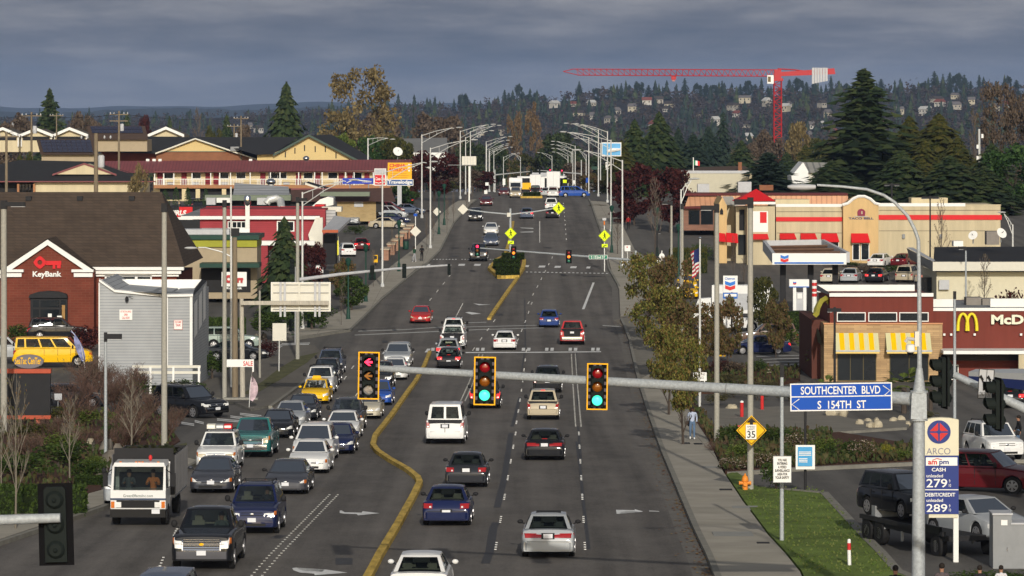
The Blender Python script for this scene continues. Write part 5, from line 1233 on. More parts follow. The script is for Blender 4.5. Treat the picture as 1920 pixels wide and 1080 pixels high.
vs=[(x,f2-.1,z) for x,z in ring]+[(x,f2-.1,z) for x,z in inn]+[(x,f2,z) for x,z in ring];q.add(vs,[(i,(i+1)%24,24+(i+1)%24,24+i) for i in range(24)]+[(i,(i+1)%24,48+(i+1)%24,48+i) for i in range(24)],AWR)
pbox(q,86,115,489,497,f2,.0,AWR,.1);pbox(q,99,104,497,504,f2,0,AWR,.1);pbox(q,107,114,497,503,f2,0,AWR,.1);q.build('key_emblem',r)
words(r,'KeyBank',61.5,115.5,508.5,522,f2,M_['white'],.08,bold=.03)
q=MB();pbox(q,197,285,516,525,Y-.05,0,M_['white'],.25);q.build('window_head',r); 
for k in range(3):part(r,'window_pane',200+k*29,224+k*29,519,523,Y-.31,.01,M_['glass'],.01)
# --- grey panelled office
Y=262;r=bl_('siding_office','grey lap sided single storey office with a slanting white roof edge',285,Y)
P_=[(184,690),(388,690),(388,526),(363,560),(360,553),(310,555),(215,545),(186,526)]
q=MB();P2=[(184,722),(310,722),(310,553),(215,546),(186,527)];q.prism([(W(x,y,Y+2).x,W(x,y,Y+2).z) for x,y in P2],Y+2,Y+14,SIDE);q.build('wall',r)
q=MB();P2=[(310,736),(361,736),(361,555),(310,556)];q.prism([(W(x,y,Y).x,W(x,y,Y).z) for x,y in P2],Y,Y+14,SIDE);q.build('wall',r)
q=MB();a_,b_=W(361,736,Y),W(388,720,Y+11);zt=W(361,556,Y).z;zt2=W(388,526,Y+11).z
q.add([(a_.x,Y,a_.z),(b_.x,Y+11,b_.z),(b_.x,Y+11,zt2),(a_.x,Y,zt)],[(0,1,2,3)],SIDE);q.build('side_wall',r)
q=MB()
for k,(u0,u1) in enumerate(((.08,.30),(.40,.62),(.70,.88))):
 P3=[]; 
 for u,v in ((u0,0),(u1,0),(u1,1),(u0,1)):
  x=a_.x+(b_.x-a_.x)*u;yy=Y+11*u;zb_=W(0,640,Y).z+(1.2*u);P3.append((x+.03,yy-.06,zb_+v*2.3))
 q.add(P3,[(0,1,2,3)],M_['white'])
q.build('shutters',r)
q=MB()
for (pts,w_) in ((((186,526),(215,546),(310,555),(362,554)),.22),):
 for (x1,y1),(x2,y2) in zip(pts,pts[1:]):
  p1,p2=W(x1,y1,Y+1.9 if x2<=310 else Y-.1),W(x2,y2,Y+1.9 if x2<=310 else Y-.1);q.add([(p1.x,p1.y-.1,p1.z-.06),(p2.x,p2.y-.1,p2.z-.06),(p2.x,p2.y-.1,p2.z+.1),(p1.x,p1.y-.1,p1.z+.1)],[(0,1,2,3)],M_['white'])
  q.quad((p1.x,p1.y-.1,p1.z+.12),(p2.x,p2.y-.1,p2.z+.12),(p2.x,p2.y+.3,p2.z+.14),(p1.x,p1.y+.3,p1.z+.14),M_['white'])
pbox(q,356,361,556,690,Y-.02,.0,M_['white'],.06);pbox(q,311,315,557,690,Y-.02,0,M_['white'],.06);pbox(q,185,187,530,690,Y+1.98,0,M_['white'],.06);q.build('white_trim',r)
q=MB();f0=W(215,545,Y+2.2);f1=W(362,553,Y+.3);g0=W(190,524,Y+14);g1=W(386,524,Y+14)
q.quad(f0,f1,Vector((g1.x,Y+12,W(0,546,Y+12).z)),Vector((g0.x,Y+12,W(0,545,Y+12).z)),ROOFG)
q.quad(Vector((W(215,545,Y+12).x,Y+12,W(0,546,Y+12).z)),Vector((W(376,545,Y+12).x,Y+12,W(0,546,Y+12).z)),W(378,524,Y+12.2),W(190,524,Y+12.2),M_['white'])
q.quad(W(186,527,Y+2),W(217,546,Y+2),W(224,546,Y+2.3),W(196,525,Y+12.1),M_['trim'])
q.quad(W(362,554,Y),W(388,526,Y+11),W(378,524,Y+12),Vector((W(360,546,Y+12).x,Y+12,W(0,546,Y+12).z)),M_['trim']);q.build('roof',r)
rb_=board('wall_notice','red and white notice on the wide wall of the grey office','notice',224,248,580.5,600,Y+1.9,M_['white']);words(rb_,'AT THE TAX OFFICE',226,246,582.5,586,Y+1.9,M_['red'],bold=.02);words(rb_,'OPEN\nCALL NOW',229,243,588,598,Y+1.9,M_['red'],bold=.02)
rb_=board('wall_notice','income tax notice on the narrow front wall of the grey office','notice',326,342,600,618,Y-.1,M_['white'],border=.5,bm_=M_['red']);words(rb_,'INCOME',328,340,602,605.5,Y-.1,M_['red'],bold=.02);words(rb_,'TAX',329,339,607,612,Y-.1,M_['red'],bold=.03)
q=MB();c=W(241,555,Y+1.8);q.path([c,c+Vector((.3,-.3,0))],[.03,.03],M_['grey'],5);q.ball(tuple(c+Vector((-.1,-.1,-.2))),.12,.12,.2,M_['dark'],8,5);q.build('wall_lamp',r)
# --- kiosk behind
Y=372;r=bl_('drive_through_kiosk','tan drive through kiosk with an olive band behind the brown bank roof',400,Y)
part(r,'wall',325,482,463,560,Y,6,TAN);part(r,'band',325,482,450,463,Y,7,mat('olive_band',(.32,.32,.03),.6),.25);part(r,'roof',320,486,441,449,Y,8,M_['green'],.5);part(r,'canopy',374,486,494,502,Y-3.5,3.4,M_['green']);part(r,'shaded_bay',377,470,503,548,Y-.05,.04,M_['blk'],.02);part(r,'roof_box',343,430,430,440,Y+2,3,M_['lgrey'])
# --- red diner
Y=402;r=bl_('red_diner','crimson sided diner with white trim, pipes and an angled entrance',500,Y)
part(r,'wall',375,610,392,470,Y,10,SIDER);q=MB();pbox(q,445,502,458,530,Y-2.2,2.2,SIDER);q.build('lower_wall',r);part(r,'deck_edge',443,590,452,460,Y-2.3,2.3,M_['white'])
q=MB();pbox(q,340,600,405,411,Y,0,M_['white'],.6);q.build('fascia',r);q=MB();a_,b_=W(335,406,Y-.6),W(600,405,Y-.6);c_,d_=W(606,391,Y+10),W(376,391,Y+10);q.quad(a_,b_,c_,d_,ROOFG);q.build('roof',r)
part(r,'service_duct',378,468,428,437,Y-.6,.5,M_['white']);part(r,'service_duct',460,468,384,428,Y-.65,.45,M_['alu']);q=MB();c=W(464,377,Y-.4);q.lathe([(.25,-.5),(.36,-.3),(.36,.4),(.3,.55)],tuple(c),M_['chrome'],14);q.build('flue_cap',r,smooth=40)
window(r,427,461,415,428,Y,t=1.4,mull=3);window(r,519,552,414,434,Y,t=2,mull=1)
q=MB()
for P_ in ([(586,475),(605,475),(605,408),(592,408),(578,440)],):q.prism([(W(x,y,Y-1).x,W(x,y,Y-1).z) for x,y in P_],Y-1,Y+6,M_['offwhite'])
q.build('fin_wall',r)
q=MB();A=W(604,431,Y-8);B=W(634,431,Y-8);Cc=W(658,409,Y+2);Dd=W(628,404,Y+2)
for z_,m_ in ((0,M_['lgrey']),):q.hexa([tuple(v+Vector((0,0,-.28))) for v in (A,B,Cc,Dd)]+[tuple(v) for v in (A,B,Cc,Dd)],m_)
q.add([tuple(A+Vector((0,-.02,-.28))),tuple(B+Vector((0,-.02,-.28))),tuple(B+Vector((0,-.02,0))),tuple(A+Vector((0,-.02,0)))],[(0,1,2,3)],mat('orange_fascia',(.42,.10,.04),.6));q.build('entrance_canopy',r)
q=MB();pbox(q,606,629,440,496,Y-5,4,M_['trim']);q.build('entrance_lobby',r);q=MB();pbox(q,605,629,394,431,Y+2,.3,CORR);q.build('canopy_screen',r)
q=MB()
for k in range(2):q.path([W(590,462+k*12,Y-3),W(605,475+k*12,Y-6)],[.05,.05],M_['white'],6)
q.build('handrail',r);part(r,'roof_pad',603,640,388,397,Y+6,3,M_['offwhite'])
rb_=board('hanging_sign','small red lettered sign in the maple by the diner','sign',586,606,498,512,Y-8,M_['white']);words(rb_,'BAR',588,604,501,510,Y-8,M_['red'],bold=.03)
# --- black and red club
Y=452;r=bl_('flat_roofed_club','low black and red club wall with rooftop air units',440,Y)
part(r,'wall',312,608,388,430,Y,8,M_['dark']);q=MB();pbox(q,387,607,387,398,Y-.05,0,AWR,.05);pbox(q,336,361,388,407,Y-.05,0,AWR,.05);pbox(q,314,336,397,407,Y-.05,0,AWR,.05);pbox(q,312,361,407,412,Y-.05,0,M_['white'],.04);q.build('red_band',r);words(r,'GIRLS',316,348,394,404,Y-.12,M_['white'],bold=.05,italic=.2)
part(r,'parapet',590,608,384,392,Y-.1,6,AWR)
for x0,x1 in ((387,404),(482,500)):part(r,'air_unit',x0,x1,371,384,Y+3,1.2,M_['lgrey'])
part(r,'duct',406,434,371,380,Y+3,1,M_['alu']);q=MB();q.path([W(500,381,Y+3),W(505,374,Y+3),W(518,372,Y+3),W(526,377,Y+3),W(528,392,Y)],[.45]*5,M_['alu'],10);q.build('duct',r,smooth=50)
for x,w_ in ((312,3),(336,4)):q=MB();c=W(x,383,Y+1);q.lathe([(.14,-.3),(.2,0),(.2,.35)],tuple(c),M_['chrome'],10);q.build('flue',r)
q=MB();P_=[(583,388),(608,388),(625,384),(625,371),(615,369),(600,374)];q.prism([(W(x,y,Y+4).x,W(x,y,Y+4).z) for x,y in P_],Y+4,Y+9,M_['alu']);q.build('vaulted_rooflight',r)
# --- sage flat roofs,corrugated shed,tan brick restaurant
Y=520;r=bl_('brown_roofed_restaurant','brown mansard restaurant with tan brick walls below the hotel',650,Y)
part(r,'wall',632,705,378,415,Y,10,TANB);q=MB();P_=[(545,357),(735,350),(745,374),(740,378),(545,378)]
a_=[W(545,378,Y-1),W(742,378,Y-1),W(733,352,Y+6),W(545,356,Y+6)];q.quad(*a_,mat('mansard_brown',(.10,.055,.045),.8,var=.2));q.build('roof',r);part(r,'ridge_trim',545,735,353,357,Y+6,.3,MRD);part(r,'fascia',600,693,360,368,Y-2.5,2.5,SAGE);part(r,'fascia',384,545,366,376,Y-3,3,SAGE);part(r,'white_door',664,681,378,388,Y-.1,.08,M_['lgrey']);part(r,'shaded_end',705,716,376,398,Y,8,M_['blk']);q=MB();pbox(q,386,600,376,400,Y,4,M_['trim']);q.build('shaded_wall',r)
r=bl_('corrugated_shed','ridged pale metal shed roof in front of the hotel balconies',490,560);q=MB();a_=[W(437,366,560),W(543,366,560),W(541,350,570),W(440,343,570)];q.quad(*a_,CORR);q.build('roof',r);part(r,'wall',438,541,366,380,560,9,M_['offwhite']);q=MB();c=W(508,341,575);q.ball(tuple(c),.7,.7,.5,M_['chrome'],12,8);q.lathe([(.4,-.9),(.4,-.2)],tuple(c),M_['alu'],10);q.build('turbine_vent',r,smooth=50)
r=bl_('gable_canopy','small dark pitched porch roof with a pale edge before the hotel',600,545);q=MB(); 
q.quad(W(572,345,545),W(626,362,545),W(640,358,552),W(578,340,552),ROOFB);q.quad(W(572,346,544.9),W(626,364,544.9),W(626,361,544.9),W(572,342,544.9),M_['offwhite']);q.build('roof',r);part(r,'wall',576,622,362,372,546,5,M_['lgrey'])
# --- hotel
Y=610;r=bl_('motel_building','long two storey cream motel with a maroon ribbed roof and balcony',480,Y)
HC=mat('motel_cream',(.62,.52,.32),.85,var=.05)
part(r,'wall',288,742,322,395,Y+1.6,12,HC);q=MB();a_=[W(186,325,Y-.3),W(770,319,Y-.3),W(772,299,Y+5),W(186,302,Y+5)];q.quad(*a_,MAR);q.quad(W(772,299,Y+5),W(770,319,Y-.3),Vector((W(770,319,Y).x,Y+12,W(0,319,Y).z)),W(772,299,Y+9),MAR);q.build('roof',r);part(r,'balcony_slab',288,742,347,353,Y,1.6,mat('slab_brown',(.36,.17,.08),.7))
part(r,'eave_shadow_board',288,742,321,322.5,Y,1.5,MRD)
for i,x in enumerate((300,345,390,405,493,560,596,640,656,688)): 
 o=part(r,'door',x-5,x+5,324,346,Y+1.55,.04,mat('door_crimson',(.20,.015,.025),.6),.03)
for x in (316,368,420,452,512,529,578,624,670,708):window(r,x-9,x+9,323,335,Y+1.6,t=.8)
for x in (320,367,421,537,575,):part(r,'air_conditioner',x-6,x+6,341,346,Y+1.5,.06,M_['lgrey'],.08)
for x in (290,307,326,360,395,412,432,469,507,525,560,590,604,648,664,700,740):part(r,'post',x-.9,x+.9,323,347,Y+.1,.15,M_['white'])
q=MB()
for x in range(290,742,3):
 if (x//24)%3!=1:pbox(q,x,x+.9,336,347,Y+.05,.04,M_['white'])
pbox(q,290,742,335.4,336.4,Y+.04,.06,M_['white']);q.build('railing',r)
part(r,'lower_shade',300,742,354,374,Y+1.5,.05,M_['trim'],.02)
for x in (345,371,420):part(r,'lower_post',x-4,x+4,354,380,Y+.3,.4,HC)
part(r,'stair',755,770,349,378,Y+1,2,HC);q=MB();[pbox(q,756,768,352+k*4,353.5+k*4,Y+.9,.05,M_['white']) for k in range(7)];q.build('stair_rail',r)
for x in (277,289,300,470,575):q=MB();c=W(x,301,Y+5);q.box(c.x-.25,c.x+.25,c.y-.2,c.y+.3,c.z-.1,c.z+.25,M_['white']);q.build('roof_vent',r)
# hotel pylon
r=bl_('sign_pylon','yellow and blue roadside pylon of the chinese restaurant and motel',748,560,'pylon sign');part(r,'post',745,753,346,400,560,.5,M_['lgrey']);part(r,'yellow_panel',727,772,305,336,560,.5,mat('panel_yellow',(.85,.42,.01),.5,var=.03));part(r,'blue_panel',725,775,337,347,560,.5,mat('panel_slate_blue',(.05,.11,.28),.5,var=.03));q=MB()
for a_ in ((725,775,336,337),(725,775,347,348),(725,726,337,347),(774,775,337,347)):pbox(q,*a_,559.95,.02,M_['white'])
q.build('panel_border',r);words(r,'CHINA',730,761,307,313.5,560,M_['red'],bold=.04);words(r,'PAVILION',730,762,315,321.5,560,M_['red'],bold=.04);words(r,'Travelodge',727.5,773,338,346.5,560,M_['white'],bold=.03)
for i,y in enumerate((325,329,333)):part(r,'small_print',731,731+(32,36,33)[i],y-.5,y+.4,559.97,.01,mat('print_orange',(.55,.25,.02),.6),.01)
for y in (309,315,320):q=MB();c=W(767,y,559.98);q.lathe([(.13,-.01),(.13,0)],tuple(c),M_['white'],10,'y');q.build('round_mark',r)
r=bl_('advert_board','red and white cola advert board left of the yellow pylon',712,545,'advert board');part(r,'frame',702,724,316,348,545,.4,M_['white']);part(r,'top_panel',703,723,317,327,544.95,.02,M_['lgrey']);part(r,'red_panel',703,722,328,346,544.93,.03,AWR);words(r,'Coca-Cola',704,721,332,338,544.9,M_['white'],bold=.02,italic=.15);q=MB();q.path([W(704,342,544.88),W(710,343.5,544.88),W(721,340.5,544.88)],[.06,.07,.03],M_['white'],6);q.build('swoosh',r);part(r,'post',712,714,348,400,545.1,.2,M_['grey'])
r=bl_('advert_board','blue banner board under the hotel balcony',672,548,'advert board');part(r,'panel',642,700,334,345,548,.3,mat('banner_blue',(.02,.05,.42),.5,var=.1));words(r,'Travelodge',678,696,339,343,548,M_['white'],bold=.02);q=MB();q.path([W(650,343,547.9),W(662,337,547.9),W(682,339,547.9),W(697,340,547.9)],[.05,.1,.08,.03],M_['white'],5);q.build('swoosh',r);part(r,'post',655,657,345,390,548.1,.2,M_['grey']);part(r,'post',690,692,345,390,548.1,.2,M_['grey'])
# satellite dish on hotel
def dish(px,py,Y,rad,label,az=.3):
 c=W(px,py,Y);r=thing('satellite_dish',label,'satellite dish',c+Vector((0,0,-rad*1.6)),0,'satellite dishes');q=MB();prof=[(rad*k/5,-.25*rad*(k/5)**2) for k in range(6)]
 q.lathe([(max(a,.01),b) for a,b in prof],(0,0,0),M_['white'],18,'y');M3=Matrix.Rotation(az,3,'Z')@Matrix.Rotation(-.5,3,'X');q.move(lambda v:M3@v+c);q.build('dish',r,smooth=60);q=MB();q.tube(c+Vector((0,.05,0)),c+Vector((0,.2,-rad*1.6)),.06,m=M_['grey'],n=6);q.build('mount',r)
 q=MB();q.tube(c,c+M3@Vector((0,-rad*.9,0)),.03,m=M_['grey'],n=5);q.build('feed_arm',r);return r
dish(745.5,285,616,.75,'white satellite dish on the end of the maroon hotel roof');dish(1825,442,345,.42,'left white satellite dish on the black flat roof',-.5);dish(1877,438,345,.48,'right satellite dish on the black flat roof',.5)
# --- dark roofed hall with beige gables
Y=700;r=bl_('gabled_hall','big dark roofed hall with a brick gable and a beige gable behind the hotel',430,Y)
q=MB();P_=[(190,310),(293,310),(293,286),(190,282)];q.prism([(W(x,y,Y+1).x,W(x,y,Y+1).z) for x,y in P_],Y+1,Y+14,BRICK);q.build('wall',r)
BR2=brickmat('orange_brick',(.26,.11,.055),(.23,.095,.05),(.2,.12,.08),.6,.2,.012);OG=mat('ochre_gable',(.62,.47,.22),.8,var=.04)
q=MB();q.prism([(W(x,y,Y).x,W(x,y,Y).z) for x,y in ((293,320),(478,320),(478,296),(424,284),(308,284),(293,288))],Y,Y+12,BR2);q.build('brick_gable_wall',r)
q=MB();q.prism([(W(x,y,Y-.1).x,W(x,y,Y-.1).z) for x,y in ((308,284),(424,284),(366,261))],Y-.1,Y,OG);q.build('beige_gable_panel',r)
q=MB();q.prism([(W(x,y,Y-8).x,W(x,y,Y-8).z) for x,y in ((482,320),(700,320),(672,300),(579,256),(512,288),(482,288))],Y-8,Y+10,OG);q.build('beige_gable_wall',r)
q=MB()
for a,b,c,d in ((W(190,285,Y-1),W(292,288,Y-1),W(366,258,Y+12),W(255,255,Y+14)),(W(291,288,Y-1),W(366,260,Y-1),W(366,256,Y+14),W(300,262,Y+14)),(W(366,260,Y-1),W(484,300,Y-1),W(520,262,Y+14),W(366,256,Y+14)),(W(366,257,Y+13),W(480,290,Y-9.5),W(512,289,Y-9.5),W(560,257,Y+13)),(W(512,290,Y-9),W(579,254,Y-9),W(579,250,Y+10),W(512,286,Y+10)),(W(579,254,Y-9),W(676,303,Y-9),W(700,298,Y+10),W(622,252,Y+10))):q.quad(a,b,c,d,SHDK)
q.build('roof',r)
q=MB()
def trimline(q,x1,y1,x2,y2,Y,w_,m):p1,p2=W(x1,y1,Y),W(x2,y2,Y);q.add([tuple(p1+Vector((0,0,-w_))),tuple(p2+Vector((0,0,-w_))),tuple(p2+Vector((0,0,w_))),tuple(p1+Vector((0,0,w_))),tuple(p1+Vector((0,.3,-w_))),tuple(p2+Vector((0,.3,-w_))),tuple(p2+Vector((0,.3,w_))),tuple(p1+Vector((0,.3,w_)))],[(0,1,2,3),(0,1,5,4),(2,3,7,6),(4,5,6,7)],m)
trimline(q,291,288,366,260,Y-1.1,.12,M_['offwhite']);trimline(q,366,260,484,300,Y-1.1,.12,M_['offwhite']);trimline(q,512,291,579,254,Y-9.1,.2,mat('trim_dark_green',(.06,.09,.07),.6));trimline(q,579,254,676,304,Y-9.1,.2,mat('trim_dark_green'));pbox(q,308,424,283.4,284.6,Y-.2,.1,SAGE);q.build('verge_trim',r)
for x,y in ((535,290),(553,283),(571,278),(591,280),(610,280),(630,292)):part(r,'slot_window',x-1,x+1,y-6,y+5,Y-8.05,.04,M_['blk'],.02)
part(r,'skylight',432,448,275,283,Y-1.5,1,M_['grey'])
for x,y in ((259,252),(261,260)):q=MB();c=W(x,y,Y+5);q.lathe([(.35,-.8),(.35,.1),(.5,.2),(.4,.7),(.1,.8)],tuple(c),M_['chrome'],12);q.build('roof_vent',r,smooth=50)
q=MB();c=W(574,296,Y-9);q.ball(tuple(W(574,297,600)),.5,.5,.4,M_['chrome'],10,6);q.build('roof_vent',r,smooth=50)
# --- cream block with dark hip roof,far left
Y=440;r=bl_('cream_block','cream building with a dark hipped roof and small gable behind the bank',140,Y);q=MB();pbox(q,64,262,341,372,Y,12,CRM);pbox(q,-40,62,341,372,Y+1,12,M_['trim']);q.build('wall',r)
q=MB();q.quad(W(-60,342,Y-.8),W(290,339,Y-.8),W(232,322,Y+6),W(-60,320,Y+6),SHDK);q.quad(W(-60,321,Y+6),W(232,322,Y+6),W(178,303,Y+13),W(36,300,Y+13),SHDK);q.add([W(290,339,Y-.8),W(240,322,Y+14),W(178,303,Y+13)],[(0,1,2)],SHDK);q.build('roof',r)
q=MB();q.prism([(W(x,y,Y+3).x,W(x,y,Y+3).z) for x,y in ((100,327),(215,327),(158,308))],Y+3,Y+9,CRM);q.build('gable',r);q=MB();trimline(q,98,328,158,307,Y+2.9,.1,MRD);trimline(q,158,307,218,328,Y+2.9,.1,MRD);pbox(q,-40,292,339.5,341.5,Y-.85,.1,MRD);q.build('verge_trim',r)
for x in (38,44,50,56):part(r,'window_pane',x-2,x+2,345,357,Y-.05,.03,M_['glass'],.02)
q=MB();pbox(q,32,36,345,360,Y-.4,.3,mat('slab_brown'));pbox(q,62,66,345,360,Y-.4,.3,mat('slab_brown'));q.build('porch_post',r)
# --- row of white edged gables,far left
for i,(x0,x1,xm,yt,lab) in enumerate(((-30,37,5,241,'leftmost of the three joined cream gables with white eaves'),(37,99,68,242,'middle one of the three joined cream gables with white eaves'),(99,165,130,241,'rightmost of the three joined cream gables with white eaves'),(277,345,311,240,'lone small cream gable with white eaves behind the dark hall'))):
 Y=760+i*3;r=bl_('gable_house',lab,xm,Y,'house','cream gable fronted houses');q=MB();q.prism([(W(x,y,Y).x,W(x,y,Y).z) for x,y in ((x0+2,285),(x1-2,285),(x1-2,254),(xm,yt+3),(x0+2,254))],Y,Y+15,CRM);q.build('wall',r)
 q=MB()
 for e in (x0,x1):a=W(e,255,Y-1);b=W(xm,yt,Y-1);q.quad(a,b,b+Vector((0,16,0)),a+Vector((0,16,0)),mat('grey_brown_roof',(.11,.095,.075),.85,var=.2))
 q.build('roof',r);q=MB();trimline(q,x0,254.5,xm,yt,Y-1.1,.28,M_['white']);trimline(q,xm,yt,x1,254.5,Y-1.1,.28,M_['white']);q.build('verge_trim',r)
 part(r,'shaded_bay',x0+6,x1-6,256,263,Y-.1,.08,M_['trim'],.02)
 for x in (x0+3,x1-3):part(r,'porch_post',x-1,x+1,255,275,Y-.6,.3,M_['white'])
# --- solar roofs
for (x0,x1,xa,xb,yt,yb,Y,lab,nx,ny) in ((68,176,80,178,262,290,520,'brown roof almost covered by a large solar array',10,4),(162,272,170,262,237,262,690,'distant brown roof with two rows of solar panels',14,2)):
 r=bl_('solar_roof_house',lab,(x0+x1)/2,Y,'house');q=MB();a=[W(x0+8,yb,Y),W(x1+6,yb,Y),W(x1,yt-1,Y+9),W(x0,yt-1,Y+9)];q.quad(*a,mat('brown_roof_plain',(.09,.06,.045),.85,var=.15));q.build('roof',r);part(r,'wall',x0+10,x1+4,yb,yb+22,Y+.8,9,TAN)
 q=MB(); 
 for j in range(ny):
  for i in range(nx):
   def U(u,v):p=a[0].lerp(a[1],u);t_=a[3].lerp(a[2],u);return p.lerp(t_,v)+Vector((0,-.08,.1))
   u0=.06+.88*i/nx;u1=.06+.88*(i+.94)/nx;v0=(.12 if ny==4 else .45)+(.8 if ny==4 else .5)*j/ny;v1=v0+(.8 if ny==4 else .5)*.93/ny;q.quad(U(u0,v0),U(u1,v0),U(u1,v1),U(u0,v1),mat('solar_cell',(.02,.022,.055),.25,var=.2))
 q.build('solar_panels',r)
# --- long far roof,grey hall behind the maple
r=bl_('grey_hall','pale grey windowless hall behind the dark red maple',795,860);part(r,'wall',748,838,286,312,860,20,mat('pale_hall_wall',(.42,.42,.40),.8,var=.15));q=MB();q.quad(W(748,286,859),W(840,286,859),W(838,258,880),W(750,260,880),mat('grey_sheet_roof',(.20,.20,.195),.7,var=.12,scale=.1));q.build('roof',r)
q=MB();pbox(q,770,838,286,320,858,.5,M_['white']);q.build('white_panel',r)
r=bl_('far_canopy_building','long white canopied building across the head of the road',1005,1000);part(r,'canopy',970,1058,331,334,995,6,M_['white']);part(r,'canopy',1030,1075,324,333,1000,8,M_['lgrey']);part(r,'wall',978,1066,334,360,1001,6,M_['trim']);part(r,'upper_wall',995,1050,324,331,1004,5,M_['lgrey']);part(r,'white_sign',1000,1006,329,352,994,.4,M_['white'])
# =================right side
Y=272;r=bl_('hamburger_restaurant','brown red hamburger restaurant with tan stone corner and yellow striped awnings',1700,Y)
part(r,'tower_wall',1556,1750,555,730,Y+.6,10,HB);q=MB();pbox(q,1555,1750,549.5,556,Y+.5,.0,M_['white'],.1);pbox(q,1532,1715,534,548,Y+8,.3,M_['white']);q.quad(W(1556,550,Y+.5),W(1750,550,Y+.5),W(1716,548,Y+8),W(1560,548,Y+8),ROOFG);q.quad(W(1556,553,Y+.5),W(1556,549,Y+.5),W(1532,534,Y+8),W(1532,545,Y+8),M_['grey']);q.build('parapet',r)
q=MB();pbox(q,1545,1767,607,732,Y,4,STN);q.build('stone_base',r);part(r,'stone_coping',1544,1768,605.5,608,Y-.1,.2,mat('terracotta_coping',(.55,.27,.14),.7))
part(r,'side_wall',1522,1545,600,732,Y+3,12,mat('side_brown',(.10,.035,.025),.8))
for x0,x1 in ((1569,1623),(1628,1682),(1686,1741)):window(r,x0,x1,585.5,603,Y+.5,t=1.6)
for x0,x1,mu in ((1570,1643,2),(1668,1741,1)):window(r,x0,x1,664,714,Y-.02,fm=mat('bronze_frame',(.10,.08,.03),.5),t=1.2,mull=mu)
YA=mat('awning_yellow',(.90,.50,.0),.5,var=.03);YB=mat('awning_pale',(.60,.58,.34),.5,var=.03)
for x0,x1 in ((1566,1649),(1663,1747)):
 q=MB();n=9;f=Y-1.1
 for k in range(n):
  a=x0+(x1-x0)*k/n;b=x0+(x1-x0)*(k+1)/n;A_=W(a,656.5,f);B_=W(b,656.5,f);C_=Vector((B_.x,Y-.02,W(0,626,f).z));D_=Vector((A_.x,Y-.02,W(0,626,f).z));q.quad(A_,B_,C_,D_,YA if k%2 else YB)
 A_=W(x0,656.5,f);q.add([A_,(A_.x,Y,A_.z),(A_.x,Y-.02,W(0,626,f).z)],[(0,1,2)],YB)
 aw=q.build('striped_awning',r);q=MB();pbox(q,x0-1,x1+1,656.5,659.5,f-.02,.05,M_['lgrey']);q.build('awning_rail',aw);q=MB();pbox(q,x0,x1,659.7,663,f,.03,YB);pbox(q,x0,x1,661,662.3,f-.01,.0,YA,.01);q.build('valance',aw)
part(r,'wing_wall',1750,1990,583,748,Y+1,16,HB);q=MB();pbox(q,1748,1990,577.5,583,Y+.9,.2,M_['white']);pbox(q,1748,1787,561,577,Y+3,.3,M_['white']);pbox(q,1857,1990,560,577,Y+3,.3,M_['white']);q.quad(W(1748,578,Y+1),W(1990,578,Y+1),W(1990,563,Y+14),W(1748,563,Y+14),ROOFG);q.build('parapet',r)
for x0,x1,yt in ((1812,1842,558),(1840,1866,560)):part(r,'roof_unit',x0,x1,yt,576,Y+6,1.5,mat('unit_taupe',(.22,.20,.18),.7))
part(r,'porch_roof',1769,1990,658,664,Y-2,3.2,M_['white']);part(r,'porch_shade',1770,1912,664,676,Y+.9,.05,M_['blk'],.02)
for x0,x1,yt,yb in ((1778,1797,684,712),(1778,1797,716,738)):window(r,x0,x1,yt,yb,Y+.9,t=1.4)
part(r,'porch_wall',1910,1990,664,740,Y-1.9,.3,BEI)
for x in (1770,1783,1827,1914):part(r,'wall_lamp',x-2,x+2,625,629,Y+.9,.05,M_['white'],.2)
f=Y+.9;q=MB()
for cx in (1805,1821.5):
 pts=[]; 
 for k in range(15):
  t=k/14;x=cx-9.8+19.6*t;y=620-31.5*sin(pi*t)**.62 if 0<t<1 else 620; 
  x=cx-9.5*cos(pi*t);y=620-32*sin(pi*t)**.8
  pts.append(W(x,y,f)+Vector((0,-.2,0)))
 q.path(pts,[.085+.03*abs(2*k/14-1) for k in range(15)],mat('arch_yellow',(.75,.62,.02),.45,var=.02),6)
q.build('arch_emblem',r);words(r,"McD",1858,1919,590,608,f,mat('lettering_cream',(.70,.70,.55),.5,var=.02),.18,bold=.04)
words(r,"onald's",1921,2010,590,608,f,mat('lettering_cream'),.18,bold=.04)
q=MB();A0=[(1530,590),(1532,578),(1538,566),(1548,560),(1556,568),(1560,582),(1562,586)];q.path([W(x,y,Y-1.5+i*.9) for i,(x,y) in enumerate(A0)],[.22]*7,mat('arch_olive',(.35,.32,.05),.5),4);q.build('roof_arch',r)
q=MB();q.quad(W(1520,630,Y+9),W(1541,648,Y-.5),W(1537,624,Y-.5),W(1524,598,Y+9),mat('side_awning_olive',(.10,.095,.05),.7));q.build('side_awning',r)
rb_=board('wall_notice','narrow red and white clearance notice by the drive through door','notice',1798,1808,714,744,Y+.9,M_['white']);q=MB()
for y in (719,729,740):pbox(q,1800,1806,y-3,y+2,Y+.86,.02,M_['red'])
q.build('red_marks',rb_)
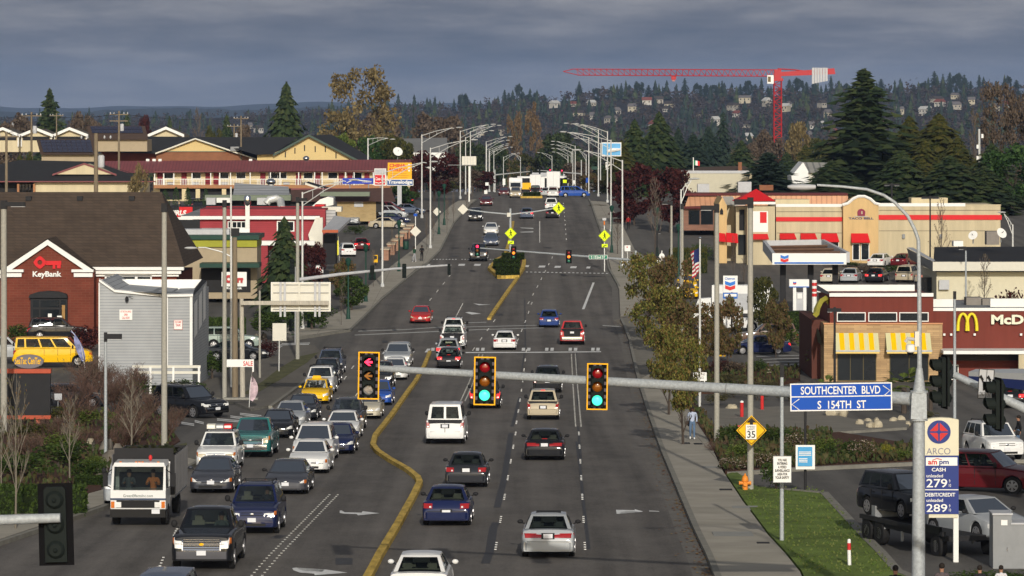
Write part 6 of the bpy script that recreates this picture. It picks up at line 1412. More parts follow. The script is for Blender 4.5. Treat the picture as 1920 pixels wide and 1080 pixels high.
# --- cream shop with black flat roof
Y=352;r=bl_('flat_roofed_shop','cream shop with a black flat roof behind the hamburger restaurant',1830,Y);part(r,'wall',1756,1990,510,565,Y,12,mat('shop_cream',(.60,.56,.42),.8,var=.05));part(r,'fascia',1749,1990,491,508,Y-1.5,1.6,mat('shop_fascia',(.62,.60,.52),.7,var=.04));q=MB();q.quad(W(1750,491,Y-1.4),W(1990,491,Y-1.4),W(1990,462,Y+22),W(1752,463,Y+22),ROOFB);q.build('roof',r);q=MB();q.quad(W(1749,508,Y-1.5),W(1749,491,Y-1.5),W(1700,465,Y+16),W(1706,486,Y+16),M_['grey']);q.quad(W(1700,464,Y+16),W(1749,490.5,Y-1.5),W(1754,488,Y),W(1712,464,Y+16),M_['lgrey']);q.build('side_fascia',r);part(r,'shaded_glazing',1726,1756,520,562,Y+4,5,M_['glass'])
for x0,x1,yt,yb in ((1850,1874,434,459),(1788,1806,452,462)):part(r,'roof_unit',x0,x1,yt,yb,Y+12,1.5,M_['white'] if x0<1800 else mat('unit_taupe'))
part(r,'wall_panel',1761,1780,525,543,Y-.5,.3,M_['lgrey'])
# --- fast food pair:long beige building with red awnings
Y=436;r=bl_('beige_restaurant','long beige restaurant with red stripe, red awnings and a red pyramid roof tower',1600,Y)
part(r,'wall',1455,1581,388,500,Y,14,BEI);part(r,'wall',1646,1876,386,500,Y,14,BEI)
q=MB();P_=[(1581,500),(1647,500),(1647,382),(1640,382),(1632,374),(1622,369),(1608,369),(1598,374),(1589,381),(1581,384)];q.prism([(W(x,y,Y-1).x,W(x,y,Y-1).z) for x,y in P_],Y-1,Y+3,OCH);q.build('shaped_gable',r)
q=MB();T_=[(1580,383),(1590,380),(1599,372),(1609,367),(1621,367),(1632,372),(1641,380),(1649,382)];q.path([W(x,y+1,Y-1)+Vector((0,-.05,0)) for x,y in T_],[.17]*8,M_['white'],6);q.build('gable_coping',r)
part(r,'red_stripe',1455,1580.5,407,415,Y,.0,AWR,.12);part(r,'red_stripe',1647.5,1878,403,412,Y,0,AWR,.12)
q=MB()
for (x0,x1,yt,yb) in ((1455,1580.5,382.5,388),(1647.5,1810,381,387)):pbox(q,x0,x1,yt,yb,Y-.05,.5,M_['white'])
pbox(q,1810,1877,383.5,385.5,Y-.05,.3,CRM);q.build('coping',r);part(r,'roof_screen',1454,1518,374,383,Y+6,3,CRM);part(r,'roof_screen',1709,1777,371,382,Y+6,3,CRM)
q=MB()
for (x0,x1,y) in ((1456,1580,396.6),(1456,1580,436.5),(1648,1875,394),(1648,1875,432.5)):pbox(q,x0,x1,y,y+.7,Y-.0,0,M_['trim'],.02)
q.build('reveal_lines',r)
for x0,x1,yb in ((1463,1494,449),(1502,1533,449),(1541,1574,454),(1597,1632,455)):
 f=Y-1.0-(1 if x0>1590 else 0);q=MB();A_=W(x0,yb,f);B_=W(x1,yb,f);yt=437.5;Yw=Y-.02-(1 if x0>1590 else 0);C_=Vector((B_.x-.2,Yw,W(0,yt,Yw).z));D_=Vector((A_.x,Yw,W(0,yt,Yw).z));q.quad(A_,B_,C_,D_,AWR);q.add([B_,(B_.x,Yw,B_.z),C_],[(0,1,2)],mat('awning_side_red',(.45,.01,.015),.6));q.add([A_,(A_.x,Yw,A_.z),D_],[(0,1,2)],mat('awning_side_red'));q.build('awning',r)
for x0,x1 in ((1598,1612),(1614,1630)):window(r,x0,x1,456,488,Y-1.02,t=1.4)
for x0,x1 in ((1464,1492),(1503,1531),(1545,1573)):window(r,x0,x1,450,470,Y,t=1.2)
for x in (1694,1764):part(r,'wall_lamp',x-2.5,x+2.5,439,447,Y,.0,M_['grey'],.25)
q=MB();c=W(1615,398,Y-1.1);s_=S(Y);P_=[(-7,-6.5),(7,-6.5),(7.5,1),(5,5),(0,6.8),(-5,5),(-7.5,1)];q.prism([(c.x+x/s_,c.z+z/s_) for x,z in P_],Y-1.12,Y-1.02,mat('bell_plum',(.22,.02,.06),.5));q.tube(c+Vector((.05,-.06,-.2)),c+Vector((.05,-.06,.12)),.07,m=CRM,n=6);q.build('bell_emblem',r);part(r,'lettering_ledge',1602,1628,405.4,406.4,Y-1.02,0,M_['lgrey'],.08);words(r,'TACO BELL',1591,1638,407.5,411.5,Y-1,mat('lettering_navy',(.05,.06,.12),.5),.03,bold=.04)
# tower with pyramid roof
Yt=Y-4;q=MB();pbox(q,1401,1453,387,500,Yt,4,BEI);pbox(q,1380,1401,387,500,Yt+3,3,mat('tower_side_beige',(.50,.44,.30),.85));q.build('tower',r);q=MB();a=[W(1378,378,Yt-.3),W(1455,377,Yt-.3)];b=[Vector((a[1].x,Yt+6,a[1].z)),Vector((a[0].x,Yt+6,a[0].z))];ap=W(1418,354,Yt+2.5)
q.add([a[0],a[1],b[0],b[1],ap],[(0,1,4),(1,2,4),(2,3,4),(3,0,4)],AWR);q.build('pyramid_roof',r);part(r,'tower_coping',1396,1454,378.5,383,Yt-.25,4,M_['white']);q=MB();pbox(q,1411,1440,396,435,Yt,0,M_['white'],.05);pbox(q,1425,1437.5,397.5,418,Yt-.05,0,AWR,.02);q.build('white_red_panel',r);f=Yt-.9;A_,B_=W(1411,449,f),W(1442,449,f);q=MB();q.quad(A_,B_,Vector((B_.x-.1,Yt-.02,W(0,438.5,Yt).z)),Vector((A_.x,Yt-.02,W(0,438.5,Yt).z)),AWR);q.build('awning',r)
q=MB();pbox(q,1386,1396,393,432,Yt+2.95,0,M_['trim'],.02);pbox(q,1384,1401,440,478,Yt+2.95,0,M_['glass'],.02);q.build('tower_recess',r)
# small ochre gable left
Yg=Y-1;q=MB();q.prism([(W(x,y,Yg).x,W(x,y,Yg).z) for x,y in ((1347,500),(1363,500),(1363,385),(1354,370),(1347,384))],Yg,Yg+10,OCH);pbox(q,1363,1384,386,500,Yg+4,5,BEI);q.build('end_gable',r);q=MB();q.quad(W(1362,384,Yg),W(1354,368,Yg),W(1374,368,Yg+8),W(1382,384,Yg+8),M_['offwhite']);q.build('gable_roof',r)
for x0,x1,dy_ in ((1345,1361,0),(1362,1384,2)):A_,B_=W(x0,452+dy_,Yg-1),W(x1,454+dy_,Yg-1);q=MB();q.quad(A_,B_,Vector((B_.x,Yg,W(0,438,Yg).z)),Vector((A_.x,Yg,W(0,436,Yg).z)),AWR);q.build('awning',r)
q=MB();c=W(1353,396,Yg-.1);q.prism([(c.x+x/17,c.z+z/17) for x,z in ((-3,-6),(3,-6),(3,1),(0,6),(-3,1))],Yg-.12,Yg-.05,M_['trim']);q.build('bell_emblem',r)
# --- filling station canopy
Y=348;r=bl_('fuel_canopy','white and blue filling station canopy seen open from above with brown troughs',1515,Y,'canopy');q=MB();pbox(q,1448,1587,475,496,Y,.4,M_['white']);q.build('front_fascia',r);part(r,'blue_band',1452,1582,491.5,494.5,Y-.02,0,mat('band_blue',(.02,.14,.50),.5),.03)
a=[W(1448,475,Y),W(1587,473,Y)];b=[W(1540,449,Y+9),W(1430,451,Y+9)];q=MB()
for p,p2 in ((a[0],b[1]),(a[1],b[0]),(b[1],b[0])):q.hexa([tuple(p+Vector((0,0,-.9))),tuple(p2+Vector((0,0,-.9))),tuple(p2+Vector((.3,.1,-.9))),tuple(p+Vector((.3,.1,-.9))),tuple(p),tuple(p2),tuple(p2+Vector((.3,.1,0))),tuple(p+Vector((.3,.1,0)))],M_['lgrey'])
q.build('rear_fascia',r);q=MB();q.quad(*[v+Vector((0,0,-.55)) for v in (a[0],a[1],b[0],b[1])],mat('trough_brown',(.13,.075,.05),.8,var=.2));q.build('roof_deck',r)
for k in range(3):q=MB();u=.25+.25*k;p1=a[0].lerp(b[1],u);p2=a[1].lerp(b[0],u);q.tube(p1+Vector((0,0,-.3)),p2+Vector((0,0,-.3)),.12,m=mat('trough_brown'),n=4);q.build('roof_beam',r)
for x in (1468,1520,1566):q=MB();p=GX(x,Y+3);q.box(p.x-.25,p.x+.25,p.y-.2,p.y+.2,p.z,W(0,494,Y).z,M_['dark']);q.build('column',r)
def chevron(q,px,py,w,Y):
 s_=S(Y);c=W(px,py,Y)
 for k,m_ in ((0,mat('chevron_blue',(.03,.18,.62),.5)),(1,mat('chevron_red',(.62,.03,.03),.5))):
  z=-k*w*.42/s_;h=w*.34/s_;hw=w/2/s_;d=w*.18/s_;q.prism([(c.x-hw,c.z+z+h),(c.x,c.z+z+h-d),(c.x+hw,c.z+z+h),(c.x+hw,c.z+z),(c.x,c.z+z-d),(c.x-hw,c.z+z)],Y-.03,Y,m_)
q=MB();chevron(q,1471,483,15,Y-.03);q.build('chevron_emblem',r)
r=bl_('price_pylon','white pylon with blue and red chevrons behind the flagpole',1369,322,'pylon sign');part(r,'panel',1356,1383,517,548,322,.4,M_['white']);part(r,'lower_panel',1356,1383,549,560,322,.4,mat('band_blue'));words(r,'Chevron',1359,1378,520,524.5,322,mat('band_blue'),bold=.03);q=MB();chevron(q,1369,533,19,321.98);q.build('chevron_emblem',r);part(r,'posts',1360,1379,560,585,322.1,.2,M_['lgrey']);part(r,'small_strip',1358,1381,551,556,321.98,0,M_['white'],.02)
r=bl_('fuel_pump_frame','white fuel pump island portal with a small chevron header',1498,300,'fuel pump');part(r,'header',1480,1517,524,538,300,.8,M_['white']);part(r,'blue_strip',1480,1517,537,538.8,299.97,0,mat('band_blue'),.02)
for x in (1487,1506):part(r,'leg',x,x+6,539,582,300,.5,M_['white'])
part(r,'pump_body',1493,1506,548,582,300.1,.6,M_['lgrey']);q=MB();chevron(q,1490,530,6,299.97);q.build('chevron_emblem',r);part(r,'screen',1495,1504,550,560,300.05,0,M_['white'],.02)
r=bl_('striped_pillar','red and white printed pillar left of the hamburger restaurant roof',1527,300,'pillar');q=MB();b=GX(1527,300);q.tube(b,W(1527,525,300),.18,m=M_['white'],n=10);q.build('shaft',r)
for y in (532,543,552):q=MB();q.tube(W(1527,y+4,300),W(1527,y-2,300),.19,m=M_['red'],n=10);q.build('red_ring',r)
# --- brown restaurant,warehouse,houses behind
Y=492;r=bl_('copper_roofed_restaurant','brick restaurant with a salmon metal mansard behind the red maple',1350,Y);part(r,'wall',1281,1352,388,432,Y,12,brickmat('rough_brown_brick',(.26,.13,.09),(.2,.1,.07),(.18,.13,.1),.6,.2,.012));CP=wavemat('salmon_rib_metal',(.62,.33,.19),(.48,.24,.14),1.6,'X',sharp=.25,rough=.4);q=MB();q.quad(W(1284,387,Y-.6),W(1352,385,Y-.6),W(1352,368,Y+1.5),W(1291,368,Y+1.5),CP);q.build('mansard',r);part(r,'mansard',1352,1590,366,388,Y+1,.3,CP);part(r,'dark_trim',1284,1590,362.5,367,Y+1,6,mat('trim_maroon',(.10,.015,.015),.6));part(r,'dark_trim',1283,1350,387,391,Y-.7,.3,mat('trim_maroon'));part(r,'rear_wall',1352,1590,388,440,Y+1.2,8,BEI)
for x0,x1 in ((1291,1312),(1314,1337)):window(r,x0,x1,394,421,Y,fm=M_['dark'],t=1)
for x0,x1,yt in ((1308,1330,345),(1384,1409,341)):part(r,'roof_unit',x0,x1,yt,362,Y+8,1.5,M_['lgrey'])
part(r,'chimney',1424,1450,347,357,Y+6,1,mat('orange_brick'))
r=bl_('beige_warehouse','plain beige warehouse behind the salmon roofed restaurant',1340,560);part(r,'wall',1271,1405,325,362,560,14,mat('warehouse_beige',(.50,.47,.37),.8,var=.06));part(r,'parapet',1271,1405,320,325,560,1,M_['lgrey'],.1)
r=bl_('brown_roofed_house','house with a long brown roof and brick chimney behind the warehouse',1345,640,'house');q=MB();q.quad(W(1276,322,640),W(1415,322,640),W(1395,311,650),W(1310,313,650),mat('brown_roof_plain'));q.build('roof',r);part(r,'chimney',1384,1391,304,321,641,.8,mat('orange_brick'));part(r,'wall',1280,1410,322,340,640.5,10,BEI)
r=bl_('white_gable_house','white house with a pale grey ribbed roof beside the big cedar',1540,620,'house');q=MB();q.prism([(W(x,y,620).x,W(x,y,620).z) for x,y in ((1486,345),(1516,345),(1516,322),(1506,304),(1484,330))],620,630,M_['white']);q.build('wall',r);q=MB();q.quad(W(1516,324,619.5),W(1572,324,619.5),W(1570,305,627),W(1506,304,627),wavemat('grey_rib_roof',(.34,.33,.30),(.2,.2,.19),1.0,'X',sharp=.3));q.build('roof',r);part(r,'front_wall',1516,1572,324,345,620.3,8,M_['offwhite'])
r=bl_('blue_billboard','sky blue billboard behind the far right street lamps',1146,680,'billboard');part(r,'panel',1128,1165,267,293,680,.5,M_['white']);part(r,'poster',1129.5,1163.5,269,291,679.95,0,mat('poster_sky',(.12,.38,.68),.5,var=.25,scale=.35),.03);q=MB();q.path([W(1138,284,679.8),W(1150,281,679.8),W(1163,280,679.8)],[.25,.35,.2],M_['white'],6);q.build('white_shape',r);part(r,'post',1145,1147,293,360,680.2,.4,M_['grey'])
r=bl_('pale_billboard','blank pale billboard back between the far left street lamps',880,600,'billboard');part(r,'panel',866,893,293,311,600,.3,M_['offwhite']);part(r,'ledge',840,893,309,310,599.7,.3,M_['grey']);part(r,'post',878.5,881,311,380,600.1,.3,M_['alu']);q=MB();[pbox(q,866+k*5.2,866.6+k*5.2,293.5,310.5,599.97,0,M_['lgrey'],.02) for k in range(1,5)];q.build('ribs',r)
# --- mini market canopy at the right edge
Y=150;r=bl_('market_canopy','white and blue striped canopy edge at the right side above the drive through',1930,Y,'canopy');q=MB();A=W(1818,699,Y+12);B=W(2050,688,Y);C_=W(2050,710,Y);D_=W(1822,713,Y+12)
def strip4(q,y0l,y1l,y0r,y1r,m):q.add([W(1816,y1l,Y+12),W(2050,y1r,Y),W(2050,y0r,Y),W(1816,y0l,Y+12)],[(0,1,2,3)],m)
strip4(q,697,705,704,722,M_['white']);strip4(q,705,715,722,752,M_['dblue']);q.add([W(1816,697,Y+12),W(2050,704,Y),W(2050,690,Y+16),W(1830,692,Y+22)],[(0,1,2,3)],M_['alu']);q.add([W(1816,715,Y+12),W(2050,752,Y),W(2050,740,Y+16),W(1830,712,Y+22)],[(0,1,2,3)],M_['dblue']);q.build('fascia',r)
p=GX(2060,Y+6);q=MB();q.box(p.x-.2,p.x+.2,p.y-.2,p.y+.2,p.z,W(0,735,Y+6).z,M_['white']);q.build('column',r)
# --- signs on the left
Y=222;r=thing('roadside_sign','large red framed dark sign panel on a coral post at the left edge','sign',GX(69,Y));part(r,'post',65,75,785,850,Y+.2,.35,mat('coral_paint',(.55,.15,.10),.6,var=.15));q=MB()
for a_ in ((-20,95,692,700),(-20,95,779,786)):q=MB();pbox(q,*a_,Y,.5,mat('frame_red',(.42,.08,.04),.6));q.build('frame_rail',r)
part(r,'dark_panel',-20,94,700,779,Y+.1,.35,M_['dark'])
q=MB();c=W(53,678,Y);s_=S(Y);pts=[(c.x+28/s_*cos(a),c.z+13/s_*sin(a)) for a in [k*pi/14 for k in range(28)]];q.prism(pts,Y+.1,Y+.35,mat('sign_slate',(.16,.15,.17),.6));q.build('oval_panel',r);words(r,'SeaTac CenTer',28,77,670,683,Y+.1,M_['signy'],bold=.02)
rb_=board('road_sign','pale plate on a short post beside the red framed sign','road sign',102,116,738,750,228,M_['lgrey']);q=MB();b=GX(108,228.2);q.tube(b,W(109,750,228.2),.03,m=M_['grey'],n=5);q.build('post',rb_)
Y=236;r=thing('notice_board','low white picket board with red lettering beside the wooden pole','notice',GX(440,Y));q=MB();pbox(q,425,476,674,688,Y,.1,M_['white']);q.build('board',r);part(r,'post',473,476,688,697,Y,.15,M_['white']);words(r,'SALE',456,474,677,686,Y,M_['red'],bold=.02)
Y=256;r=thing('low_fence','low white horizontal board fence before the grey office','fence',GX(310,Y));q=MB()
for y in (685,696):pbox(q,248,376,y,y+5,Y,.08,M_['offwhite'])
q.build('rails',r)
for x in (373,325,282,250):part(r,'post',x-2,x+2,688,742,Y-.05,.2,M_['white'])
rb_=board('bank_sign','white board with a red key over a black name strip','sign',415.5,462.5,510,537,298,M_['white']);q=MB();pbox(q,424,462,537.5,544,298,.1,M_['blk']);q.build('name_strip',rb_);words(rb_,'KeyBank',425,454,538,543.5,298,M_['white'],bold=.03)
q=MB();c=W(429,523,297.9);n=20;R1,R2_=7.5/S(298),3/S(298);q.add([(c.x+R1*cos(k*2*pi/n),c.y-.03,c.z+R1*sin(k*2*pi/n)) for k in range(n)]+[(c.x+R2_*cos(k*2*pi/n),c.y-.03,c.z+R2_*sin(k*2*pi/n)) for k in range(n)],[(k,(k+1)%n,n+(k+1)%n,n+k) for k in range(n)],mat('key_red',(.45,.05,.05),.6));pbox(q,436,456,521,525,297.9,0,mat('key_red'),.03);pbox(q,444,448,525,530,297.9,0,mat('key_red'),.03);pbox(q,451,455,525,530,297.9,0,mat('key_red'),.03);q.build('key_emblem',rb_);part(rb_,'post',437,441,544,580,298.1,.2,M_['grey'])
def feather(px,py,h,Y,lean,label,m1):
 b=GX(px,Y);s_=S(Y);r=thing('feather_flag',label,'flag',b);H_=h/s_;q=MB();P_=[b,b+Vector((lean*.3,0,H_*.6)),b+Vector((lean,0,H_))];q.path(P_,[.025,.02,.012],M_['alu'],6);q.build('pole',r);q=MB();n=8;vs=[]
 for k in range(n+1):t=k/n;p=b+Vector((lean*t*t,0,H_*(.25+.75*t)));w_=.5*sin(pi*min(1,t*1.1+.08))**.6 if t<1 else .05;vs+=[p,p+Vector((w_*(1 if lean<0 else -1)*-1,.08*sin(t*7),-.1))]
 q.add(vs,[(2*k,2*k+1,2*k+3,2*k+2) for k in range(n)],m1);q.build('banner',r)
feather(160,660,75,285,-1.0,'blue white feather flag leaning left before the bank',mat('banner_blue_white',(.22,.24,.42),.7,var=.9,scale=1.6));feather(467,674,74,238,.2,'white and red feather flag beside the wooden pole',mat('banner_white_red',(.5,.38,.42),.7,var=.7,scale=2));feather(636,425,45,440,-.1,'narrow yellow feather flag at the diner entrance',mat('banner_yellow',(.75,.68,.05),.6,var=.1))
# flagpoles
b=GX(1312,241);r=thing('flagpole','tall pale flagpole with a limp striped flag','flagpole',b);q=MB();q.path([b,W(1312.5,447,241)],[.09,.05],M_['alu'],10);q.ball(tuple(W(1312.5,446,241)),.09,.09,.09,M_['chrome'],8,6);q.build('pole_shaft',r,smooth=40)
s_=S(241);q=MB();p0=W(1311.5,464,241);n=10
for st in range(13):
 m_=M_['white'] if st%2 else mat('flag_red',(.42,.03,.05),.8)
 for k in range(n-1):
  def fp(u,v):return Vector((p0.x-(.02+v*.58*(1-.25*u))+.06*sin(v*7+u*4),p0.y+.14*sin(v*9+u*3),p0.z-u*1.55-(v*.35)))
  u0,u1=st/13,(st+1)/13;v0,v1=k/n,(k+1)/n
  mm=mat('flag_navy',(.02,.03,.12),.8) if (u0<.5 and v1<.55) else m_
  q.quad(fp(u0,v0),fp(u1,v0),fp(u1,v1),fp(u0,v1),mm)
fl=q.build('flag',r)
b=GX(1300,590);r=thing('flagpole','small pole with a green white and red flag over the warehouse','flagpole',b);q=MB();q.tube(b,W(1300,295,590),.08,m=M_['alu'],n=6);q.build('pole_shaft',r);q=MB(); 
for k,m_ in enumerate((mat('flag_green',(.02,.2,.08),.8),M_['white'],AWR)):q.quad(*[W(1300+4*(k+i),300+2*(k+i)*.4+j*9,590) for i,j in ((0,0),(0,1),(1,1),(1,0))],m_)
q.build('flag',r)
# --- decorative green posts,bins,walls,bus stop things
def bushlamp(px,by,label,Y=None,h=5.2):
 b=G(px,by) if Y is None else GX(px,Y);r=thing('post_lantern',label,'post lantern',b,0,'dark green lantern posts');q=MB();q.lathe([(.28,0),(.28,.12),(.18,.2),(.15,.9),(.10,1.0),(.075,1.1),(.065,h-.5)],tuple(b),M_['green'],12);q.build('post',r,smooth=35);q=MB();q.lathe([(.05,h-.5),(.14,h-.4),(.22,h-.15),(.24,h),(.30,h+.02),(.18,h+.22),(.04,h+.3)],tuple(b),M_['green'],12);q.build('lantern',r,smooth=35);return r
for px,by,l in ((653,601,'nearest green lantern post on the left pavement'),(686,568,'second green lantern post on the left pavement'),(748,511,'third green lantern post, beside the tall street lamp foot'),(823,441,'green lantern post left of the dark red car'),(833,424,'green lantern post just beyond the one by the side lane'),(1147,476,'green lantern post right of the walking sign on the right'),(1232,480,'green lantern post under the bare tree on the right'),(1272,520,'green lantern post with a wide shade by the notice board')):bushlamp(px,by,l)
def bin_(px,by,label):
 b=G(px,by);r=thing('litter_bin',label,'litter bin',b,0,'green litter bins');q=MB();q.lathe([(.32,.05),(.34,.1),(.34,.95),(.30,1.0)],tuple(b),M_['green'],14);q.build('body',r,smooth=40);q=MB();q.lathe([(.37,.98),(.37,1.04),(.2,1.2),(.05,1.22)],tuple(b),M_['dark'],14);q.build('lid',r,smooth=40)
bin_(583,617,'green litter bin nearest, behind the pale sign post');bin_(673,541,'green litter bin below the second signal of the pale arm');bin_(761,468,'green litter bin beside the stepped brick wall');bin_(698,525,'dark green litter bin between the lantern posts')
r=thing('stepped_wall','low brick wall stepping up along the left pavement','wall',G(740,475)); 
for k,(x,y) in enumerate(((722,488),(733,478),(741,470),(749,462),(757,454),(763,447),(769,441))):q=MB();b=G(x,y);q.box(b.x-.4,b.x+.4,b.y-.3,b.y+6,b.z-.3,b.z+1.15,brickmat('wall_brick',(.33,.17,.11),(.28,.14,.09),(.3,.25,.2),.5,.15,.01));q.build('brick_pier',r);q=MB();q.box(b.x-.48,b.x+.48,b.y-.38,b.y+6.1,b.z+1.15,b.z+1.28,mat('coping_tan',(.45,.36,.26),.8));q.build('coping',r)
b=G(704,498);r=thing('newspaper_box','small yellow newspaper box on the left pavement','newspaper box',b);q=MB();q.box(b.x-.25,b.x+.25,b.y-.2,b.y+.25,b.z+.35,b.z+1.15,M_['signy']);q.box(b.x-.18,b.x+.18,b.y-.21,b.y-.2,b.z+.7,b.z+1.05,M_['trim']);q.build('box',r);q=MB();q.tube(b,b+Vector((0,0,.36)),.08,m=M_['dark'],n=6);q.build('stand',r)
b=G(1239,600) ;r=thing('round_sign','white disc sign with a smaller board below near the right driveway','sign',b);q=MB();q.tube(b,W(1241,470,b.y),.05,m=M_['white'],n=6);q.build('post',r);c=W(1241,480,b.y-.1);q=MB();q.lathe([(.24,-.03),(.24,0)],tuple(c),M_['white'],18,'y');q.build('disc',r);part(r,'lower_board',1232,1243,488,497,b.y-.1,.05,M_['white'])
r=board('yard_notice','white arched notice board in the right planting bed','notice',1300,1325,698,714,240,M_['white']);words(r,'SALES AND\nSERVICE',1303,1322,700,710,240,M_['dark']);part(r,'leg',1303,1305,714,720,240,.05,M_['white']);part(r,'leg',1320,1322,714,720,240,.05,M_['white'])
b=G(1352,668);r=thing('parking_sign','white and blue plate on a post by the yellow kerb block','sign',b);part(r,'post',1354,1356,636,668,b.y,.05,M_['alu']);part(r,'plate',1351.5,1358.5,627,639,b.y-.05,.04,mat('pale_blue_plate',(.35,.55,.6),.5));part(r,'notice',1338,1352,644,660,b.y+.3,.05,M_['white']);q=MB();p=G(1350,668);q.prismx([(p.y,p.z),(p.y+.8,p.z),(p.y+.4,p.z+.35)],p.x-.3,p.x+.4,M_['signy']);q.build('yellow_block',r)
for px,py,l in ((1391,786,'red post of the feather shaped sign, left'),(1429,772,'red post behind the flower bed, right')):b=G(px,py);r=thing('marker_post',l,'marker post',b,0,'red marker posts');q=MB();q.tube(b,b+Vector((0,0,.95)),.1,m=M_['red'],n=8);q.ball(tuple(b+Vector((0,0,.98))),.11,.11,.09,M_['white'],8,5);q.build('post',r)
b=G(1385,806);r=thing('small_red_sign','small red pointed sign behind the yellow diamond','sign',b);part(r,'panel',1378,1392,797,802,b.y,.1,mat('pinkish_red',(.6,.08,.08),.5));part(r,'leg',1384,1386,802,806,b.y,.05,M_['grey'])
# ---------------------------------------------------------------- vegetation
LM=dict(
conif=leafmat('conifer_needles',[(.012,.022,.010),(.022,.04,.014),(.04,.06,.02),(.055,.07,.025)],trans=.1),conifb=leafmat('blue_conifer_needles',[(.008,.018,.014),(.018,.034,.024),(.03,.048,.03)],trans=.1),olive=leafmat('olive_foliage',[(.03,.04,.010),(.06,.065,.014),(.10,.09,.02)]),
gold=leafmat('golden_brown_leaves',[(.11,.085,.035),(.19,.14,.055),(.28,.22,.10),(.09,.07,.04)]),autumn=leafmat('mixed_autumn_leaves',[(.045,.065,.013),(.09,.11,.022),(.17,.16,.035),(.20,.13,.04),(.08,.045,.02),(.26,.24,.055),(.07,.095,.02)]),autumnr=leafmat('russet_autumn_leaves',[(.055,.045,.018),(.13,.075,.034),(.18,.11,.05),(.08,.085,.025),(.12,.11,.03)]),
red=leafmat('dark_red_leaves',[(.022,.005,.006),(.05,.010,.010),(.085,.018,.016),(.035,.012,.010)]),hedge=leafmat('hedge_leaves',[(.02,.04,.008),(.04,.07,.012),(.07,.11,.02)]),bright=leafmat('bright_shrub_leaves',[(.05,.08,.012),(.09,.13,.02),(.15,.18,.04)]),yel=leafmat('yellow_shrub_leaves',[(.18,.18,.02),(.30,.28,.03),(.12,.14,.02)]),
brown=leafmat('brown_twigs',[(.05,.035,.025),(.09,.065,.045),(.12,.09,.065)],trans=0),poplar=leafmat('poplar_twigs',[(.085,.055,.030),(.13,.085,.045),(.16,.11,.06)],trans=0),grn=leafmat('green_tree_leaves',[(.02,.05,.012),(.035,.08,.018),(.06,.11,.03)]),rose=leafmat('flowering_shrub_leaves',[(.04,.06,.015),(.07,.07,.02),(.10,.05,.03),(.45,.38,.33)],trans=.1),ground=leafmat('ground_cover_leaves',[(.05,.05,.02),(.09,.085,.035),(.12,.10,.05)]))
TRUNK=mat('bark_brown',(.07,.055,.045),.95,var=.3,scale=6);TRUNKW=mat('bark_pale',(.17,.15,.12),.9,var=.3,scale=8);TWIG=mat('twig_grey',(.14,.115,.095),.9,var=.2);TWIGR=mat('twig_reddish',(.12,.07,.055),.9,var=.2)
_V={}
def lq(mb,p,r,rnd,m,up=0.0,el=1.0):
 a=Vector((rnd.gauss(0,1),rnd.gauss(0,1),rnd.gauss(0,1)*.7)).normalized();b=a.cross(Vector((rnd.gauss(0,1),rnd.gauss(0,1),rnd.gauss(0,1)+up))).normalized()
 a=a*r*el;b=b*r*rnd.uniform(.5,1);mb.add([p-a,p+b*.8,p+a,p-b],[(0,1,2,3)],m)
def mesh_conifer(m,seed,n=1300,droop=.25,slim=1.0,gaps=0.0):
 rnd=random.Random(seed);c=MB();k=0;L=int(n/26)
 for i in range(L):
  z=.06+.94*(i/L)**.92;R=.56*slim*min(1,(1-z)*1.7)**.8*(rnd.uniform(.76,1.12))+.012
  if gaps and rnd.random()<gaps:R*=.55
  nb=max(5,int(6+12*(1-z)))
  a0=rnd.uniform(0,6)
  for b in range(nb):
   a=a0+2*pi*b/nb+rnd.uniform(-.25,.25);rr=R*rnd.uniform(.65,1.1)
   for q in range(3):
    t=(q+rnd.uniform(.5,1))/3.2;p=Vector((cos(a)*rr*t,sin(a)*rr*t,z-droop*rr*t*t+rnd.uniform(-.008,.008)))
    d=Vector((cos(a),sin(a),-droop*1.3)).normalized();s=d.cross(Vector((0,0,1))).normalized()*(.036+.07*rr)*rnd.uniform(.7,1.3);e=d*(.05+.10*rr)
    u=Vector((0,0,-.015-rnd.uniform(0,.025)));c.add([p-e*.6,p+s+u,p+e+u*.5,p-s+u],[(0,1,2,3)],m)
 return c
def mesh_leafy(m,seed,n=1500,leaf=.028,blobs=16,low=.25,width=1.0,shape='round',spread=.13):
 rnd=random.Random(seed);c=MB();bl=[]
 for i in range(blobs):
  z=low+(1-low)*rnd.random()**.9*.92
  if shape=='column':R=.36*sin(pi*min(1,(z-low)/(1-low)*.9+.1))**.5
  else:R=.42*sin(pi*min(.98,max(.06,(z-low)/(1-low))))**.6
  a=rnd.uniform(0,6.28);q=R*sqrt(rnd.random());bl.append((Vector((cos(a)*q*width,sin(a)*q*width,z)),spread*rnd.uniform(.6,1.25)))
 for i in range(n):
  b,r=bl[i%blobs];v=Vector((rnd.gauss(0,1),rnd.gauss(0,1),rnd.gauss(0,1))).normalized()*r*rnd.random()**.35;v.z*=.8
  lq(c,b+v,leaf*rnd.uniform(.6,1.4),rnd,m)
 return c,bl
